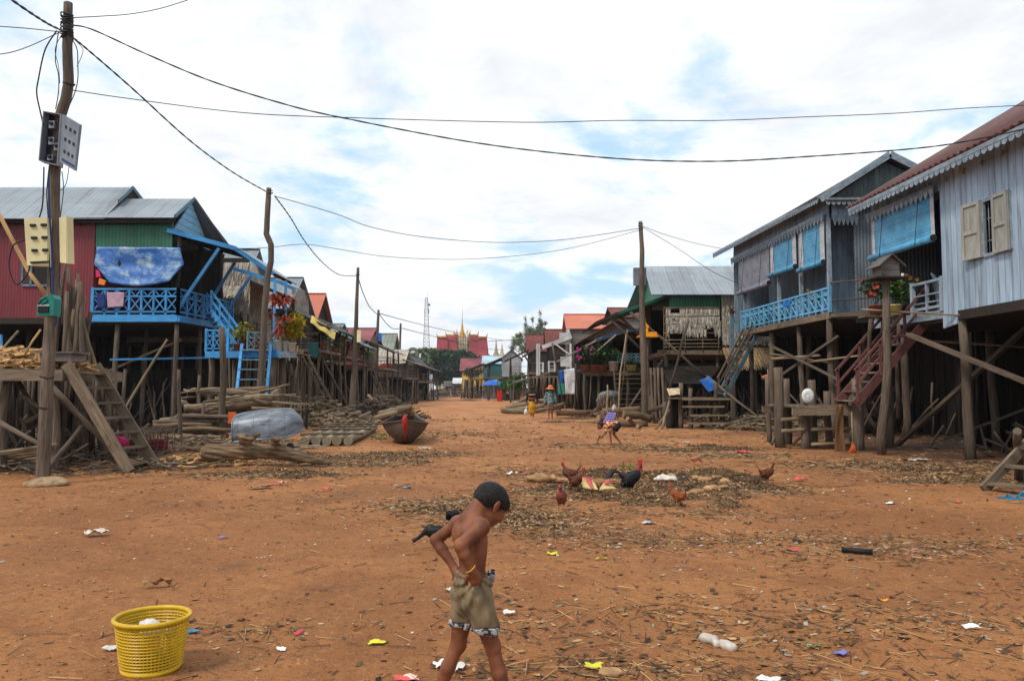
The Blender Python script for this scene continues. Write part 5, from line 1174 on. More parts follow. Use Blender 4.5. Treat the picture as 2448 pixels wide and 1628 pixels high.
# ============================================================ near-left platform, its steps and wood
e=E('platform',(-9.6,15,0),'low wooden platform loaded with split firewood beside the nearest pole','platform')
zp=1.86; xe=-8.2
q=MB()
for k in range(9): y=14.15+k*.26; q.beam((-13,y,zp-.03),(xe,y,zp-.03),.24,.05)
q.build('deck',m_plank,e)
q=MB(); q.beam((-13,14.02,zp-.12),(xe+.15,14.02,zp-.12),.06,.2); q.build('edge_beam',m_plank,e)
q=MB(); q.beam((xe,14.05,zp-.12),(xe,16.4,zp-.12),.06,.2); q.build('edge_beam',m_plank,e)
for (x,y) in ((-8.3,14.2),(-9.2,14.3),(-10.2,14.2),(-11.4,14.3),(-8.4,16.2),(-9.6,16.2),(-11,16.2),(-12.4,15)): q=MB(); q.pole((x+U(-.1,.1),y,-.1),(x,y,zp-.15),.08,.07); q.build('post',m_post,e)
for a,b in (((0,1010,14),(100,1065,13.4)),((125,925,13.8),(290,1090,14.4)),((52,945,14.4),(130,1000,14.4)),((110,1125,13.2),(195,1020,14.2)),((200,1005,14.4),(290,1100,14.5)),((40,905,15.5),(150,1100,15.2)),((0,980,15),(60,1130,15)),((60,1010,14.6),(110,985,14.6)),((130,940,15.6),(190,1000,15.4))): 
    p=P(*a);r_=P(*b); p.z=max(p.z,.05); r_.z=max(r_.z,.05); brace(e,p,r_,.1,rnd=True,m=m_pole)
for k in range(7):
    q=MB(); q.pole(P(-30,1085+k*6,14.2+.1*k),P(125+U(-20,30),1062+k*7,14+.1*k),.035,.03,6,0,.006); q.build('low_slat',m_branch,e)
screen(e,(-13,16.5),(-8.3,16.9),0,1.8,44,m_pole,r=.05); clutter(e,-12.5,-8.6,14.6,16.6,60,1.0)
stairs('stairs','weathered plank steps leaning on the firewood platform',(-8.05,14.6,1.95),(-6.85,14.6,.02),(0,1,0),1.0,7,m_plank,m_plank,dep=.2,th=.05,treadd=.2)
def splitwood(name,label,c,ext,n,lr=(.25,.5),wr=(.04,.09),m=None,base=0,dome=True,kind='stuff',cat='firewood'):
    q=MB()
    for _ in range(n):
        a=U(0,6.28); r=math.sqrt(R()); x=c[0]+math.cos(a)*r*ext[0]; y=c[1]+math.sin(a)*r*ext[1]; h=ext[2]*(1-r**1.5 if dome else 1)
        z=c[2]+h*U(.0,1)*1.0+.03; th=U(0,6.28); l=U(*lr); d=Vector((math.cos(th),math.sin(th),U(-.35,.35)))*l/2; w=U(*wr)
        q.beam(Vector((x,y,z))-d,Vector((x,y,z))+d,w,w*U(.3,.8),tw=U(0,3))
    return q.build(name,m or m_tan,label=label,cat=cat,kind=kind)
splitwood('split_firewood','heap of pale split firewood on the platform beside the nearest pole',(-9.6,15,1.86),(1.5,.9,.42),520)
q=MB(); a=P(148,846,14.3); q.box((a.x-.28,14.1,a.z-.15),(a.x+.28,14.6,a.z)); q.box((a.x-.33,14.05,a.z+.003),(a.x+.34,14.65,a.z+.03)); q.build('wooden_box',m_boards,label='small grey wooden box on top of the split firewood',cat='box')
# leaning poles bundle
for i in range(26):
    bx=-9.35+U(-.45,.5); tx=P(205+U(-38,22),0,16.8).x; tz=U(3.1,3.9) if i>3 else (4.45,4.1,3.7,4.0)[i]
    q=MB(); q.pole((bx-U(-.3,.45),16.9+U(-.5,.5),.0),(tx+U(-.05,.1),16.8+U(-.2,.25),tz),U(.04,.085),U(.03,.055),7,0,.012,6,.08); q.build('leaning_pole',random.choice([m_pole,m_branch,m_post]),label='rough pole standing in the leaning bundle behind the firewood platform',cat='pole',group='rough poles leaning together behind the firewood platform')
q=MB(); q.tube([P(-6,505,12.9),P(30,575,12.9),P(70,652,12.8),P(114,710,12.6)],.035,8,0,.05); q.build('bamboo_pole',m_tan,label='long tan bamboo pole slanting down from the left edge to the nearest pole',cat='pole')
q=MB(); q.tube([P(58,850,14.5),P(78,815,14.6),P(97,788,14.7)],.02,6); q.build('bamboo_pole',m_tan,label='short pale stick poking up from the firewood at the left edge',cat='pole')
q=MB(); q.beam(P(0,800,15.5),P(2,862,15.5),.07,.05,up=(0,1,0)); q.build('blue_post',m_blue,label='bright blue post end at the left edge above the firewood',cat='post')
# fish traps under the ladder
for (c,l) in ((P(330,1035,17.5),'wire fish trap with red netting below the plank steps'),(P(372,1030,18),'rusty cage trap standing beside the lower log stack')):
    e=E('fish_trap',(c.x,c.y,.05),l,'fish trap'); q=MB(); r=.28
    for t in np.linspace(-.5,.5,7): q.tube([(c.x+t,c.y+math.cos(a)*r,.34+math.sin(a)*r) for a in np.linspace(0,6.28,13)],.01,4,cap=False)
    for a in np.linspace(0,6.28,17)[:-1]: q.tube([(c.x-.5,c.y+math.cos(a)*r,.34+math.sin(a)*r),(c.x+.5,c.y+math.cos(a)*r,.34+math.sin(a)*r)],.006,4)
    q.build('wire_frame',m_pole,e); q=MB(); q.box((c.x-.2,c.y-.1,.1),(c.x+.25,c.y+.1,.35)); q.build('netting',mat('red_netting',S(150,40,44),S(90,26,30),sc_=(30,30)),e)
blob('bundle','bright pink bundle lying behind the lower plank steps','bundle',P(285,1060,16.5),(.2,.14,.14),mat('pink_cloth',S(210,50,110)),.02,.25,14)
splitwood('brushwood','scraps of dark brushwood littered under the firewood platform',(-8.6,15.2,0),(3.,1.4,.3),260,(.2,.8),(.015,.04),m_pole)
splitwood('brushwood','broken sticks and bark beneath the red and green house',(-15,24,0),(6,3.5,.35),420,(.2,.9),(.02,.05),m_pole)
# ---------------- log stacks
def log(pts,r,label=None,group=None,m=None,name='log',n=9,jit=.16,mb=False):
    q=MB(); pp=[];rr=[];K=len(pts)
    for i in range(K-1):
        for t in range(3): pp.append(Vector(pts[i]).lerp(Vector(pts[i+1]),t/3)); rr.append((r[i]+(r[i+1]-r[i])*t/3) if isinstance(r,(list,tuple)) else r*U(.93,1.07))
    pp.append(Vector(pts[-1])); rr.append(r[-1] if isinstance(r,(list,tuple)) else r*.9)
    q.tube(pp,[x*.82 for x in rr],n,0,jit,1); return q.build(name,[m or m_log,m_logend],label=label,cat='log',group=group)
gU='logs of the upper stack behind the grey boat'; gL='thin logs of the lower stack between stakes'
def lg(u0,v0,u1,v1,Y,r,lab,grp,m=None,dy=.3,bend=.06):
    a=P(u0,v0,Y);b=P(u1,v1,Y+dy); mid=a.lerp(b,.5)+Vector((0,U(-.1,.1),U(-bend,bend))); log([a,a.lerp(mid,.5)+Vector((0,0,U(-.03,.03))),mid,b],[r,r*1.02,r*.95,r*.85],lab,grp,m)
for (u0,v0,u1,v1,Y,r,m) in ((470,936,620,945,22.3,.14,m_branch),(505,945,640,930,22.8,.13,m_log),(515,958,665,948,22.1,.15,m_branch),(440,975,560,968,21.8,.14,m_branch),(430,960,470,985,21.9,.1,m_branch),(540,978,650,965,21.9,.15,m_log),(455,995,570,992,22.2,.12,m_log),(560,992,652,982,22.3,.12,m_pole),(640,955,668,930,22.2,.12,m_branch),(520,1010,640,1004,22.5,.13,m_log),(450,1012,530,1010,22.4,.12,m_pole),(600,950,640,965,21.7,.07,m_branch),(470,930,440,932,22.2,.05,m_branch),(560,1020,660,1018,22.6,.14,m_log),(440,1024,560,1022,22.7,.14,m_log)):
    lg(u0,v0,u1,v1,Y,r,'thick weathered log in the upper stack behind the grey boat',gU,m)
for i in range(26):
    row=i//4; v=1054-row*9.5+U(-3,3); u0=385+U(-25,50); u1=u0+U(90,150); u1=min(u1,560)
    lg(u0,v,u1,v+U(-5,5),20.6+U(0,.8),U(.055,.1),'crooked thin log in the lower stack between the stakes',gL,random.choice([m_log,m_branch,m_pole]))
lg(372,1049,494,1052,20.1,.15,'fat cut log at the bottom front of the lower stack',None,m_log); lg(490,1045,520,1047,20.0,.1,'short cut log with a pale round end at the lower stack',None,m_log)
for (u,v0,v1,Y,r,l) in ((428,1065,883,20,.06,'thin stake holding the left end of the log stacks'),(530,1000,783,21.2,.1,'tall crooked stake standing in the middle of the upper log stack'),(486,1000,962,21.1,.06,'short stake against the upper log stack'),(477,930,897,22,.05,'small stake end poking up behind the upper log stack')):
    a=P(u,v1,Y); b=Vector((P(u+2,v0,Y).x,Y,-.05)); q=MB(); q.pole(b,a,r,r*.8,8,0,.015,6,.08); q.build('stake',m_post,label=l,cat='stake')
q=MB(); a=P(545,1012,20.4);b=P(562,985,20.4); q.box((a.x,20.4,a.z),(b.x,20.5,b.z)); q.build('painted_board',m_orangeb,label='small orange painted board on the logs beside the grey boat',cat='board')
# driftwood log in front (organic)
def L_(u,v,Y): return P(u,v,Y)
pr=[('c',L_(500,1082,15.3),L_(585,1080,15.3),.17,.15,.05),('c',L_(585,1080,15.3),L_(665,1078,15.4),.15,.15,.06),('c',L_(665,1078,15.4),L_(715,1092,15.3),.14,.12,.06),('c',L_(715,1092,15.3),L_(785,1106,15.1),.1,.05,.05),
('c',L_(585,1078,15.3),L_(584,1046,15.1),.1,.09,.06),('c',L_(584,1058,15.2),L_(617,1040,15.),.07,.05,.05),('c',L_(584,1050,15.1),L_(572,1040,15.1),.07,.05,.04),('c',L_(655,1076,15.3),L_(658,1052,15.2),.09,.07,.06),('c',L_(658,1052,15.2),L_(664,1050,15.),.06,.045,.03)]
D,lo,h_,ax=field(pr,.014,.05); X,Y,Z=np.meshgrid(*ax,indexing='ij'); D=D+.016*np.sin(X*5+np.sin(Y*31+Z*22)*1.5)*np.sin(Z*30+Y*25+X*3)+.008*np.sin(X*13+Z*60)
surf(D,lo,h_,'driftwood_log',[mat('driftwood',S(134,110,84),S(78,62,46),sc_=(3,14),bump=.8,bsc=(7,50),dirt=(S(96,98,60),2.,.55,.8)),m_logend],mfn=lambda c:(c[:,0]<pr[0][1].x-.1),smooth=1,label='gnarled driftwood log with two branch stumps lying in front of the grey boat',cat='log')
splitwood('bark_scraps','orange-brown bark scraps around the end of the driftwood log',(-6.7,15.6,0),(1.6,.9,.12),200,(.08,.3),(.02,.06),m_tan)
splitwood('firewood_heap','big heap of brown chopped branches behind the grey boat',(-8.8,33,0),(3.0,2.2,1.25),900,(.4,1.3),(.05,.13),m_branch)
splitwood('firewood_heap','heap of sticks topped by pale logs, beyond the slim third pole',(-6.4,38.5,0),(1.9,1.8,1.25),700,(.4,1.5),(.03,.09),m_pole)
for (a,b,r) in (((860,1002,35.5),(900,1008,35.5),.26),((905,992,36),(985,972,37),.22),((890,1003,35.6),(950,985,36),.16),((975,975,36.5),(1000,1000,36),.14)): lg(a[0],a[1],b[0],b[1],a[2],r,'pale peeled log in front of the stick heap near the third pole','pale peeled logs at the stick heap',m_branch)
lg(905,965,880,945,38,.1,'upright stub log on top of the stick heap',None,m_branch)
# right side logs
gR='logs lying under the flower verandah on the right'
for (u0,v0,u1,v1,Y,r) in ((1440,985,1530,978,32.5,.2),(1430,1000,1470,1003,31,.18),(1490,990,1556,1000,31,.2),(1470,1012,1545,1014,30.5,.17),(1500,1000,1520,1018,29.6,.1),(1540,985,1600,965,32,.12),(1524,1018,1535,1016,29.3,.11),(1330,988,1410,985,38,.17),(1450,1020,1490,1014,31,.13)): lg(u0,v0,u1,v1,Y,r,'worn log on the ground below the flower verandah',gR,m_log)
gF='long logs lying beside the walkers'
for (u0,v0,u1,v1,Y,r) in ((1200,983,1300,970,48,.2),(1210,975,1290,958,49,.18),(1225,966,1330,955,50,.18),(1198,979,1260,984,46,.2),(1270,985,1350,965,48,.16),(1240,960,1275,950,50,.12),(1290,975,1340,975,50,.2)): lg(u0,v0,u1,v1,Y,r,'long grey log in the pile right of the walking women',gF,m_branch)
splitwood('firewood_heap','scattered logs and bark along the foot of the right row',(5.5,43,0),(2.4,1.4,.45),260,(.3,1.),(.05,.12),m_log); splitwood('brushwood','broken wood and sticks under the blue-railed house',(10.5,29.5,0),(3.4,1.8,.6),380,(.3,1.2),(.03,.1),m_branch)
splitwood('brushwood','dark rubbish and sticks along the far end of the street',(-6,150,0),(22,8,2.2),500,(1,4),(.1,.4),m_pole)
# ---------------- boats and raft
def hull(e,c,yaw,L,W,Hh,mats,inv=False,n=26,bow=.45,flat=.35,stern=.55,tilt=(0,0),th=.03,sheer=.25):
    """outer and inner skin"""
    q=MB(); M=Matrix.Translation(c)@Matrix.Rotation(yaw,4,'Z')@Matrix.Rotation(tilt[0],4,'Y')@Matrix.Rotation(tilt[1]+(math.pi if inv else 0),4,'X'); K=12
    def sec(t,o):
        w=W/2*min(1,(math.sin(math.pi*min(t/bow,1)/2)**.8))*min(1,(stern+(1-stern)*math.sin(math.pi*min((1-t)/.5,1)/2))); w=max(w,.012)-o*.6
        zk=Hh*(.0+.75*max(0,(1-t/(bow*.8)))**2.4+.12*max(0,(t-.7)/.3)**2)+o; zt=Hh*(1+sheer*abs(2*t-1)**2)
        r=[]
        for i in range(K+1):
            a=-1+2*i/K; s=abs(a); x=math.copysign(min(1,(s/.5)**.8*flat if s<.5 else flat+(1-flat)*((s-.5)/.5)**.75),a) if s>0 else 0
            z=zk if s<.35 else zk+(zt-zk)*((s-.35)/.65)**1.35
            r.append(Vector((t*L-L/2,x*max(w,.005),z-(o if s==1 else 0))))
        return r
    for o,fl in ((0,0),(th,1)):
        vs=[];uv=[]
        for i in range(n+1):
            for p in sec(i/n,o): vs.append(M@p)
        fs=[];us=[]
        for i in range(n):
            for j in range(K):
                f=(i*(K+1)+j,(i+1)*(K+1)+j,(i+1)*(K+1)+j+1,i*(K+1)+j+1); fs.append(f[::-1] if fl else f); u=[(jj/K*W*1.3,ii/n*L) for ii,jj in ((i,j),(i+1,j),(i+1,j+1),(i,j+1))]; us.append(u[::-1] if fl else u)
        fs.append(tuple(range(n*(K+1),n*(K+1)+K+1))); us.append([(0,0)]*(K+1))
        q.add(vs,fs,0 if not fl else len(mats)-1,True,us,(0,0))
    q.build('hull',mats,e)
    g=MB()
    for s in (0,K): g.tube([M@sec(i/n,0)[s] for i in range(n+1)],.022,6)
    g.tube([M@sec(1,0)[j] for j in range(K+1)],.018,6)
    g.build('gunwale',mats[0],e); return M,sec
e=E('overturned_boat',G(645,1065),'grey painted boat lying upside down beside the log stacks','boat')
M,sec=hull(e,Vector(P(640,1016,17.6))+Vector((0,0,.27)),math.radians(184),1.5,1.0,.4,[m_alu,m_dark],inv=True,tilt=(.08,-.4),bow=.3,flat=.6,stern=.85,sheer=.12)
q=MB(); a=P(575,1065,17.6); q.tube([a,P(598,1050,17.6)],.07,8); q.build('prop_log',m_log,e); q=MB(); b=P(692,1045,17.8); q.tube([Vector((b.x,17.6,.02)),Vector((b.x,17.9,.2))],.09,8); q.build('prop_log',m_dark,e)
e=E('wooden_boat',G(970,1070),'worn wooden boat with a red painted prow facing the camera','boat')
bc=G(968,1066); bd=Vector((-.137,.99,0))
M,sec=hull(e,bc+bd*1.75+Vector((0,0,.02)),math.radians(97.8),3.5,1.3,.5,[m_boat,m_dark],bow=.38,flat=.42,stern=.5,sheer=.3)
q=MB(); st=[M@sec(t,0)[6] for t in (0,.03,.07,.12,.18)]; q.tube([st[0]+Vector((.0,-.02,.42)),st[0]+Vector((0,-.05,.32)),st[0]+Vector((0,-.03,.12)),st[1],st[2],st[3],st[4]],[.03,.075,.06,.035,.022,.018,.015],8)
q.build('red_prow',m_redb,e)
e=E('log_raft',G(780,1075),'raft of five thick logs tied with cross poles, beside the wooden boat','raft')
for i in range(5):
    a=G(728+i*26,1066); b=G(798+i*24,1030); r=.12; a.z=b.z=r+.0; q=MB()
    q.tube([a.lerp(b,t)+Vector((U(-.02,.02),0,U(-.01,.01))) for t in np.linspace(0,1,7)],r,12,0,.05,1); q.build('raft_log',[mat('raft_log_wood',S(150,134,108),S(112,98,76),sc_=(20,1.5),bump=.4),mat('raft_log_end',S(150,138,120),S(110,100,84),sc_=(30,30),coord='Object')],e)
for t,w_ in ((.12,1.1),(.45,1.1),(.7,1.3),(.95,1.3)):
    a=G(728,1066).lerp(G(800,1030),t)+Vector((-.25,0,.26));b=G(828,1066).lerp(G(888,1030),t)+Vector((.3,.3,.26)); q=MB(); q.pole(a,b,.04,.035,6,0,.01); q.build('cross_pole',m_pole,e)

splitwood('driftwood_tangle','tangled driftwood sticks spilling in front of the log stacks',(-7.6,19.6,0),(2.6,1.3,.3),300,(.25,1.1),(.02,.06),m_branch)
splitwood('driftwood_tangle','thin grey sticks strewn over the ground left of the stake',(-9.6,17.6,0),(1.8,1.6,.28),260,(.25,1.),(.015,.05),m_pole)
for i in range(40):
    a=P(U(430,660),U(935,1035),U(21.6,22.6)); th=U(-.25,.25); l=U(.5,1.3); q=MB(); q.pole(a,a+Vector((l*math.cos(th),U(-.2,.2),l*math.sin(th))),U(.02,.05),U(.012,.03),6,0,.05,4,.12); q.build('driftwood_branch',random.choice([m_branch,m_pole,m_log]),label='bleached branch tangled among the thick logs of the upper stack',cat='branch',group='bleached branches in the upper log stack')
# ============================================================ far end: temple, trees, mast
e=E('temple',(-20,260,0),'red-roofed temple with golden finials and a gilded spire under scaffolding','temple')
YT=260; T=lambda u,v,dy=0:P(u,v,YT+dy)
def trapz(u0,u1,vt,vb,dy,m,name):
    q=MB(); a,b,c,d=T(u0,vb,dy-6),T(u1,vb,dy-6),T(u1-(2 if u1>1105 else 3),vt,dy),T(u0+(2 if u0<1105 else 3),vt,dy)
    q.quad([a,b,c,d],0,.3); q.quad([Vector((b.x,b.y+12,b.z)),Vector((a.x,a.y+12,a.z)),d,c],0,.3); q.build(name,m,e)
for (u0,u1,vt,vb,dy) in ((1043,1072,806,848,0),(1064,1092,802,845,2),(1082,1098,799,840,4),(1122,1146,802,846,2),(1142,1166,808,850,0),(1117,1128,799,842,4),(1126,1166,842,860,-8),(1043,1100,842,858,-8)): trapz(u0,u1,vt,vb,dy,m_temple_r,'roof_tier')
for (u0,u1,v) in ((1044,1066,805),(1066,1087,801),(1122,1143,801),(1143,1164,806)):
    q=MB(); q.beam(T(u0,v,-1),T(u1,v,-1),.5,.5); q.build('gold_ridge',m_temple_g,e)
for (u,v,s) in ((1045,806,-1),(1066,802,-1),(1086,799,-1),(1092,797,-1),(1117,797,1),(1123,799,1),(1143,801,1),(1164,806,1)):
    q=MB(); q.tube([T(u,v,-1),T(u-.8*s,v-3,-1),T(u+1.2*s,v-6,-1),T(u+.6*s,v-10,-1)],[.3,.22,.15,.05],6); q.build('finial',m_temple_g,e)
sc_=YT/1867.; c=T(1105,806,3)
q=MB(); pr=[(11,-6),(11,0),(10,3),(8.6,4),(8,8),(6.4,9),(6,12),(4.8,13),(4.4,16),(3.,17),(2.6,22),(1.9,26),(1.1,30),(.7,36),(.25,52)]
q.lathe((c.x,c.y,c.z-1),[(r*sc_,z*sc_*1.45) for r,z in pr],8,0,False); q.build('spire',m_temple_g,e)
q=MB(); q.box((T(1096,860).x,YT-2,T(0,860).z),(T(1117,860).x,YT+3,T(0,806).z)); q.build('central_gable',m_temple_w,e)
q=MB(); q.box((T(1040,900).x,YT+2,0),(T(1170,900).x,YT+14,T(0,846).z)); q.build('walls',m_temple_w,e)
q=MB()
for u in (1092,1096,1101,1108,1113,1118,1122): q.beam(T(u,862,-10),T(u,800,-10),.18,.18,up=(0,1,0))
for v in (806,815,824,833,842,851): q.beam(T(1090,v,-10),T(1124,v,-10),.18,.18)
for (a,b) in (((1092,842),(1104,824)),((1118,842),(1108,824))): q.beam(T(*a,-10),T(*b,-10),.16,.16)
o=q.build('scaffolding',m_branch,e)
for (u,v0,l) in ((1186,817,'slender grey-gold stupa spire right of the temple'),(1200,827,'smaller stupa spire farther right of the temple')):
    c=P(u,850,230); h=(855-v0)*230/1867*1.; q=MB(); q.lathe((c.x,230,0),[(1.4,0),(1.4,c.z-3),(.9,c.z-1),(1.,c.z),(.5,c.z+h*.25),(.3,c.z+h*.5),(.08,c.z+h)],8,0,False); q.build('stupa',m_temple_w,label=l,cat='stupa')
# mast
e=E('radio_mast',(P(1020,900,280).x,280,0),'red and white lattice radio mast with a drum antenna','mast')
b=P(1020,929,280); 
def mp(t,s,dy=0): # t 0 top..1 bottom
    v=712+t*(905-712); w=(2.8+7*t)/1.; return P(1019.5+s*w,v,280+dy)
q=MB()
for s in (-1,1):
    for dy in (-1,1): q.beam(mp(0,s,dy*.6),mp(1.05,s,dy*1.5),.22,.22,up=(0,1,0))
N_=22
for i in range(N_):
    t0,t1=i/N_,(i+1)/N_
    for dy in (-1,1): q.beam(mp(t0,-1,dy),mp(t1,1,dy),.1,.1); q.beam(mp(t0,1,dy),mp(t1,-1,dy),.1,.1); q.beam(mp(t0,-1,dy),mp(t0,1,dy),.12,.12)
q.build('lattice',[m_mast],e)
q=MB(); c=P(1026,729,279); q.lathe((0,0,0),[(0,0),(.45,0),(.45,.5),(0,.5)],14); q.v=[(v[0]+c.x,c.y-v[2]-.3,v[1]+c.z) for v in q.v]; q.build('drum_antenna',m_greybox,e)
for u,v0,v1 in ((1025,738,750),(1015.5,740,752)): q=MB(); q.beam(P(u,v0,279),P(u,v1,279),.25,.2,up=(0,1,0)); q.build('panel_antenna',m_greybox,e)
q=MB(); q.beam(P(1021.5,700,280),P(1021.5,714,280),.1,.1,up=(0,1,0)); q.build('lightning_rod',m_mast,e)
# trees
def tree(name,label,base,H,crowns,lm,trunk_r,n,size,group=None,limbs=6,sway=.3,asp=.5,shell=.55):
    e=E(name,base,label,'tree',group); b=Vector(base); q=MB(); top=b+Vector((0,0,H*.5))
    q.tube([b-Vector((0,0,.3)),b+Vector((U(-.2,.2),0,H*.2)),top],[trunk_r,trunk_r*.8,trunk_r*.5],8,0,.06)
    for c,r in crowns:
        s=b.lerp(top,U(.35,1)); c=Vector(c); q.tube([s,s.lerp(c,.5)+Vector((0,0,.1*H*R())),c],[trunk_r*.45,trunk_r*.25,trunk_r*.1],6)
    q.build('trunk',m_post,e); q=MB()
    tot=sum(r[0]*r[2] for c,r in crowns)
    for c,r in crowns: leaves(q,c,r,int(n*r[0]*r[2]/tot),size,0,0,asp,shell)
    q.build('crown',lm,e); return e
def cr(lst,Y,dy=4,rr=1.): 
    s=Y/1867
    return [((P(u,v,Y).x,Y+U(-dy,dy),P(u,v,Y).z),(ru*s,ru*s*.9,rv*s)) for u,v,ru,rv in lst]
tree('rain_tree','broad dark green rain tree in front of the temple',(P(1072,925,215).x,215,0),12,cr([(1018,868,18,10),(1035,850,20,11),(1060,846,24,10),(1085,848,22,10),(1110,850,20,9),(1130,856,16,7),(1010,890,14,12),(1030,880,20,14),(1055,875,22,16),(1080,872,20,14),(1100,870,16,11),(1040,905,20,12),(1065,905,16,10),(1090,890,12,8),(1012,905,12,10),(1120,866,14,7),(1075,900,12,10),(1025,896,16,14),(1050,890,18,14),(1095,905,10,8),(1048,862,24,12),(1075,858,22,11)],215,6),m_leafd,.9,9000,1.15,asp=.6)
gp='palms and loose trees behind the end of the left row'
for i,(u,v,h) in enumerate(((1000,838,1.),(975,850,.8),(1010,862,.7),(988,866,.6))):
    Y=160+i*6; b=(P(u,929,Y).x,Y,0); c=P(u,v,Y); e=E('palm_tree',b,('tallest feathery palm behind the left row end','thin palm left of the tallest palm','palm leaning near the radio mast foot','short palm behind the thatched hut')[i],'tree',gp)
    q=MB(); q.tube([b,c],[.25,.18],7); q.build('trunk',m_post,e); q=MB()
    for k in range(22):
        a=U(0,6.28); l=U(2.2,3.4); el=U(-.3,1.1); d=Vector((math.cos(a),math.sin(a),0)); pts=[c+d*(l*t)*math.cos(el*.7)+Vector((0,0,l*(math.sin(el)*t-.75*t*t))) for t in np.linspace(0,1,6)]
        for j in range(5):
            for s in (-1,1):
                for t in (0,.5):
                    p=pts[j].lerp(pts[j+1],t); w=Vector((-d.y,d.x,0))*s*.75*(1-.12*j); q.add([p,p+w*.5+Vector((0,0,-.25)),p+w+Vector((0,0,-.6)),pts[j+1]],[(0,1,2,3)],0)
    q.build('fronds',m_leafg,e)
tree('loose_tree','wispy grey-green tree between the palms and the mast',(P(1020,929,175).x,175,0),9,cr([(1008,870,10,12),(1000,880,8,12),(1022,852,7,8),(1036,842,5,10),(1012,888,10,10)],175),m_leafg,.3,1300,.8,group=gp)
tree('feathery_tree','tall feathery grey-green tree behind the dark red roofs on the right',(P(1285,929,130).x,130,0),13,cr([(1290,768,5,6),(1288,785,10,8),(1292,800,12,10),(1268,790,10,10),(1262,806,11,12),(1245,800,8,9),(1238,820,12,11),(1225,832,9,8),(1276,815,12,12),(1256,775,4,8),(1300,790,5,8),(1285,830,16,12),(1250,835,14,10),(1236,803,6,8),(1290,752,2,8),(1293,778,8,14),(1272,765,3,10),(1282,795,18,14),(1262,790,12,16),(1246,815,14,12),(1303,775,5,6),(1296,810,14,14),(1270,830,20,14),(1256,764,2,8),(1230,818,10,14)],130,2),mat('pale_feathery_leaf',S(132,146,112),S(92,106,76),bump=0,ev=.4),.3,11000,.3,asp=.3,shell=.15)
for i,(u,v,Y,h,l) in enumerate(((1208,935,96,3.0,'small bright papaya tree beside the grey gable house'),(1240,922,75,3.2,'bushy green plant on the low awning of the right row'),(1120,905,130,5,'small tree before the yellow building'),(1140,900,125,5,'dark little tree beside the umbrella'),(1000,925,95,4,'slim green shrub by the far left pole'))):
    b=Vector((P(u,929,Y).x,Y,0)); c=P(u,v-12,Y); tree('small_tree',l,b,c.z,[((c.x+U(-.6,.6),Y+U(-.5,.5),c.z+U(-.5,.4)),(U(.7,1.2),.8,U(.5,.8))) for _ in range(5)],m_leaf if i in (0,1,4) else m_leafd,.1,700,.28)
# background bits
e=E('parasol',(P(1181,945,97).x,97,0),'blue beach umbrella open at the far end of the right row','umbrella')
c=P(1181,907,97); q=MB(); q.lathe((c.x,97,c.z),[(0,0),(.5,-.08),(1.0,-.3),(1.5,-.72),(1.49,-.74),(.95,-.34),(0,-.05)],10,0,False); q.build('canopy',mat('blue_white_canopy',S(50,110,210),S(190,210,235),sc_=(3,3),contrast=(.5,.62)),e); q=MB(); q.tube([(c.x,97,0),(c.x,97,c.z)],.04,6); q.build('pole',m_whitep,e)
e=E('crate',(P(1194,945,92).x,92,0),'bright red box standing beneath the blue umbrella','box'); a=P(1188,946,92);b=P(1200,934,92); q=MB(); q.box((a.x,92,0),(b.x,92.6,b.z)); q.build('box_body',mat('red_plastic',S(200,40,34)),e); q=MB(); q.box((a.x-.03,91.97,b.z+.004),(b.x+.03,92.63,b.z+.07)); q.build('lid',MATS['red_plastic'],e)
def shed(label,u0,u1,vt,vb,Y,mw,mr):
    a=P(u0,vb,Y);b=P(u1,vt,Y); e=E('shed',((a.x+b.x)/2,Y,0),label,'shed'); 
    q=MB(); q.box((a.x,Y,0.),(b.x,Y+4,b.z)); q.build('walls',mw,e); roof2(e,a.x,b.x,Y,Y+4,b.z,b.z+1.2,'x',mr,.5,mw)
shed('small cream shed under the rain tree at the street end',1007,1029,905,925,200,m_whitew,m_roofg); shed('low dark shed with a white roof patch under the rain tree',1064,1085,922,932,190,m_dboards,m_roofd); shed('white-roofed open stall right of the low dark shed',1086,1100,915,930,188,m_dboards,m_whitew)
shed('yellow sign-topped shed under the left side of the rain tree',1009,1021,898,912,205,m_yelw,m_rooforange)
for (u,v0,Y) in ((1135,880,120),(1128,880,128)): pass
q=MB()
for i in range(40): u=1105+i*2.1; q.pole((P(u,929,118+U(-3,3)).x,118+U(-3,3),0),P(u+U(-2,2),U(905,925),118),.08,.07,5,0,.02,2)
q.build('stake_thicket',m_pole,label='tangle of stakes below the yellow building and the blue roof',cat='stakes',kind='stuff')
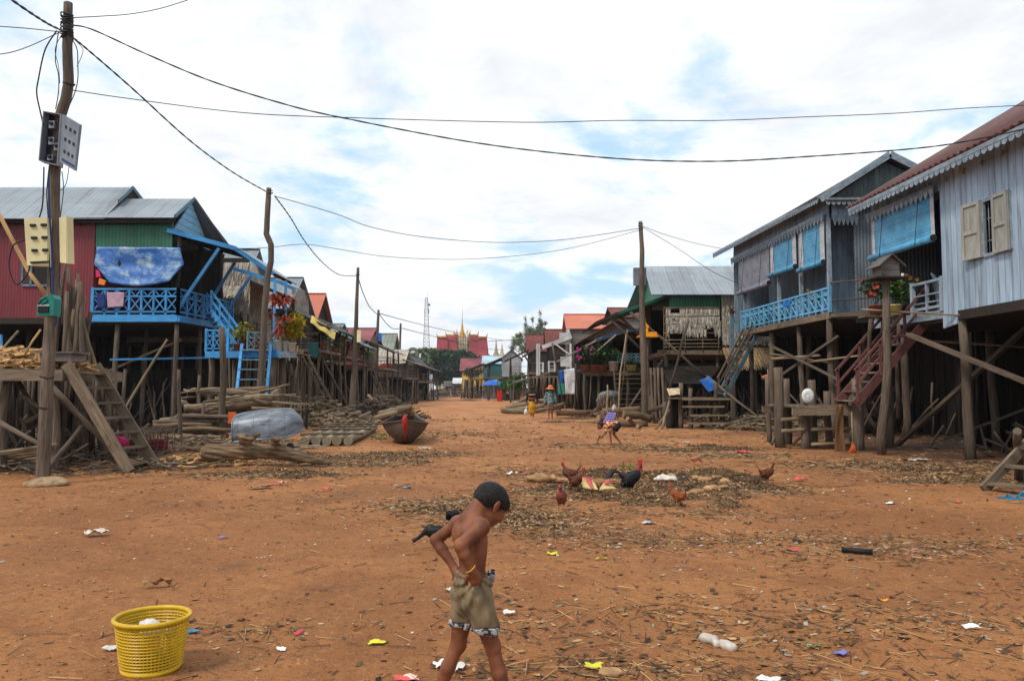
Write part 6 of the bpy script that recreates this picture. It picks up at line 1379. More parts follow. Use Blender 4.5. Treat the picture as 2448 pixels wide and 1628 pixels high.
# smoke wisp
a=P(1170,944,105)
q=MB(); q.lathe((a.x,105,.05),[(.0,0),(1.5,.0),(.9,1.0),(.7,3.),(.9,5.),(0,5.6)],16); o=q.build('smoke',None,label='thin pale smoke rising at the far end of the right row',cat='smoke',kind='stuff')
ms=bpy.data.materials.new('smoke_air'); ms.use_nodes=True; nt=ms.node_tree; nt.nodes.clear(); ou=nt.nodes.new('ShaderNodeOutputMaterial'); pv=nt.nodes.new('ShaderNodeVolumePrincipled'); pv.inputs['Color'].default_value=(.9,.93,1,1)
tc=nt.nodes.new('ShaderNodeTexCoord'); nn=nt.nodes.new('ShaderNodeTexNoise'); nn.inputs['Scale'].default_value=.9; nn.inputs['Detail'].default_value=4; nn.inputs['Distortion'].default_value=1; nt.links.new(tc.outputs['Object'],nn.inputs[0])
mr_=nt.nodes.new('ShaderNodeMapRange'); mr_.inputs[1].default_value=.42; mr_.inputs[2].default_value=.7; mr_.inputs[4].default_value=.22; nt.links.new(nn.outputs[0],mr_.inputs[0]); nt.links.new(mr_.outputs[0],pv.inputs['Density']); nt.links.new(pv.outputs[0],ou.inputs['Volume'])
o.data.materials.clear(); o.data.materials.append(ms)
# ============================================================ people
A3=lambda v:np.array(v,float)
def frame(f,u=(0,0,1)):
    f=Vector(f).normalized(); u=Vector(u); r=f.cross(u).normalized(); u=r.cross(f).normalized(); return [list(f),list(r),list(u)]
# ---- the boy, walking to the right, seen from behind on his right side
BY=3.5
def B(u,v,d=0): return P(u,v,BY+d)
ang=math.radians(31); fw=Vector((math.cos(ang),math.sin(ang),0)); rt=Vector((math.sin(ang),-math.cos(ang),0)); up=Vector((0,0,1))
FR=frame(fw); leanF=frame(fw+Vector((0,0,.12)) )
pel=B(1128,1405,0); wst=B(1129,1350,0); rib=B(1129,1305,0); cst=B(1124,1268,0); nb=B(1130,1240,.01)
prims=[('e',pel,(.062,.086,.085),FR,.03),('e',wst+up*.0,(.052,.074,.075),FR,.04),('e',rib,(.06,.086,.075),FR,.04),('e',cst-up*.005,(.062,.094,.062),leanF,.04)]
# shoulder blades, spine furrow, rib cage, trapezius
prims+=[('e',cst-fw*.045+rt*.045-up*.02,(.018,.03,.042),FR,.02),('e',cst-fw*.045-rt*.045-up*.02,(.018,.03,.042),FR,.02),('c',cst-fw*.076-up*.03,wst-fw*.066,.006,.008,.022,'sub')]
RS=B(1152,1259,-.088); LS=B(1094,1252,.09)
prims+=[('c',nb+up*.01,RS+up*.006,.03,.027,.03),('c',nb+up*.01,LS+up*.006,.03,.027,.03)]
prims+=[('e',RS,(.033,.033,.036),None,.02),('e',LS,(.031,.031,.034),None,.02)]
# arms: near (right) arm akimbo, far (left) arm akimbo
RE=B(1101,1303,-.165); RW=B(1127,1362,-.155); LE=B(1041,1290,.12); LW=B(1083,1352,.075)
prims+=[('c',RS,RE,.0325,.0255,.016),('e',RE+(RE-RS)*.02,(.027,.027,.029),None,.012),('c',RE,RE.lerp(RW,.35),.0265,.0275,.01),('c',RE.lerp(RW,.35),RW,.0275,.0175,.01)]
prims+=[('c',LS,LE,.0305,.0245,.016),('c',LE,LE.lerp(LW,.35),.0255,.0262,.01),('c',LE.lerp(LW,.35),LW,.0262,.017,.01)]
# hands gripping the waistband
def hand(w,dirv,side,palm_n,curl):
    d=dirv.normalized(); s=side.normalized(); n=palm_n.normalized(); pc=w+d*.04
    out_=[('c',w,w+d*.02,.0175,.019,.012),('e',pc,(.032,.028,.0145),[list(d),list(s),list(n)],.012)]
    for i,(o,l,r) in enumerate(((-.021,.036,.0073),(-.007,.042,.0078),(.007,.039,.0075),(.020,.031,.0067))):
        k=w+d*.064+s*o; a=k+(d*.6+n*curl*.8)*l*.5; b=a+(d*.05+n*curl)*l*.42; c=b+(n*curl*.7-d*.6)*l*.34
        out_+=[('c',pc+s*o*.9+d*.012,k,r*1.15,r*1.08,.006),('c',k,a,r*1.06,r,.002),('c',a,b,r,r*.93,.0015),('c',b,c,r*.92,r*.82,.0015)]
    t0=w+d*.018-s*.022; t1=t0+d*.02-s*.018+n*curl*.012; t2=t1+d*.022-s*.003+n*curl*.014
    out_+=[('c',t0,t1,.0105,.0092,.006),('c',t1,t2,.0092,.0078,.002)]
    return out_
prims+=hand(RW,Vector((.33,.3,-.75)),Vector((.8,.25,.35)),Vector((-.25,.95,.1)),.9)
prims+=hand(LW,Vector((.3,-.35,-.8)),Vector((-.35,.85,-.1)),Vector((.9,.2,-.1)),.7)
# neck and head
HC=B(1176,1201,.045); hf=(fw*math.cos(.76)-up*math.sin(.76)); hu=(up*math.cos(.76)+fw*math.sin(.76)); hr=rt
HF=[list(hf),list(hr),list(hu)]
h=lambda a,b,c:HC+hf*a+hr*b+hu*c
prims+=[('c',nb-up*.0,h(-.028,0,-.045),.037,.036,.028),('c',nb-fw*.02,h(-.05,0,-.03),.03,.03,.03)]
prims+=[('e',h(-.012,0,.012),(.082,.065,.068),HF,.0),('e',h(.03,0,-.03),(.048,.05,.06),HF,.03),('e',h(.045,0,-.078),(.02,.024,.016),HF,.03),
('e',h(.066,0,.018),(.02,.04,.024),HF,.02),('c',h(.078,0,-.012),h(.089,0,-.034),.007,.0095,.008),('e',h(.084,.009,-.036),(.007,.006,.005),HF,.004),('e',h(.084,-.009,-.036),(.007,.006,.005),HF,.004),
('e',h(.074,0,-.054),(.009,.019,.0045),HF,.004),('e',h(.072,0,-.062),(.009,.017,.005),HF,.003),('e',h(.055,.034,-.03),(.02,.016,.02),HF,.02),('e',h(.055,-.034,-.03),(.02,.016,.02),HF,.02),
('e',h(.077,.026,-.002),(.012,.014,.008),HF,.006,'sub'),('e',h(.077,-.026,-.002),(.012,.014,.008),HF,.006,'sub')]
for s in (1,-1):
    c=h(-.006,s*.068,-.014); EF=frame(hr*s+hf*.45-hf*0,hu); ef=[list((hf*.85-hr*s*.35+hu*.15).normalized()),list((hr*s*.9+hf*.4).normalized()),list((hu*.97-hf*.2).normalized())]
    prims+=[('e',c,(.0165,.007,.026),ef,.004),('e',c+hr*s*.009+hf*.004,(.0095,.006,.016),ef,.003,'sub'),('c',c-hu*.02+hf*.006,c-hu*.026+hf*.007,.006,.0055,.003)]
# legs and feet
RH=pel+rt*.048-up*.03; LH=pel-rt*.048-up*.03
RK=B(1177,1545,-.03); RA=B(1230,1672,-.01); LK=B(1095,1540,.06); LA=B(1036,1652,.07)
RA.z=.062; LA.z=.085
for (H_,K,An,toe) in ((RH,RK,RA,fw*.12),(LH,LK,LA,fw*.115-up*.03)):
    prims+=[('c',H_,K,.056,.034,.02),('e',K+fw*.008,(.031,.031,.038),FR,.012),('c',K,K.lerp(An,.35)-fw*.006,.03,.0325,.012),('c',K.lerp(An,.35)-fw*.006,An,.0325,.02,.012),
    ('c',An-up*.03-fw*.02,An-up*.035+fw*.015,.025,.024,.015),('c',An-up*.03,An+toe*.75-up*.045,.024,.017,.015)]
    for j in range(5): prims.append(('c',An+toe*.7+rt*(.022-.011*j)-up*.047,An+toe*(1.05-.03*j)+rt*(.024-.012*j)-up*.05,.0085,.0075-.0004*j,.004))
e=E('person',(pel.x,pel.y,0),'barefoot boy in olive shorts and no shirt walking right, looking down, hands at waist','person')
body(prims,.0042,'body',m_skin,e,smooth=2)
# eyes
for s in (1,-1):
    q=MB(); c=h(.0735,s*.026,-.003); q.lathe((0,0,0),[(0,-.0085),(.006,-.006),(.0085,0),(.006,.006),(0,.0085)],12)
    q.v=[tuple(c+Vector(v)) for v in q.v]; ey=q.build('eye',mat('eye_white',S(200,190,180),rough=.2,bump=0),e)
    q=MB(); c2=c+hf*.0068; q.lathe((0,0,0),[(0,-.003),(.004,-.001),(.004,.001),(0,.003)],10); q.v=[tuple(c2+Vector(v)) for v in q.v]; q.build('iris',m_black,ey)
# hair cap
hp_=[('e',h(-.012,0,.012),(.0865,.069,.0715),HF,.0),('e',h(.048,0,.024),(.031,.048,.03),HF,.02),('e',h(-.05,0,-.012),(.036,.048,.04),HF,.02)]
D,lo,hh,ax=field(hp_,.0038,.02); X,Y,Z=np.meshgrid(*ax,indexing='ij')
def loc_(v): return (X-HC.x)*v.x+(Y-HC.y)*v.y+(Z-HC.z)*v.z
a_,r_,u_=loc_(hf),loc_(hr),loc_(hu)
line=-.036+.25*a_+.35*np.maximum(a_-.035,0)+.02*np.exp(-((a_+.004)/.016)**2)-.016*np.exp(-((a_-.03)/.012)**2)+.003*np.sin(a_*260+r_*90)
line=np.where(a_<-.05,line-.25*(-.05-a_),line)
D=np.maximum(D,(line-u_)*.8)+.0012*np.sin(X*420+3*np.sin(Z*160))*np.sin(Y*390+Z*330)
surf(D,lo,hh,'hair',m_hair,e,smooth=1)
# tiny hair tufts so the outline is soft
q=MB()
for _ in range(7000):
    d=Vector((random.gauss(0,1),random.gauss(0,1),random.gauss(0,1))).normalized(); p=Vector((d.x*.0865-.012,d.y*.069,d.z*.0715+.012))
    ln_=-.036+.25*p.x+.35*max(p.x-.035,0)
    if p.z<ln_-.011 or (p.z<ln_+.004 and R()<.55): continue
    w=HC+hf*p.x+hr*p.y+hu*p.z; n=(hf*d.x+hr*d.y+hu*d.z); fl=(hf*.7-hu*.35+n*.45+Vector((U(-.4,.4),U(-.4,.4),U(-.3,.3)))).normalized(); L=U(.004,.008); s=fl.cross(n)
    if s.length<.01: continue
    s=s.normalized()*.0011; q.add([w-n*.002-s,w-n*.002+s,w+fl*L+n*.001],[(0,1,2)],0)
q.build('hair_tufts',m_hair,e)
# shorts
sp_=[('e',pel+up*.035,(.066,.088,.055),FR,.0),('e',pel-up*.02,(.073,.095,.085),FR,.03),('c',RH-up*.0,B(1162,1500,-.042),.07,.056,.012),('c',LH,B(1108,1500,.05),.068,.056,.01)]
D,lo,hh,ax=field(sp_,.0045,.03); X,Y,Z=np.meshgrid(*ax,indexing='ij')
wz=pel.z+.068; hz=pel.z-.178
th_=np.arctan2(Y-pel.y,X-pel.x); rel=np.clip((wz-Z)/.25,0,1)
tilt_=.012*np.cos(th_-.6)
fold=.0085*np.sin(th_*13+Z*20+2*np.sin(Z*24))*(1-rel*.35)+.007*np.sin(th_*6-Z*40)*rel+.004*np.sin(X*70+Z*55)*np.sin(Y*60+Z*30)
grab=.016*np.exp(-(((X-RW.x-.02)/.03)**2+((Z-wz+.03)/.06)**2)); 
g_r=np.sqrt((X-RW.x-.015)**2+(Z-wz+.02)**2); g_a=np.arctan2(X-RW.x-.015,wz+.0-Z); fold=fold*.7+.0075*np.sin(15*g_a+4*g_r*8)*np.clip(g_r/.05,0,1)*np.exp(-g_r/.16)
D=D+fold-grab*np.sin((X-RW.x)*150+Z*30)*.5
D=np.maximum(D,Z-(wz+.014*np.sin(th_*2+1)+.006*np.sin(th_*9)))
# hollow legs open at the hem
Dleg=np.minimum.reduce([np.sqrt((X-c.x-(Z-c.z)*s)**2+(Y-c.y)**2)-.040 for c,s in ((B(1162,1500,-.042),-.12),(B(1110,1500,.05),.05))])
D=np.maximum(D,-np.maximum(Dleg,Z-(hz+.07)))
hemz=hz+.028+.004*np.sin(th_*5)
surf(np.maximum(D,hemz-Z),lo,hh,'shorts',m_khaki,e,smooth=1)
surf(np.maximum(np.maximum(D-.0035,Z-hemz+.0005),hz+.008*np.sin(th_*4+1)-Z),lo,hh,'hem_band',m_hem,e,smooth=1)
q=MB(); c=pel+up*.06+fw*.055+rt*.055; q.sheet([c+Vector((-.018,0,-.035)),c+Vector((.02,.012,-.035)),c+Vector((.028,.016,.02)),c+Vector((-.004,0,.022))],8,8,lambda u,v,a,b:.006*math.sin(u*180)+.005*math.sin(v*150+u*90),0,True,.003); q.build('turned_waistband',m_hem,e)
# bangle
q=MB(); c=RE.lerp(RW,.95); d=(RW-RE).normalized(); a=d.cross(Vector((0,0,1))).normalized(); b=d.cross(a)
tl_=d*.3; q.tube([c+(a*math.cos(t)+b*math.sin(t))*.0215+d*(.006*math.sin(t)) for t in np.linspace(0,6.283,25)],.0021,6,cap=False); q.build('bangle',m_gold,e)
# ---- general small figures
def figure(label,foot,H,J,cl,m_=m_skin2,res=.014,hat=None,hairm=m_hair,name='person',headr=None):
    """J: joint positions in metres relative to foot centre (x right, y away, z up), for total height H"""
    o=Vector(foot); g=lambda n:o+Vector(J[n]); hr_=headr or H*.068
    e=E(name,o,label,'person'); pr=[]
    pr+=[('e',g('pel'),(.13*H/1.6,.1*H/1.6,.12*H/1.6),None,.04),('c',g('pel'),g('cst'),.1*H/1.6,.12*H/1.6,.05),('c',g('cst'),g('neck'),.07*H/1.6,.045*H/1.6,.04),('c',g('neck'),g('head'),.042*H/1.6,.045*H/1.6,.02),('e',g('head'),(hr_*.86,hr_*.95,hr_*1.12),None,.02)]
    for s in 'RL':
        pr+=[('c',g('cst'),g('sh'+s),.06*H/1.6,.05*H/1.6,.04),('c',g('sh'+s),g('el'+s),.045*H/1.6,.036*H/1.6,.02),('c',g('el'+s),g('wr'+s),.035*H/1.6,.025*H/1.6,.01),('c',g('pel'),g('kn'+s),.082*H/1.6,.052*H/1.6,.03),('c',g('kn'+s),g('an'+s),.052*H/1.6,.03*H/1.6,.015)]
        w=g('wr'+s); d=(w-g('el'+s)).normalized(); sd=d.cross(Vector((1,.2,.1))).normalized()
        pr+=[('c',w,w+d*.07*H/1.6,.03*H/1.6,.028*H/1.6,.01)]
        for k in range(4): pr.append(('c',w+d*.06*H/1.6+sd*(k-1.5)*.017,w+d*(.14-.01*abs(k-1.5))*H/1.6+sd*(k-1.5)*.02,.011,.009,.004))
        pr.append(('c',w+d*.02,w+d*.06+sd*.045,.012,.01,.006))
        a=g('an'+s); t=Vector(J.get('toe',(0,.16,0)))*H/1.6; pr.append(('c',a-Vector((0,0,.02)),a+t-Vector((0,0,.035)),.035*H/1.6,.024*H/1.6,.015))
    pr.append(('c',g('head')+Vector(J.get('face',(0,.1,0)))*.9*hr_/.1*.9,g('head')+Vector(J.get('face',(0,.1,0)))*1.05*hr_/.1-Vector((0,0,.01)),.016,.012,.01))
    body(pr,res,'body',m_,e,smooth=1)
    f=Vector(J.get('face',(0,.1,0)))
    if hairm: body([('e',g('head')-f*.25+Vector((0,0,hr_*.2)),(hr_*.95,hr_*1.0,hr_*1.05),None,.0)],res*.8,'hair',hairm,e,smooth=1)
    for nm,mm,pl in cl: body([tuple([p[0]]+[(o+Vector(x)) if isinstance(x,tuple) and len(x)==3 and k in((1,2) if p[0]=='c' else (1,)) else x for k,x in enumerate(p)][1:]) for p in pl],res,nm,mm,e,smooth=1)
    return e
# woman in yellow sarong (walking away)
m_sar=mat('yellow_patterned_sarong',S(206,160,36),S(150,92,26),sc_=(22,22,22),coord='Object',bump=.2,contrast=(.45,.6),rough=.9)
m_str=mat('striped_jumper',S(222,190,120),S(196,160,96),sc_=(9,9,9),coord='Object',rough=.95,bump=.1); 
J=dict(pel=(0,0,.86),cst=(0,0,1.2),neck=(0,0,1.36),head=(.0,.0,1.5),shR=(.17,0,1.28),shL=(-.17,0,1.28),elR=(.25,0,1.03),elL=(-.25,0,1.03),wrR=(.27,.03,.82),wrL=(-.27,0,.8),knR=(.05,.05,.48),knL=(-.05,0,.48),anR=(.06,0,.1),anL=(-.05,-.05,.14))
ft=G(1272,1001)
e=figure('woman in a striped top and long yellow patterned skirt walking away with a white bag',ft,1.6,J,[
 ('skirt',m_sar,[('c',(0,0,.86),(0,0,.6),.15,.175,.02),('c',(-.03,0,.6),(-.07,0,.36),.15,.12,.03),('c',(.05,0,.6),(.05,0,.4),.15,.12,.03),('c',(-.07,0,.36),(.04,0,.33),.12,.12,.03)]),
 ('sleeves',mat('dark_navy_cloth',S(30,28,48),S(20,18,30)),[('c',(.17,0,1.28),(.25,0,1.03),.07,.055,.02),('c',(.25,0,1.03),(.27,.03,.86),.053,.045,.01),('c',(-.17,0,1.28),(-.25,0,1.03),.07,.055,.02),('c',(-.25,0,1.03),(-.27,0,.84),.053,.045,.01)]),
 ('striped_top',mat('black_knit',S(34,28,34)),[('c',(0,0,1.3),(0,0,1.22),.115,.14,.04),('c',(-.08,0,1.24),(.08,0,1.24),.12,.12,.04),('c',(0,0,1.22),(0,0,.95),.145,.15,.03)]),
 ('dark_stripe',mat('black_cloth',S(28,22,24)),[('e',(0,0,.9),(.18,.175,.03),None,.0)]),
 ('red_stripe',mat('coral_red_cloth',S(222,92,64),S(196,70,50)),[('e',(0,0,1.0),(.178,.17,.05),None,0),('e',(0,0,1.31),(.15,.12,.03),None,0)]),
 ('tan_stripe',m_str,[('e',(0,0,1.2),(.205,.17,.055),None,0)])])
bp_=ft+Vector((-.3,.0,.45)); blob('plastic_bag','white plastic carrier bag held by the woman in the yellow skirt','bag',bp_-Vector((0,0,.12)),(.1,.08,.14),m_whitep,.012,.15,14,extra=[('c',bp_,ft+Vector((-.27,0,.68)),.03,.012,.05)])
# woman with orange hat
J2=dict(J); J2.update(knR=(.07,.02,.46),knL=(-.07,.02,.46),anR=(.08,.0,.09),anL=(-.08,-.08,.1))
ft=G(1316,1004); 
e=figure('woman in an orange straw hat, teal patterned shirt and brown shorts walking away',ft,1.6,J2,[
 ('shirt',mat('teal_patterned_shirt',S(40,92,104),S(176,194,190),sc_=(26,26,26),coord='Object',contrast=(.5,.58),bump=.1,rough=.9),[('c',(0,0,1.3),(0,0,1.2),.12,.15,.04),('c',(0,0,1.2),(0,0,.84),.15,.165,.04),('c',(.17,0,1.28),(.25,0,1.03),.075,.06,.03),('c',(-.17,0,1.28),(-.25,0,1.03),.075,.06,.03),('c',(.25,0,1.03),(.27,.03,.86),.058,.05,.01),('c',(-.25,0,1.03),(-.27,0,.84),.058,.05,.01)]),
 ('shorts',mat('brown_grey_shorts',S(128,104,84),S(96,78,62)),[('c',(0,0,.86),(.085,0,.56),.14,.115,.03),('c',(0,0,.86),(-.085,0,.56),.14,.115,.03)])])
q=MB(); c=ft+Vector((0,0,1.5)); q.lathe(c,[(.235,-.03),(.24,-.015),(.14,.035),(.12,.06),(.105,.13),(.07,.165),(0,.175)],20); q.build('straw_hat',mat('orange_straw',S(226,136,78),S(196,104,56),sc_=(30,30)),e)
# far man in white shirt
J3=dict(J); J3.update(knR=(.18,0,.46),knL=(-.1,0,.48),anR=(.2,0,.08),anL=(-.32,0,.16),elR=(.2,0,1.05),elL=(-.15,0,1.05),wrR=(.28,0,.95),wrL=(-.05,0,.85),face=(.1,0,0),toe=(.16,0,0))
ft=G(1213,958); figure('distant person in a white shirt and dark trousers striding across the street',ft,1.6,J3,[
 ('shirt',m_whitep,[('c',(0,0,1.28),(0,0,.92),.14,.14,.04),('c',(.1,0,1.27),(.2,0,1.08),.06,.055,.03)]),('trousers',m_black,[('c',(0,0,.88),(.18,0,.46),.12,.08,.03),('c',(.18,0,.46),(.2,0,.14),.08,.06,.02),('c',(0,0,.88),(-.1,0,.48),.12,.08,.03),('c',(-.1,0,.48),(-.3,0,.18),.08,.06,.02)])],res=.02)
for i,(u,v,sh,l) in enumerate(((1020,946,m_black,'leftmost of the three tiny figures at the far street end, in black'),(1025.5,946,m_whitep,'middle one of the three tiny figures far off, in a white top'),(1032,947,mat('dark_brown_cloth',S(70,50,44)),'rightmost of the three tiny figures far down the street, in brown'))):
    ft=G(u,v+1); ft=Vector((P(u,v,135).x,135,0)); figure(l,ft,1.55,J2,[('clothes',sh,[('c',(0,0,1.28),(0,0,.8),.15,.16,.04)]),('trousers',m_black,[('c',(0,0,.85),(.08,0,.2),.12,.08,.03),('c',(0,0,.85),(-.08,0,.2),.12,.08,.03)])],res=.03)
# bending child: drawn from joints in the photograph plane
ft=G(1474,1062); YB=ft.y; c0=Vector((P(1470,1060,YB).x,YB,0))
def K_(u,v,d=0): p=P(u,v,YB+d); return (p.x-c0.x,p.y-c0.y,max(p.z,.03))
Jc=dict(pel=K_(1474,1018),cst=K_(1452,1016),neck=K_(1443,1020),head=K_(1434,1018),shR=K_(1448,1021,-.1),shL=K_(1448,1019,.1),elR=K_(1449,1036,-.12),elL=K_(1447,1034,.12),wrR=K_(1432,1047,-.1),wrL=K_(1440,1044,.08),knR=K_(1458,1031,-.08),knL=K_(1467,1037,.06),anR=K_(1461,1058,-.08),anL=K_(1483,1058,.06),face=(-.06,0,-.08),toe=(-.12,0,-.01))
YB_H=1.1
e=figure('child in a red and cream checked shirt bending down with a stick in hand',c0,YB_H,Jc,[
 ('shirt',mat('red_cream_checked_shirt',S(214,176,120),S(140,44,34),sc_=(12,12,12),coord='Object',contrast=(.47,.52),bump=.1),[('c',K_(1473,1014),K_(1452,1016),.08,.1,.04),('c',K_(1452,1016),K_(1446,1020),.095,.07,.04),('c',K_(1448,1021,-.1),K_(1448.5,1029,-.11),.055,.05,.03),('c',K_(1448,1019,.1),K_(1447.5,1027,.11),.055,.05,.03)]),
 ('shorts',mat('dark_shorts_cloth',S(28,34,40),S(20,24,28)),[('c',K_(1476,1017),K_(1469,1023,-.06),.09,.07,.03),('c',K_(1476,1017),K_(1473,1026,.05),.09,.07,.03)])],res=.009,headr=.088)
w=c0+Vector(Jc['wrR']); q=MB(); q.tube([w+Vector((.03,-.02,.09)),w+Vector((-.01,-.02,-.02)),w+Vector((-.06,-.03,-.2))],.009,6); q.build('stick',m_dark,label='short dark stick held by the bending child',cat='stick')
q=MB(); q.add([(0,0,0)]*3,[(0,1,2)]) if 0 else None
# purple dotted cloth on sticks behind the child
m_pur=mat('purple_dotted_cloth',S(108,84,190),S(96,70,176))
nt=m_pur.node_tree; 
cloth('purple cloth with white dots spread over sticks behind the bending child',[P(1440,1011,30.6),P(1466,1011,30.6),P(1474,986,30.8),P(1453,985,30.8)],m_pur,'dotted_cloth','cloth',.05,.02)
q=MB(); a,b,c,d=P(1440,1011,30.55),P(1466,1011,30.55),P(1474,986,30.75),P(1453,985,30.75)
for i in range(6):
    for j in range(5):
        p=a.lerp(b,(i+.5)/6).lerp(d.lerp(c,(i+.5)/6),(j+.5)/5)+Vector((0,-.05,0)); q.add([p+Vector((math.cos(t)*.022,0,math.sin(t)*.022)) for t in np.linspace(0,6.28,9)[:-1]],[tuple(range(8))],0)
o=q.build('dots',m_whitep,[x for x in bpy.data.objects if x.name.startswith('dotted_cloth')][0]) if 0 else None
dc=[x for x in bpy.data.objects if x.name.startswith('dotted_cloth')][0]; dc['_w']=tuple(dc.location); q.build('dots',m_whitep,dc)
e=E('tarp_heap',G(1450,985),'dusty grey tarp heaped with straw beside the plank ladder steps','heap'); 
c=P(1455,945,34.5); m_tg=mat('dusty_grey_tarp',S(128,130,134),S(84,84,86),sc_=(5,5,5),coord='Object',bump=.6,bsc=(9,9,9))
body([('e',c,(.42,.3,.2),None,.05),('c',c+Vector((-.3,0,-.05)),c+Vector((-.52,0,-.24)),.16,.05,.1),('c',c+Vector((.1,0,0)),c+Vector((.4,0,.05)),.2,.12,.1),('c',c+Vector((-.3,-.05,-.1)),c+Vector((-.34,-.05,-.55)),.06,.02,.08),('c',c+Vector((-.15,-.1,-.1)),c+Vector((-.16,-.1,-.62)),.05,.02,.08),('c',c+Vector((.3,-.1,-.1)),c+Vector((.28,-.1,-.45)),.05,.02,.08)],.02,'tarp',m_tg,e,smooth=1)
q=MB()
for k in range(60): a_=c+Vector((U(-.45,.4),U(-.25,.2),U(-.1,.12))); q.pole(a_,a_+Vector((U(-.15,.1),U(-.1,.1),U(-.9,-.3))),.012,.008,5,0,.03,2)
o=q.build('hanging_straw',m_branch,e); o['kind']='stuff'
q=MB(); q.pole(P(1452,995,31),P(1452,900+20,31.3),.04,.03); q.pole(P(1474,1016,31),P(1497,800,31.5),.04,.03,8,0,.02); q.build('stakes',m_branch,e)
blob('bone_bundle','knotted pale rag tied on a stake above the purple cloth','rag',P(1468,975,30.9),(.09,.06,.12),m_whitep,.015,.5,22)
# ============================================================ poultry
m_bk=mat('black_feathers',S(24,25,30),S(14,14,18),sc_=(40,40,40),coord='Object',rough=.45,bump=.5)
m_rust=mat('rust_brown_feathers',S(122,66,40),S(72,38,26),sc_=(34,34,34),coord='Object',rough=.7,bump=.6,ev=.4)
m_or=mat('orange_feathers',S(170,92,44),S(118,58,30),sc_=(34,34,34),coord='Object',rough=.7,bump=.6,ev=.4)
m_buff=mat('pinkish_buff_feathers',S(196,134,104),S(170,104,78),sc_=(30,30,30),coord='Object',rough=.8,bump=.5)
m_comb=mat('red_comb_skin',S(196,22,28),S(160,14,22),rough=.5); m_nk=mat('bare_red_neck_skin',S(150,60,58),S(110,40,42),rough=.6)
m_lg=mat('yellowish_leg_scale',S(186,142,90),S(150,108,66),rough=.6); m_gt=mat('grey_tail_feathers',S(120,112,108),S(80,74,72))
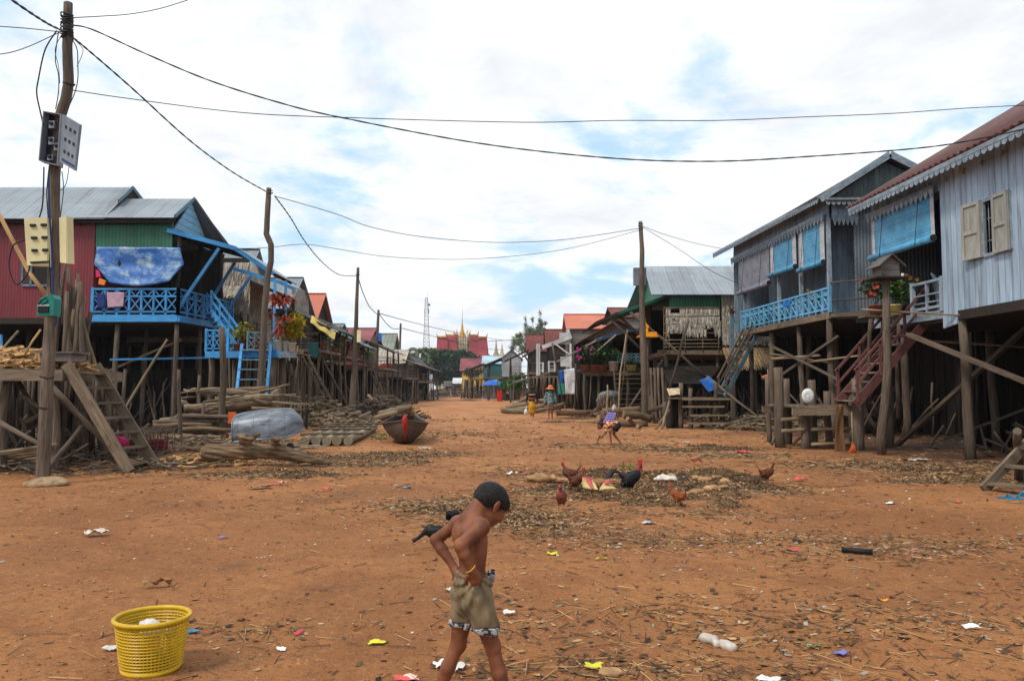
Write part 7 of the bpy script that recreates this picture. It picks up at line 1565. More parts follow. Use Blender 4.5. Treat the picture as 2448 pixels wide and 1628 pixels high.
def chicken(label,foot,H,face,mb_,neckup=1.,mt=None,mn=None,pitch=.35,rooster=False,headdown=False,cat='chicken',tailup=.5,name='chicken',fold=None,legs=True,group='chickens pecking over the rubbish'):
    """H: height to head top; face: heading angle (0 = +x)"""
    o=Vector(foot); f=Vector((math.cos(face),math.sin(face),0)); s=Vector((-f.y,f.x,0)); z=Vector((0,0,1)); k=H/.42
    e=E(name,o,label,cat,group); g=lambda a,b,c:o+(f*a+s*b+z*c)*k
    bf=(f*math.cos(pitch)+z*math.sin(pitch)); Mx=[list(bf),list(s),list(s.cross(bf)*-1)]
    bc=g(0,0,.2)
    if headdown: nk1,nk2,hd=g(.12,0,.2),g(.2,0,.13),g(.25,0,.1)
    else: nk1,nk2,hd=g(.085,0,.26),g(.115,0,.26+.07*neckup),g(.125,0,.36)
    pr=[('e',bc,(.115*k,.066*k,.075*k),Mx,.02*k),('e',g(.06,0,.23),(.06*k,.055*k,.065*k),None,.03*k),('c',g(.05,0,.24),nk1,.045*k,.034*k,.03*k),('c',g(-.08,0,.2+.02),g(-.13,0,.24),.04*k,.025*k,.03*k)]
    for q_ in (1,-1): pr.append(('e',g(-.01,q_*.055,.21),(.085*k,.018*k,.05*k),Mx,.01*k)); pr.append(('c',g(0,q_*.035,.15),g(.0,q_*.038,.1),.032*k,.016*k,.02*k))
    body(pr,.006*k,'body',mb_,e,smooth=1)
    fq=MB()
    for _ in range(420 if rooster else 260):
        d_=Vector((random.gauss(0,1),random.gauss(0,1),random.gauss(0,1))).normalized(); nn=bf*d_.x+s*d_.y+Vector(Mx[2])*d_.z
        pp_=bc+(bf*(d_.x*.118)+s*(d_.y*.072)+Vector(Mx[2])*(d_.z*.078))*k; tg=(-bf+z*-.15+nn*.25+Vector((U(-.2,.2),U(-.2,.2),U(-.2,.2)))).normalized(); sd_=tg.cross(nn)
        if sd_.length<.1: continue
        sd_=sd_.normalized()*U(.006,.011)*k; L_f=U(.022,.042)*k
        fq.add([pp_-sd_*.5,pp_+sd_*.5,pp_+tg*L_f*.7+sd_,pp_+tg*L_f,pp_+tg*L_f*.7-sd_],[(0,1,2,3,4)],0)
    fq.build('feathers',mb_,e)
    body([('c',nk1,nk2,.03*k,.02*k,.01*k),('c',nk2,hd,.02*k,.018*k,.01*k),('e',hd,(.025*k,.02*k,.022*k),None,.008*k)],.005*k,'neck_and_head',mn or mb_,e,smooth=1)
    hd_dir=(hd-nk2).normalized() if headdown else f
    q=MB(); a=hd+hd_dir*.02*k; q.tube([a,a+hd_dir*.018*k-z*.004*k,a+hd_dir*.03*k-z*.008*k],[.008*k,.006*k,.001*k],6); q.build('beak',m_lg,e)
    cs=1.6 if rooster else .8
    uph=(z if not headdown else (z-f*.3).normalized())
    q=MB(); pts=[]
    fr_=[(-.028,.005)]+[(-.028+.011*i,(.034 if i%2 else .018)*cs) for i in range(1,6)]+[(.026,.004)]
    q.poly([hd+hd_dir*x*k+uph*(.012+y)*k for x,y in fr_],s,.006*k); q.build('comb',m_comb,e)
    body([('e',hd+hd_dir*.014*k-uph*.02*k*cs,(.009*k*cs,.009*k,.016*k*cs),None,.004)],.004*k,'wattle',m_comb,e,smooth=0)
    q=MB(); nb_=26 if rooster else 12
    for i in range(nb_):
        a=g(-.12,U(-.02,.02),.24); L=(U(.14,.24) if rooster else U(.07,.11))*k; sp=U(-.35,.35); dr=(-f+s*sp*.5).normalized(); pts=[]
        for t in (0,.3,.6,1): pts.append(a+dr*L*t*(.95)+z*L*((tailup+.3)*t*2-(1.5 if rooster else .6)*t*t+(.0))*U(.95,1.05))
        w=.016*k; vs=[]
        for j,p in enumerate(pts): ww=w*(1,1.2,1,.2)[j]; vs+=[p-z*ww*.5-s*ww*.5,p+z*ww*.5+s*ww*.5]
        q.add(vs,[(0,1,3,2),(2,3,5,4),(4,5,7,6)],0)
    q.build('tail_feathers',mt or mb_,e)
    if legs:
        for q_ in (1,-1):
            q=MB(); dx=q_*.018; a=g(0,q_*.038,.11);b=g(dx,q_*.038,.012); q.tube([a,b],.007*k,6)
            for t in (-.5,0,.5,3.14): q.tube([b,b+(f*math.cos(t)+s*math.sin(t))*(.04 if t<3 else .02)*k-z*.006*k],[.005*k,.003*k],5)
            q.build('leg',m_lg,e)
    return e
chicken('tall black rooster with red comb and bare pinkish breast standing in the rubbish',G(1508,1184),.5,.25,m_bk,1.5,m_bk,m_nk,.6,True,cat='rooster',tailup=.35)
chicken('rusty hen with black tail facing left at the back of the rubbish heap',G(1362,1160),.38,2.9,m_rust,1.4,m_bk,m_nk,.1)
chicken('speckled brown hen with pale tail reaching toward the red and yellow sack',G(1378,1178),.38,.35,m_rust,1.2,m_gt,m_nk,.5)
chicken('bare-breasted reddish hen facing the camera, nearest in the rubbish',G(1342,1222),.37,-1.75,mat('reddish_bare_feathers',S(150,84,62),S(104,54,42),sc_=(26,26,26),coord='Object',bump=.5),1.2,m_gt,m_nk,.5)
chicken('small orange hen turned left beside the rooster',G(1621,1212),.31,2.6,m_or,.8,m_gt,m_or,.3)
chicken('brown hen standing at the right edge of the rubbish, facing right',G(1834,1158),.37,.1,m_rust,1.3,m_gt,m_rust,.25)
chicken('pale pinkish hen pecking with its head down behind the rubbish heap',G(1660,1112),.26,.05,m_buff,1,m_gt,m_nk,-.05,headdown=True)
chicken('black hen with a red face bent low just behind the boy',G(1040,1312),.33,3.1,m_bk,1,m_bk,m_bk,-.05,headdown=True)
chicken('black hen half hidden behind the shoulder of the boy',G(1082,1262),.28,.9,m_bk,1,m_bk,m_bk,.0,headdown=True)
chicken('tan hen perched on the end of a brace by the blue-railed house',Vector(P(1830,915,24.2)),.36,.1,m_buff,.6,m_buff,m_nk,.2)
# ============================================================ basket
bc=Vector((P(362,1578,4.27).x,4.27,0)); e=E('laundry_basket',bc,'round yellow plastic basket with square holes, holding scraps','basket')
q=MB(); Hb=.262; rb,rtp=.146,.182; nc,nr=54,16
RR=lambda t:rb+(rtp-rb)*t**.85
wall_=MB()
def pt(a,t,dr=0): r=RR(t)+dr; return bc+Vector((math.cos(a)*r,math.sin(a)*r*.98,.015+Hb*t))
# solid band and lattice
solid=lambda a:(2.05<(a%6.2832)<2.85)
for i in range(nc):
    a=2*math.pi*i/nc; 
    wall_.tube([pt(a,t) for t in (0,.25,.5,.75,1)],.0048,4,sm=False,cap=False,flat=.6)
for j in range(nr+1):
    t=j/nr; wall_.tube([pt(2*math.pi*k/48,t) for k in range(49)],.0052,4,sm=False,cap=False,flat=1.)
for k in range(8):
    a0=2.05+k*.1;a1=a0+.1; wall_.add([pt(a0,.45),pt(a1,.45),pt(a1,1),pt(a0,1)],[(0,1,2,3)],0)
wall_.build('lattice_wall',m_basket,e)
q=MB(); q.tube([pt(2*math.pi*k/64,1.0,.006)+Vector((0,0,.004)) for k in range(65)],.0125,10,cap=False); q.build('rim',m_basket,e)
q=MB(); q.lathe(bc,[(0,.012),(rb*.98,.012),(rb+.004,.004),(rb+.007,.03),(rb-.002,.032)],48); q.build('base',m_basket,e)
def hand_blob(*a,**k): return blob(*a,**k)
blob('plastic_bag','crumpled white bag inside the yellow basket','bag',bc+Vector((-.02,.03,.205)),(.055,.055,.05),m_white,.006,.3,30)
blob('plastic_bag','clear yellowish bag inside the yellow basket','bag',bc+Vector((.07,.05,.2)),(.045,.045,.045),m_bag,.006,.3,34)
blob('leaf_scraps','green vegetable scraps in the bottom of the yellow basket','scraps',bc+Vector((.03,-.05,.07)),(.09,.06,.04),m_leaf,.006,.4,30)
# ============================================================ litter: individual pieces
def scrap(label,u,v,w,h,m,rot=0,name='wrapper',cat='litter',crumple=.009,lift=.001,curl=0.,group=None):
    """crumpled sheet lying on the ground; w,h metres"""
    g0=GG(u,v,lift); q=MB(); n=8; ph=U(0,9)
    ca,sa=math.cos(rot),math.sin(rot); vs=[]
    for j in range(n+1):
        for i in range(n+1):
            x=(i/n-.5)*w*(1+.12*math.sin(j*1.3+ph)); y=(j/n-.5)*h*(1+.1*math.sin(i*1.7+ph))
            z=crumple*(1+mnoise.noise(Vector((x*22+ph,y*22,ph))) +.6*abs(mnoise.noise(Vector((x*50,y*50+ph,1)))))+curl*(abs(x/w)*2)**2
            vs.append((g0.x+x*ca-y*sa,g0.y+x*sa+y*ca,g0.z+z))
    fs=[(j*(n+1)+i,j*(n+1)+i+1,(j+1)*(n+1)+i+1,(j+1)*(n+1)+i) for j in range(n) for i in range(n)]
    q.add(vs,fs,0,True); M=len(vs); q.add([(a,b,c-.0025) for a,b,c in vs],[f[::-1] for f in fs],0,True)
    return q.build(name,m,label=label,cat=cat,group=group)
W_=m_white
for a in (("white scrap of paper lying right of the boy's legs",1217,1468,.075,.05,W_,.1,'paper'),("yellow foil wrapper on the ground left of the boy's knee",901,1537,.09,.05,m_yelw2,-.1),
("yellow and silver packet at the bottom edge right of the boy",1419,1595,.09,.06,m_yelw2,-.2),("white crumpled paper between the feet of the boy",1062,1588,.11,.09,W_,.4,'paper'),("second half of white paper just behind the boy's rear leg",1095,1596,.1,.07,W_,.8,'paper'),
("clear plastic bag lying on bare earth at the left, above the basket",228,1279,.2,.13,m_bag,.1,'plastic_bag'),("long tan leaf strip on bare earth above the yellow basket",376,1404,.2,.06,m_leafdry,.35,'dry_leaf'),
("bright yellow wrapper piece on the ground right of the boy",1320,1328,.09,.05,m_yelw2,0),("pale yellow wrapper right of the bright yellow piece",1438,1341,.09,.03,m_yelw2,.1),
("blue scrap of plastic above and left of the boy's head",973,1166,.14,.09,m_bluew,.2),("blue and white packet lying on the leaf litter",1549,1252,.13,.09,mat('blue_white_packet',S(150,176,206),S(210,212,210),contrast=(.45,.55)),.4),
("black and silver battery-like packet on the right ground",1907,1295,.1,.05,m_black,.1),("coral pink wrapper left of the charred stick",1896,1316,.1,.06,m_pinkw,-.1),("thin red wrapper lying right of the charred stick",2183,1324,.08,.03,m_pinkw,0),
("orange chip of wrapper far right in the foreground",2112,1440,.06,.02,m_yelfl,0),("violet square wrapper in the lower right",2010,1562,.08,.06,m_violet,.3),("white crushed packet at the lower right edge",2322,1507,.1,.05,W_,-.1),
("pink wrapper scrap right of the basket",713,1514,.06,.035,m_pinkw,.9),("small white shell-like scrap right of the basket",672,1552,.05,.035,W_,.2,'paper'),("pale blue wrapper touching the right side of the basket",462,1512,.07,.04,m_bluew,.6),("white torn wrapper left of the basket",266,1560,.09,.05,W_,.1),
("pale violet wrapper strip left of centre on bare earth",534,1287,.09,.04,m_violet,.3),("beige sack corner at the far left of the rubbish heap",1320,1150,.5,.22,m_sack,.2,'sack_piece'),("white wrapper standing above the rubbish left of the rooster",1223,1133,.18,.1,W_,.1),
("red and white packet at the bottom left of the boy",970,1620,.12,.07,mat('red_white_packet',S(214,90,84),S(226,210,196),sc_=(30,30),contrast=(.48,.52)),.3),("white label corner at the bottom right edge",1838,1624,.12,.05,W_,0,'paper'),
("pale green leaf scrap in the lower right dirt",1945,1546,.08,.04,m_leafl,.1,'leaf_scrap'),("flat white paper scrap left of the lower boy's shorts",1078,1413,.08,.06,W_,.5,'paper'),("orange-red bottle cap scrap at the right behind the puddle",2290,1202,.1,.05,m_pinkw,.1),
("white plastic cup scrap on the right ground",2127,1203,.12,.08,W_,.3),("pink plastic bag standing right of the brown hen",1912,1152,.16,.14,m_pinkw,.3,'plastic_bag'),("red plastic bag on the dark strip behind the chickens",1775,1083,.3,.2,m_pinkw,.2,'plastic_bag'),
("tan husk on the dark strip behind the chickens",1790,1105,.25,.15,m_sack,.1,'husk'),("crumpled tan paper ball on the bare earth near the platform",1640,1062,.2,.1,W_,.1,'paper'),("grey plastic scrap beyond the pale pinkish hen",1640,1062,.2,.1,m_bag,.1,'plastic_scrap'),
("white bag by the foot of the pale blue house post",2190,1104,.45,.3,m_bag,.1,'plastic_bag'),("yellow husk right of the white bag near the house post",2262,1135,.35,.12,m_leafdry,-.1,'husk'),("white plastic bag right of the wooden boat",1015,1075,.3,.2,m_bag,.2,'plastic_bag'),
("cream carton left of the char patch",622,1168,.3,.15,m_sack,.3,'carton'),("pink packet between the carton and the char patch",652,1160,.14,.06,m_pinkw,.1),("red and white packet right beside the pink packet",675,1160,.16,.07,MATS['red_white_packet'] if 'red_white_packet' in MATS else m_pinkw,-.1),
("white crumpled bag near the left foot of the plank steps",434,1100,.28,.14,m_bag,.1,'plastic_bag'),("pink scrap right of the char patch",782,1175,.15,.06,m_pinkw,.2)):
    scrap(a[0],a[1],a[2],a[3],a[4],a[5],a[6],a[7] if len(a)>7 else 'wrapper',crumple=.016 if a[3]<.15 else .04)
# ladder-like translucent bag, bigger crumpled things
blob('plastic_bag','pinkish translucent bag lying in the right foreground','bag',GG(1690,1525,.015),(.055,.035,.028),m_bag,.006,.35,30,extra=[('c',GG(1690,1528,.02),GG(1752,1548,.02),.026,.03,.02)])
blob('plastic_bag','tan crumpled bag beside the yellow packet at the bottom','bag',GG(1458,1612,.015),(.065,.045,.022),m_sack,.006,.35,30)
q=MB(); q.tube([GG(2012,1322,.03),GG(2050,1325,.03),GG(2086,1329,.03)],[.022,.025,.022],9,0,.12); q.build('charred_stick',m_black,label='short charred black stick on the right ground',cat='stick')
e=E('flip_flop',GG(2420,1190),'pale blue rubber sandals lying by the small steps at the right edge','sandals')
for (u,v,r) in ((2404,1192,.1),(2428,1196,.0),(2440,1184,.6)):
    g0=GG(u,v,.012); q=MB(); q.v=[];L=.22
    pts=[g0+Vector((math.cos(r)*x-math.sin(r)*y,math.sin(r)*x+math.cos(r)*y,0)) for x,y in ((-.11,-.025),(-.06,-.035),(.03,-.035),(.09,-.04),(.12,0),(.09,.04),(.03,.035),(-.06,.035),(-.11,.025))]
    q.poly(pts,(0,0,1),.02); q.build('sole',m_bluew,e); q=MB(); q.tube([pts[2],g0+Vector((.05,0,.05)),pts[6]],.01,6); q.build('strap',m_bluew,e)
stairs('stairs','small weathered plank steps entering at the right edge',(8.75,11.75,1.25),(7.15,11.25,.0),(.35,-.94,0),.95,5,m_plank,m_plank,dep=.16,th=.05,treadd=.18)
q=MB(); q.pole(GG(2436,1148),P(2432,1030,11.7),.07,.06,8,0,.01); q.build('stake',m_post,label='weathered stake beside the small steps at the right edge',cat='stake')
# sacks and husks heaped where the chickens feed
gS='tan sacks and husks in the chicken rubbish heap'
def hz(u,v,ru,rv,rz,m,label,name='sack',cat='sack',group=None,n=.35,fr=12):
    g0=GG(u,v,rz*.6+.03); blob(name,label,cat,g0,(ru,rv,rz),m,.012,n,fr,group=group)
hz(1295,1152,.24,.12,.07,m_sack,'long flat tan sack at the left end of the chicken rubbish')
for (u,v,a) in ((1668,1150,.1),(1686,1156,.12),(1714,1148,.08),(1650,1163,.08),(1735,1160,.1),(1702,1180,.13),(1668,1184,.11),(1727,1174,.09),(1600,1150,.11),(1640,1186,.07),(1750,1168,.07),(1560,1190,.08)):
    hz(u,v,a,a*.55,a*.42,m_sack,'tan rotting husk or sack in the heap right of the rooster',group=gS)
hz(1590,1158,.2,.1,.07,m_bag,'whitish plastic sack just right of the rooster','sack'); hz(1633,1166,.13,.08,.07,m_black,'black plastic lump behind the small orange hen','plastic_lump','plastic lump'); hz(1800,1160,.12,.1,.08,m_mulch,'round dark clump beside the brown hen','clump','clump')
# printed cement bag propped open
e=E('paper_sack',GG(1425,1175),'torn cream paper sack with a red printed stripe, propped in the rubbish','sack')
def tri(pts,m,nm,th=.012):
    q=MB(); q.sheet(pts,10,8,lambda u,v,a,b:.02*math.sin(u*9)+.012*math.sin(v*15+u*6),0,True,th); q.build(nm,m,e)
Yk=11.1
tri([P(1393,1166,Yk),P(1431,1170,Yk-.2),P(1418,1148,Yk+.1),P(1393,1140,Yk)],m_yelp if 0 else mat('cream_sack_paper',S(214,190,130),S(190,160,104),sc_=(7,7)),'sack_side')
tri([P(1402,1150,Yk-.05),P(1421,1167,Yk-.25),P(1414,1142,Yk+.05),P(1402,1136,Yk-.04)],m_pinkw,'red_stripe'); tri([P(1432,1171,Yk-.1),P(1474,1172,Yk-.2),P(1466,1160,Yk+.1),P(1446,1151,Yk+.1)],MATS['cream_sack_paper'],'sack_side'); tri([P(1445,1156,Yk-.05),P(1462,1158,Yk-.1),P(1456,1150,Yk+.05),P(1447,1150,Yk+.05)],m_pinkw,'red_stripe')
# ============================================================ stuff: leaf litter, twigs, mulch
BL=[ # u,v centre, half-widths in metres x,y, weight
(1130,1215,.9,.9,5),(1230,1250,1.2,.8,5),(1010,1210,.8,.6,2.2),(1350,1180,1.2,.7,3.5),(1500,1175,1.5,.8,5),(1650,1165,1.4,.8,5),(1770,1170,1.1,.6,3),(1500,1290,1.3,.6,2.5),(1700,1230,1.5,.5,1.5),(1900,1290,1.2,.5,2.2),(2100,1320,1.2,.5,2.),
(640,1135,1.2,.6,5),(800,1110,1.6,.8,5),(900,1090,1.5,1.,5),(480,1105,1.6,.7,3.),(1000,1085,1.4,1.,2.5),(1650,1075,2.,.9,3.5),(1750,1090,1.2,.7,3),(2150,1110,2.,1.2,5),(2300,1140,1.6,.9,5),(2000,1115,1.2,.6,2),(1420,1065,1.6,.8,1.5),(1050,1040,3,2,2),(1150,960,6,9,2.2),(1400,985,3,2,3),
(600,1510,.5,.25,.5),(1600,1480,1.6,.6,1.1),(1900,1500,1.4,.6,.9),(1450,1590,.7,.25,.5),(2200,1500,1.,.5,.7),(1720,1600,1.,.25,.6),(200,1130,1.5,.6,1.5),(60,1120,1.,.5,1.5),(1250,1130,1.,1.2,1.6),(2300,1300,1.,.5,1.5)]
tw=sum(b[4] for b in BL)
def pick():
    if R()<.27:
        Y=3+38*R()**2.0; x=U(-.66,.66)*Y; 
        if x<-.1*Y and Y<9 and R()<.75: return pick()
        return x,Y,1
    r=R()*tw
    for b in BL:
        r-=b[4]
        if r<0: break
    c=G(b[0],b[1]); return c.x+random.gauss(0,.55)*b[2],c.y+random.gauss(0,.55)*b[3],b[4]
m_tw=[mat('dry_twig_dark',S(92,72,54),S(58,44,34),ev=.5),mat('dry_straw',S(180,148,104),S(136,104,70),ev=.5),m_leafdry,mat('brown_leaf_scrap',S(120,88,60),S(80,58,42),ev=.5),mat('grey_scrap',S(176,168,158),S(130,122,112),ev=.4),mat('faded_green_scrap',S(124,112,70),S(90,84,52),ev=.4)]
q=MB()
for i in range(30000):
    x,y,w=pick()
    if y<2.9 or y>60: continue
    far=max(1,y/8); z0=gz(x,y)+.004
    if R()<.5:
        a=U(0,3.14); l=U(.02,.10)*far**.65*(1.8 if R()<.06 else 1); r=U(.0014,.0036)*far**.7; d=Vector((math.cos(a)*l,math.sin(a)*l,U(-.006,.012))); p=Vector((x,y,z0+r)); s=Vector((-math.sin(a),math.cos(a),0))*r; zz_=Vector((0,0,r*1.3))
        q.add([p-d-s,p-d+s,p-d+zz_,p+d-s,p+d+s,p+d+zz_],[(0,1,4,3),(1,2,5,4),(2,0,3,5)],0 if R()<.3 else (1 if R()<.6 else 3))
    else:
        l=U(.010,.036)*far**.8; a=U(0,6.28); c,s=math.cos(a),math.sin(a); wv=l*U(.3,.8); t=U(.1,.5)*l
        pts=[(-l,0,t*.2),(-.2*l,-wv,0),(l*.8,-wv*.4,t*.5),(l,0,t),(.2*l,wv,t*.9),(-.6*l,wv*.6,.2*t)]
        q.add([(x+px*c-py*s,y+px*s+py*c,z0+pz) for px,py,pz in pts],[(0,1,2,3),(0,3,4,5)],random.choice([2,3,3,2,0,3,5,3,2,0,4 if far<1.6 else 2]) )
q.build('leaf_litter',m_tw,label='dead leaves, straw and twigs scattered over the clay',cat='litter',kind='stuff')
q=MB()
for i in range(3800):
    if R()<.5: x,y,w=pick()
    else: y=7+38*R()**1.4; x=U(-.6,.6)*y
    if y<4.5 or y>55 or abs(x)>11: continue
    l=U(.008,.02)*max(1,y/9)**.9; a=U(0,6.28); c,s_=math.cos(a),math.sin(a); wv=l*U(.4,.9); t=U(.3,.9)*l; z0=gz(x,y)+.003
    pts=[(-l,0,t*.2),(-.2*l,-wv,0),(l*.8,-wv*.4,t*.5),(l,0,t),(.2*l,wv,t*.9),(-.6*l,wv*.6,.2*t)]
    q.add([(x+px*c-py*s_,y+px*s_+py*c,z0+pz) for px,py,pz in pts],[(0,1,2,3),(0,3,4,5)],random.choice([0,0,1,1,1,2]))
q.build('pale_scraps',[mat('dirty_white_scrap',S(190,182,170),S(160,150,136)),m_leafdry,mat('dull_pink_scrap',S(188,124,112))],label='tiny pale flecks of paper, husk and plastic over the clearing',cat='litter',kind='stuff')
# pebbles and clods
q=MB()
for i in range(5000):
    Y=2.9+22*R()**1.8; x=U(-.68,.68)*Y; r=U(.003,.009)*(1+Y*.05); 
    q.lathe((x,Y,gz(x,Y)+r*.2),[(0,-r*.5),(r,-.1*r),(r*.8,r*.5),(0,r*.7)],5,0 if R()<.7 else 1,True,U(.6,1))
q.build('pebbles',[mat('clay_clod',S(168,104,66),S(120,72,46)),mat('pale_pebble',S(200,176,146),S(160,130,104))],label='small clods and pebbles on the clay',cat='pebbles',kind='stuff')
# dark rotting mulch mounds
def mulch(label,pts,name='mulch',m=None,dens=620,hgt=.05):
    q=MB()
    for (u,v,rx,ry) in pts:
        c=GG(u,v)
        n=14
        for j in range(n):
            for i in range(n):
                pass
        vs=[];N1=16;N2=5
        for j in range(N2+1):
            for i in range(N1):
                a=2*math.pi*i/N1; r=(1-j/N2)*(1+.3*mnoise.noise(Vector((math.cos(a)*2+c.x,math.sin(a)*2,j*.3)))); z=hgt*(1-(1-j/N2)**2)*(1+.7*mnoise.noise(Vector((i*.9,j*1.3,c.x))))-.01
                vs.append((c.x+math.cos(a)*rx*r,c.y+math.sin(a)*ry*r,c.z+z))
        q.add(vs,[(j*N1+i,j*N1+(i+1)%N1,(j+1)*N1+(i+1)%N1,(j+1)*N1+i) for j in range(N2) for i in range(N1)],0,True)
        for _ in range(int(dens*rx*ry*4)):
            a=U(0,6.28);r=math.sqrt(R())*1.15; x=c.x+math.cos(a)*rx*r; y=c.y+math.sin(a)*ry*r; z=c.z+hgt*max(0,1-r*r)+U(0,.02); th=U(0,6.28); l=U(.02,.08); d=Vector((math.cos(th),math.sin(th),U(-.5,.6)))*l
            w=d.cross(Vector((U(-1,1),U(-1,1),1))).normalized()*U(.003,.014); p=Vector((x,y,z)); q.add([p-w,p+w,p+d+w*.4,p+d-w*.4],[(0,1,2,3)],random.choice([0,1,2,2,2,3,3,3]))
    q.build(name,[m_mulch,m_tw[0],m_tw[3],m_tw[1]],label=label,cat='rubbish heap',kind='stuff')
mulch('dark rotting plant rubbish heaped where the chickens feed',[(1600,1168,1.5,.4),(1360,1172,.7,.25),(1450,1135,.8,.3),(1530,1142,.7,.3),(1600,1140,.6,.3),(1500,1195,.6,.2),(1560,1208,.45,.15),(1700,1135,.6,.3),(1770,1150,.5,.2),(1720,1190,.5,.16),(1735,1210,.3,.12),(1820,1170,.4,.1),(1420,1195,.35,.14)],hgt=.1,dens=800)
mulch('blackened burnt rubbish patch in front of the driftwood log',[(672,1132,.6,.3),(735,1138,.5,.25),(700,1145,.3,.15)],m=m_black)
mulch('strip of damp dark rubbish across the middle of the clearing',[(1735,1075,.9,.35),(1690,1068,.5,.2),(1620,1078,.4,.2),(1575,1070,.4,.15)],hgt=.06)
mulch('rubbish and leaves gathered before the raft and boat',[(800,1098,1.2,.35),(880,1092,1.,.35),(925,1085,.7,.4),(985,1105,.5,.2),(720,1100,.5,.2)],dens=500)
mulch('damp leaf rubbish under the edge of the pale blue house',[(2150,1120,.8,.4),(2250,1125,.9,.4),(2330,1150,.8,.3),(2200,1150,.7,.25),(2060,1110,.4,.2)],hgt=.04,dens=380)
mulch('matted dry plant rubbish right behind the boy',[(1230,1240,.5,.35),(1270,1262,.4,.2),(1150,1215,.5,.3),(1040,1225,.4,.2),(1320,1285,.3,.1)],hgt=.025,dens=600)
mulch('dark refuse patches far down the street',[(1065,948,1.6,2),(1140,950,2.5,3),(1120,958,1.5,1.5),(1010,955,2,2)],hgt=.16,dens=50)
mulch('low scattered refuse near the walking women',[(1385,1000,1.2,.8),(1330,1010,.8,.3),(1410,1010,.8,.3)],hgt=.05,dens=200)
# green weeds
q=MB()
for (u,v,n) in ((700,1062,60),(740,1048,60),(905,1045,90),(560,1068,40),(1500,1120,40),(855,965,60),(1600,1015,30)):
    for _ in range(n): g0=GG(u+U(-22,22),v+U(-8,8)); blades(q,g0,4,U(.06,.16),.014,0,1.,.5,2)
q.build('weeds',mat('weed_green',S(104,124,54),S(72,92,40),ev=.4),label='tufts of green weeds around the boats and raft',cat='weeds',kind='stuff')
hz_=MB(); hz_.box((-712,-112,-1.1),(712,1212,62)); ho=hz_.build('haze',None,label='thin pale air between the camera and the far end of the street',cat='haze',kind='stuff')
mh=bpy.data.materials.new('thin_haze'); mh.use_nodes=True; nt=mh.node_tree; nt.nodes.clear(); ou=nt.nodes.new('ShaderNodeOutputMaterial'); pv=nt.nodes.new('ShaderNodeVolumePrincipled'); pv.inputs['Color'].default_value=(.86,.93,1,1); pv.inputs['Density'].default_value=.00025; pv.inputs['Anisotropy'].default_value=.2; nt.links.new(pv.outputs[0],ou.inputs['Volume'])
ho.data.materials.clear(); ho.data.materials.append(mh)
# ------------------------------------------------------------ sky, sun, camera
w=bpy.data.worlds.new('World'); sc.world=w; w.use_nodes=True; nt=w.node_tree;N=nt.nodes;L=nt.links
bg=N['Background']; bg.inputs['Strength'].default_value=.1
SE,SR=math.radians(52),math.radians(228)
sky=N.new('ShaderNodeTexSky'); sky.sky_type='NISHITA'; sky.sun_disc=False; sky.sun_elevation=SE; sky.sun_rotation=SR; sky.air_density=1.; sky.dust_density=1.5
tc=N.new('ShaderNodeTexCoord'); sep=N.new('ShaderNodeSeparateXYZ'); L.new(tc.outputs['Generated'],sep.inputs[0])
def m2(op,a,b=None):
    n=N.new('ShaderNodeMath'); n.operation=op
    for i,x in enumerate((a,b)):
        if x is None: continue
        if isinstance(x,(int,float)): n.inputs[i].default_value=x
        else: L.new(x,n.inputs[i])
    return n.outputs[0]
zz=m2('ADD',m2('MAXIMUM',sep.outputs[2],0),.22)
cx=m2('DIVIDE',sep.outputs[0],zz); cy=m2('DIVIDE',sep.outputs[1],zz)
cmb=N.new('ShaderNodeCombineXYZ'); L.new(cx,cmb.inputs[0]); L.new(cy,cmb.inputs[1])
def nz(scale,loc,det=8,rough=.58,dist=.3):
    mp=N.new('ShaderNodeMapping'); mp.inputs['Location'].default_value=loc; mp.inputs['Scale'].default_value=(scale,scale,1); L.new(cmb.outputs[0],mp.inputs[0])
    n=N.new('ShaderNodeTexNoise'); n.inputs['Scale'].default_value=1; n.inputs['Detail'].default_value=det; n.inputs['Roughness'].default_value=rough; n.inputs['Distortion'].default_value=dist
    L.new(mp.outputs[0],n.inputs[0]); return n.outputs['Fac']
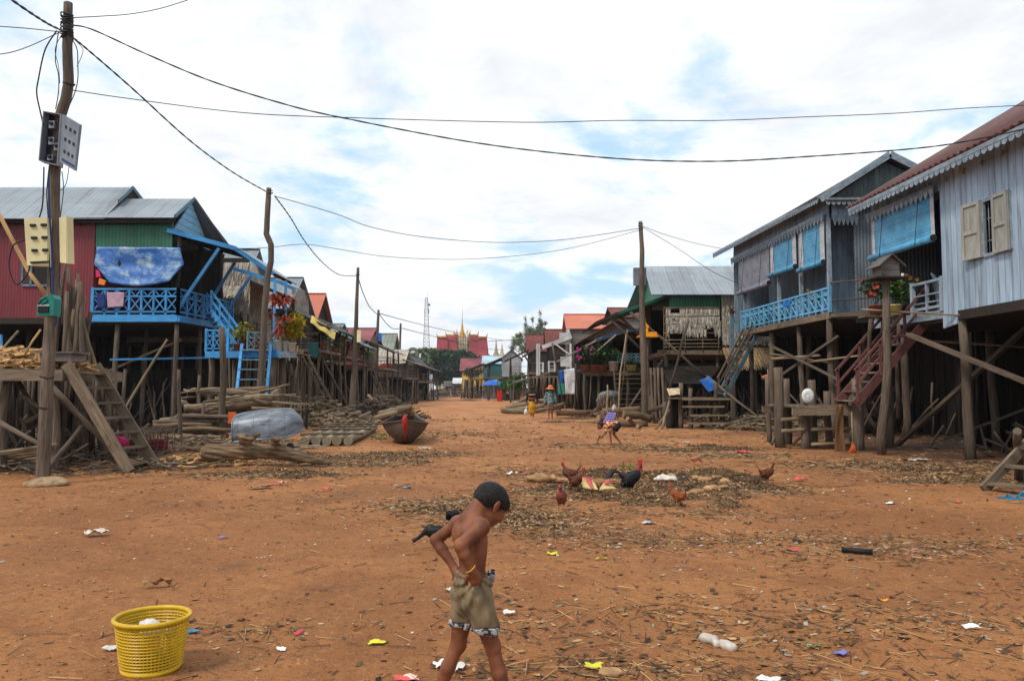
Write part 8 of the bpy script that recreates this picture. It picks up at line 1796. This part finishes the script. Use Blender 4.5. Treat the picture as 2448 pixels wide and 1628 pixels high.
def rg(x,a,b,c=0.,d=1.):
    n=N.new('ShaderNodeMapRange'); n.interpolation_type='SMOOTHSTEP'; n.inputs[1].default_value=a;n.inputs[2].default_value=b;n.inputs[3].default_value=c;n.inputs[4].default_value=d; L.new(x,n.inputs[0]); return n.outputs[0]
cover=rg(nz(1.9,(8.3,1.2,0)),.34,.50)
shade=rg(nz(2.1,(7.,4.,0)),.32,.68,.88,1.09)
shade2=rg(nz(5.5,(1.,9.,0),7,.65),.32,.68,.93,1.05)
cc=N.new('ShaderNodeCombineColor'); sh=m2('MULTIPLY',shade,shade2)
L.new(m2('MULTIPLY',sh,8.7),cc.inputs[0]);L.new(m2('MULTIPLY',sh,8.95),cc.inputs[1]);L.new(m2('MULTIPLY',sh,9.3),cc.inputs[2])
# clear gaps between the clouds: the real sky, veiled by thin cloud
vl=N.new('ShaderNodeMix'); vl.data_type='RGBA'; vl.inputs[0].default_value=.72; L.new(sky.outputs[0],vl.inputs[6]); vl.inputs[7].default_value=(5.2,7.8,10.0,1)
mx=N.new('ShaderNodeMix'); mx.data_type='RGBA'; L.new(cover,mx.inputs[0]); L.new(vl.outputs[2],mx.inputs[6]); L.new(cc.outputs[0],mx.inputs[7]); L.new(mx.outputs[2],bg.inputs[0])
sl=bpy.data.lights.new('sun','SUN'); sl.energy=2.1; sl.angle=math.radians(10); sl.color=(1,.92,.8)
so=bpy.data.objects.new('sun',sl); COL.objects.link(so)
dv=Vector((math.sin(SR)*math.cos(SE),math.cos(SR)*math.cos(SE),math.sin(SE)))
so.rotation_euler=dv.to_track_quat('Z','Y').to_euler()
cam=bpy.data.cameras.new('camera'); co=bpy.data.objects.new('camera',cam); COL.objects.link(co)
cam.sensor_width=36; cam.lens=F/2448*36; cam.clip_end=6000; cam.clip_start=.05
co.location=(0,0,EYE); co.rotation_euler=(math.pi/2+PIT,0,0); sc.camera=co
sc.view_settings.view_transform='Standard'; sc.view_settings.look='None'; sc.view_settings.exposure=.3; sc.view_settings.gamma=1
sc.render.resolution_x=1024; sc.render.resolution_y=680
sc.render.engine='CYCLES'
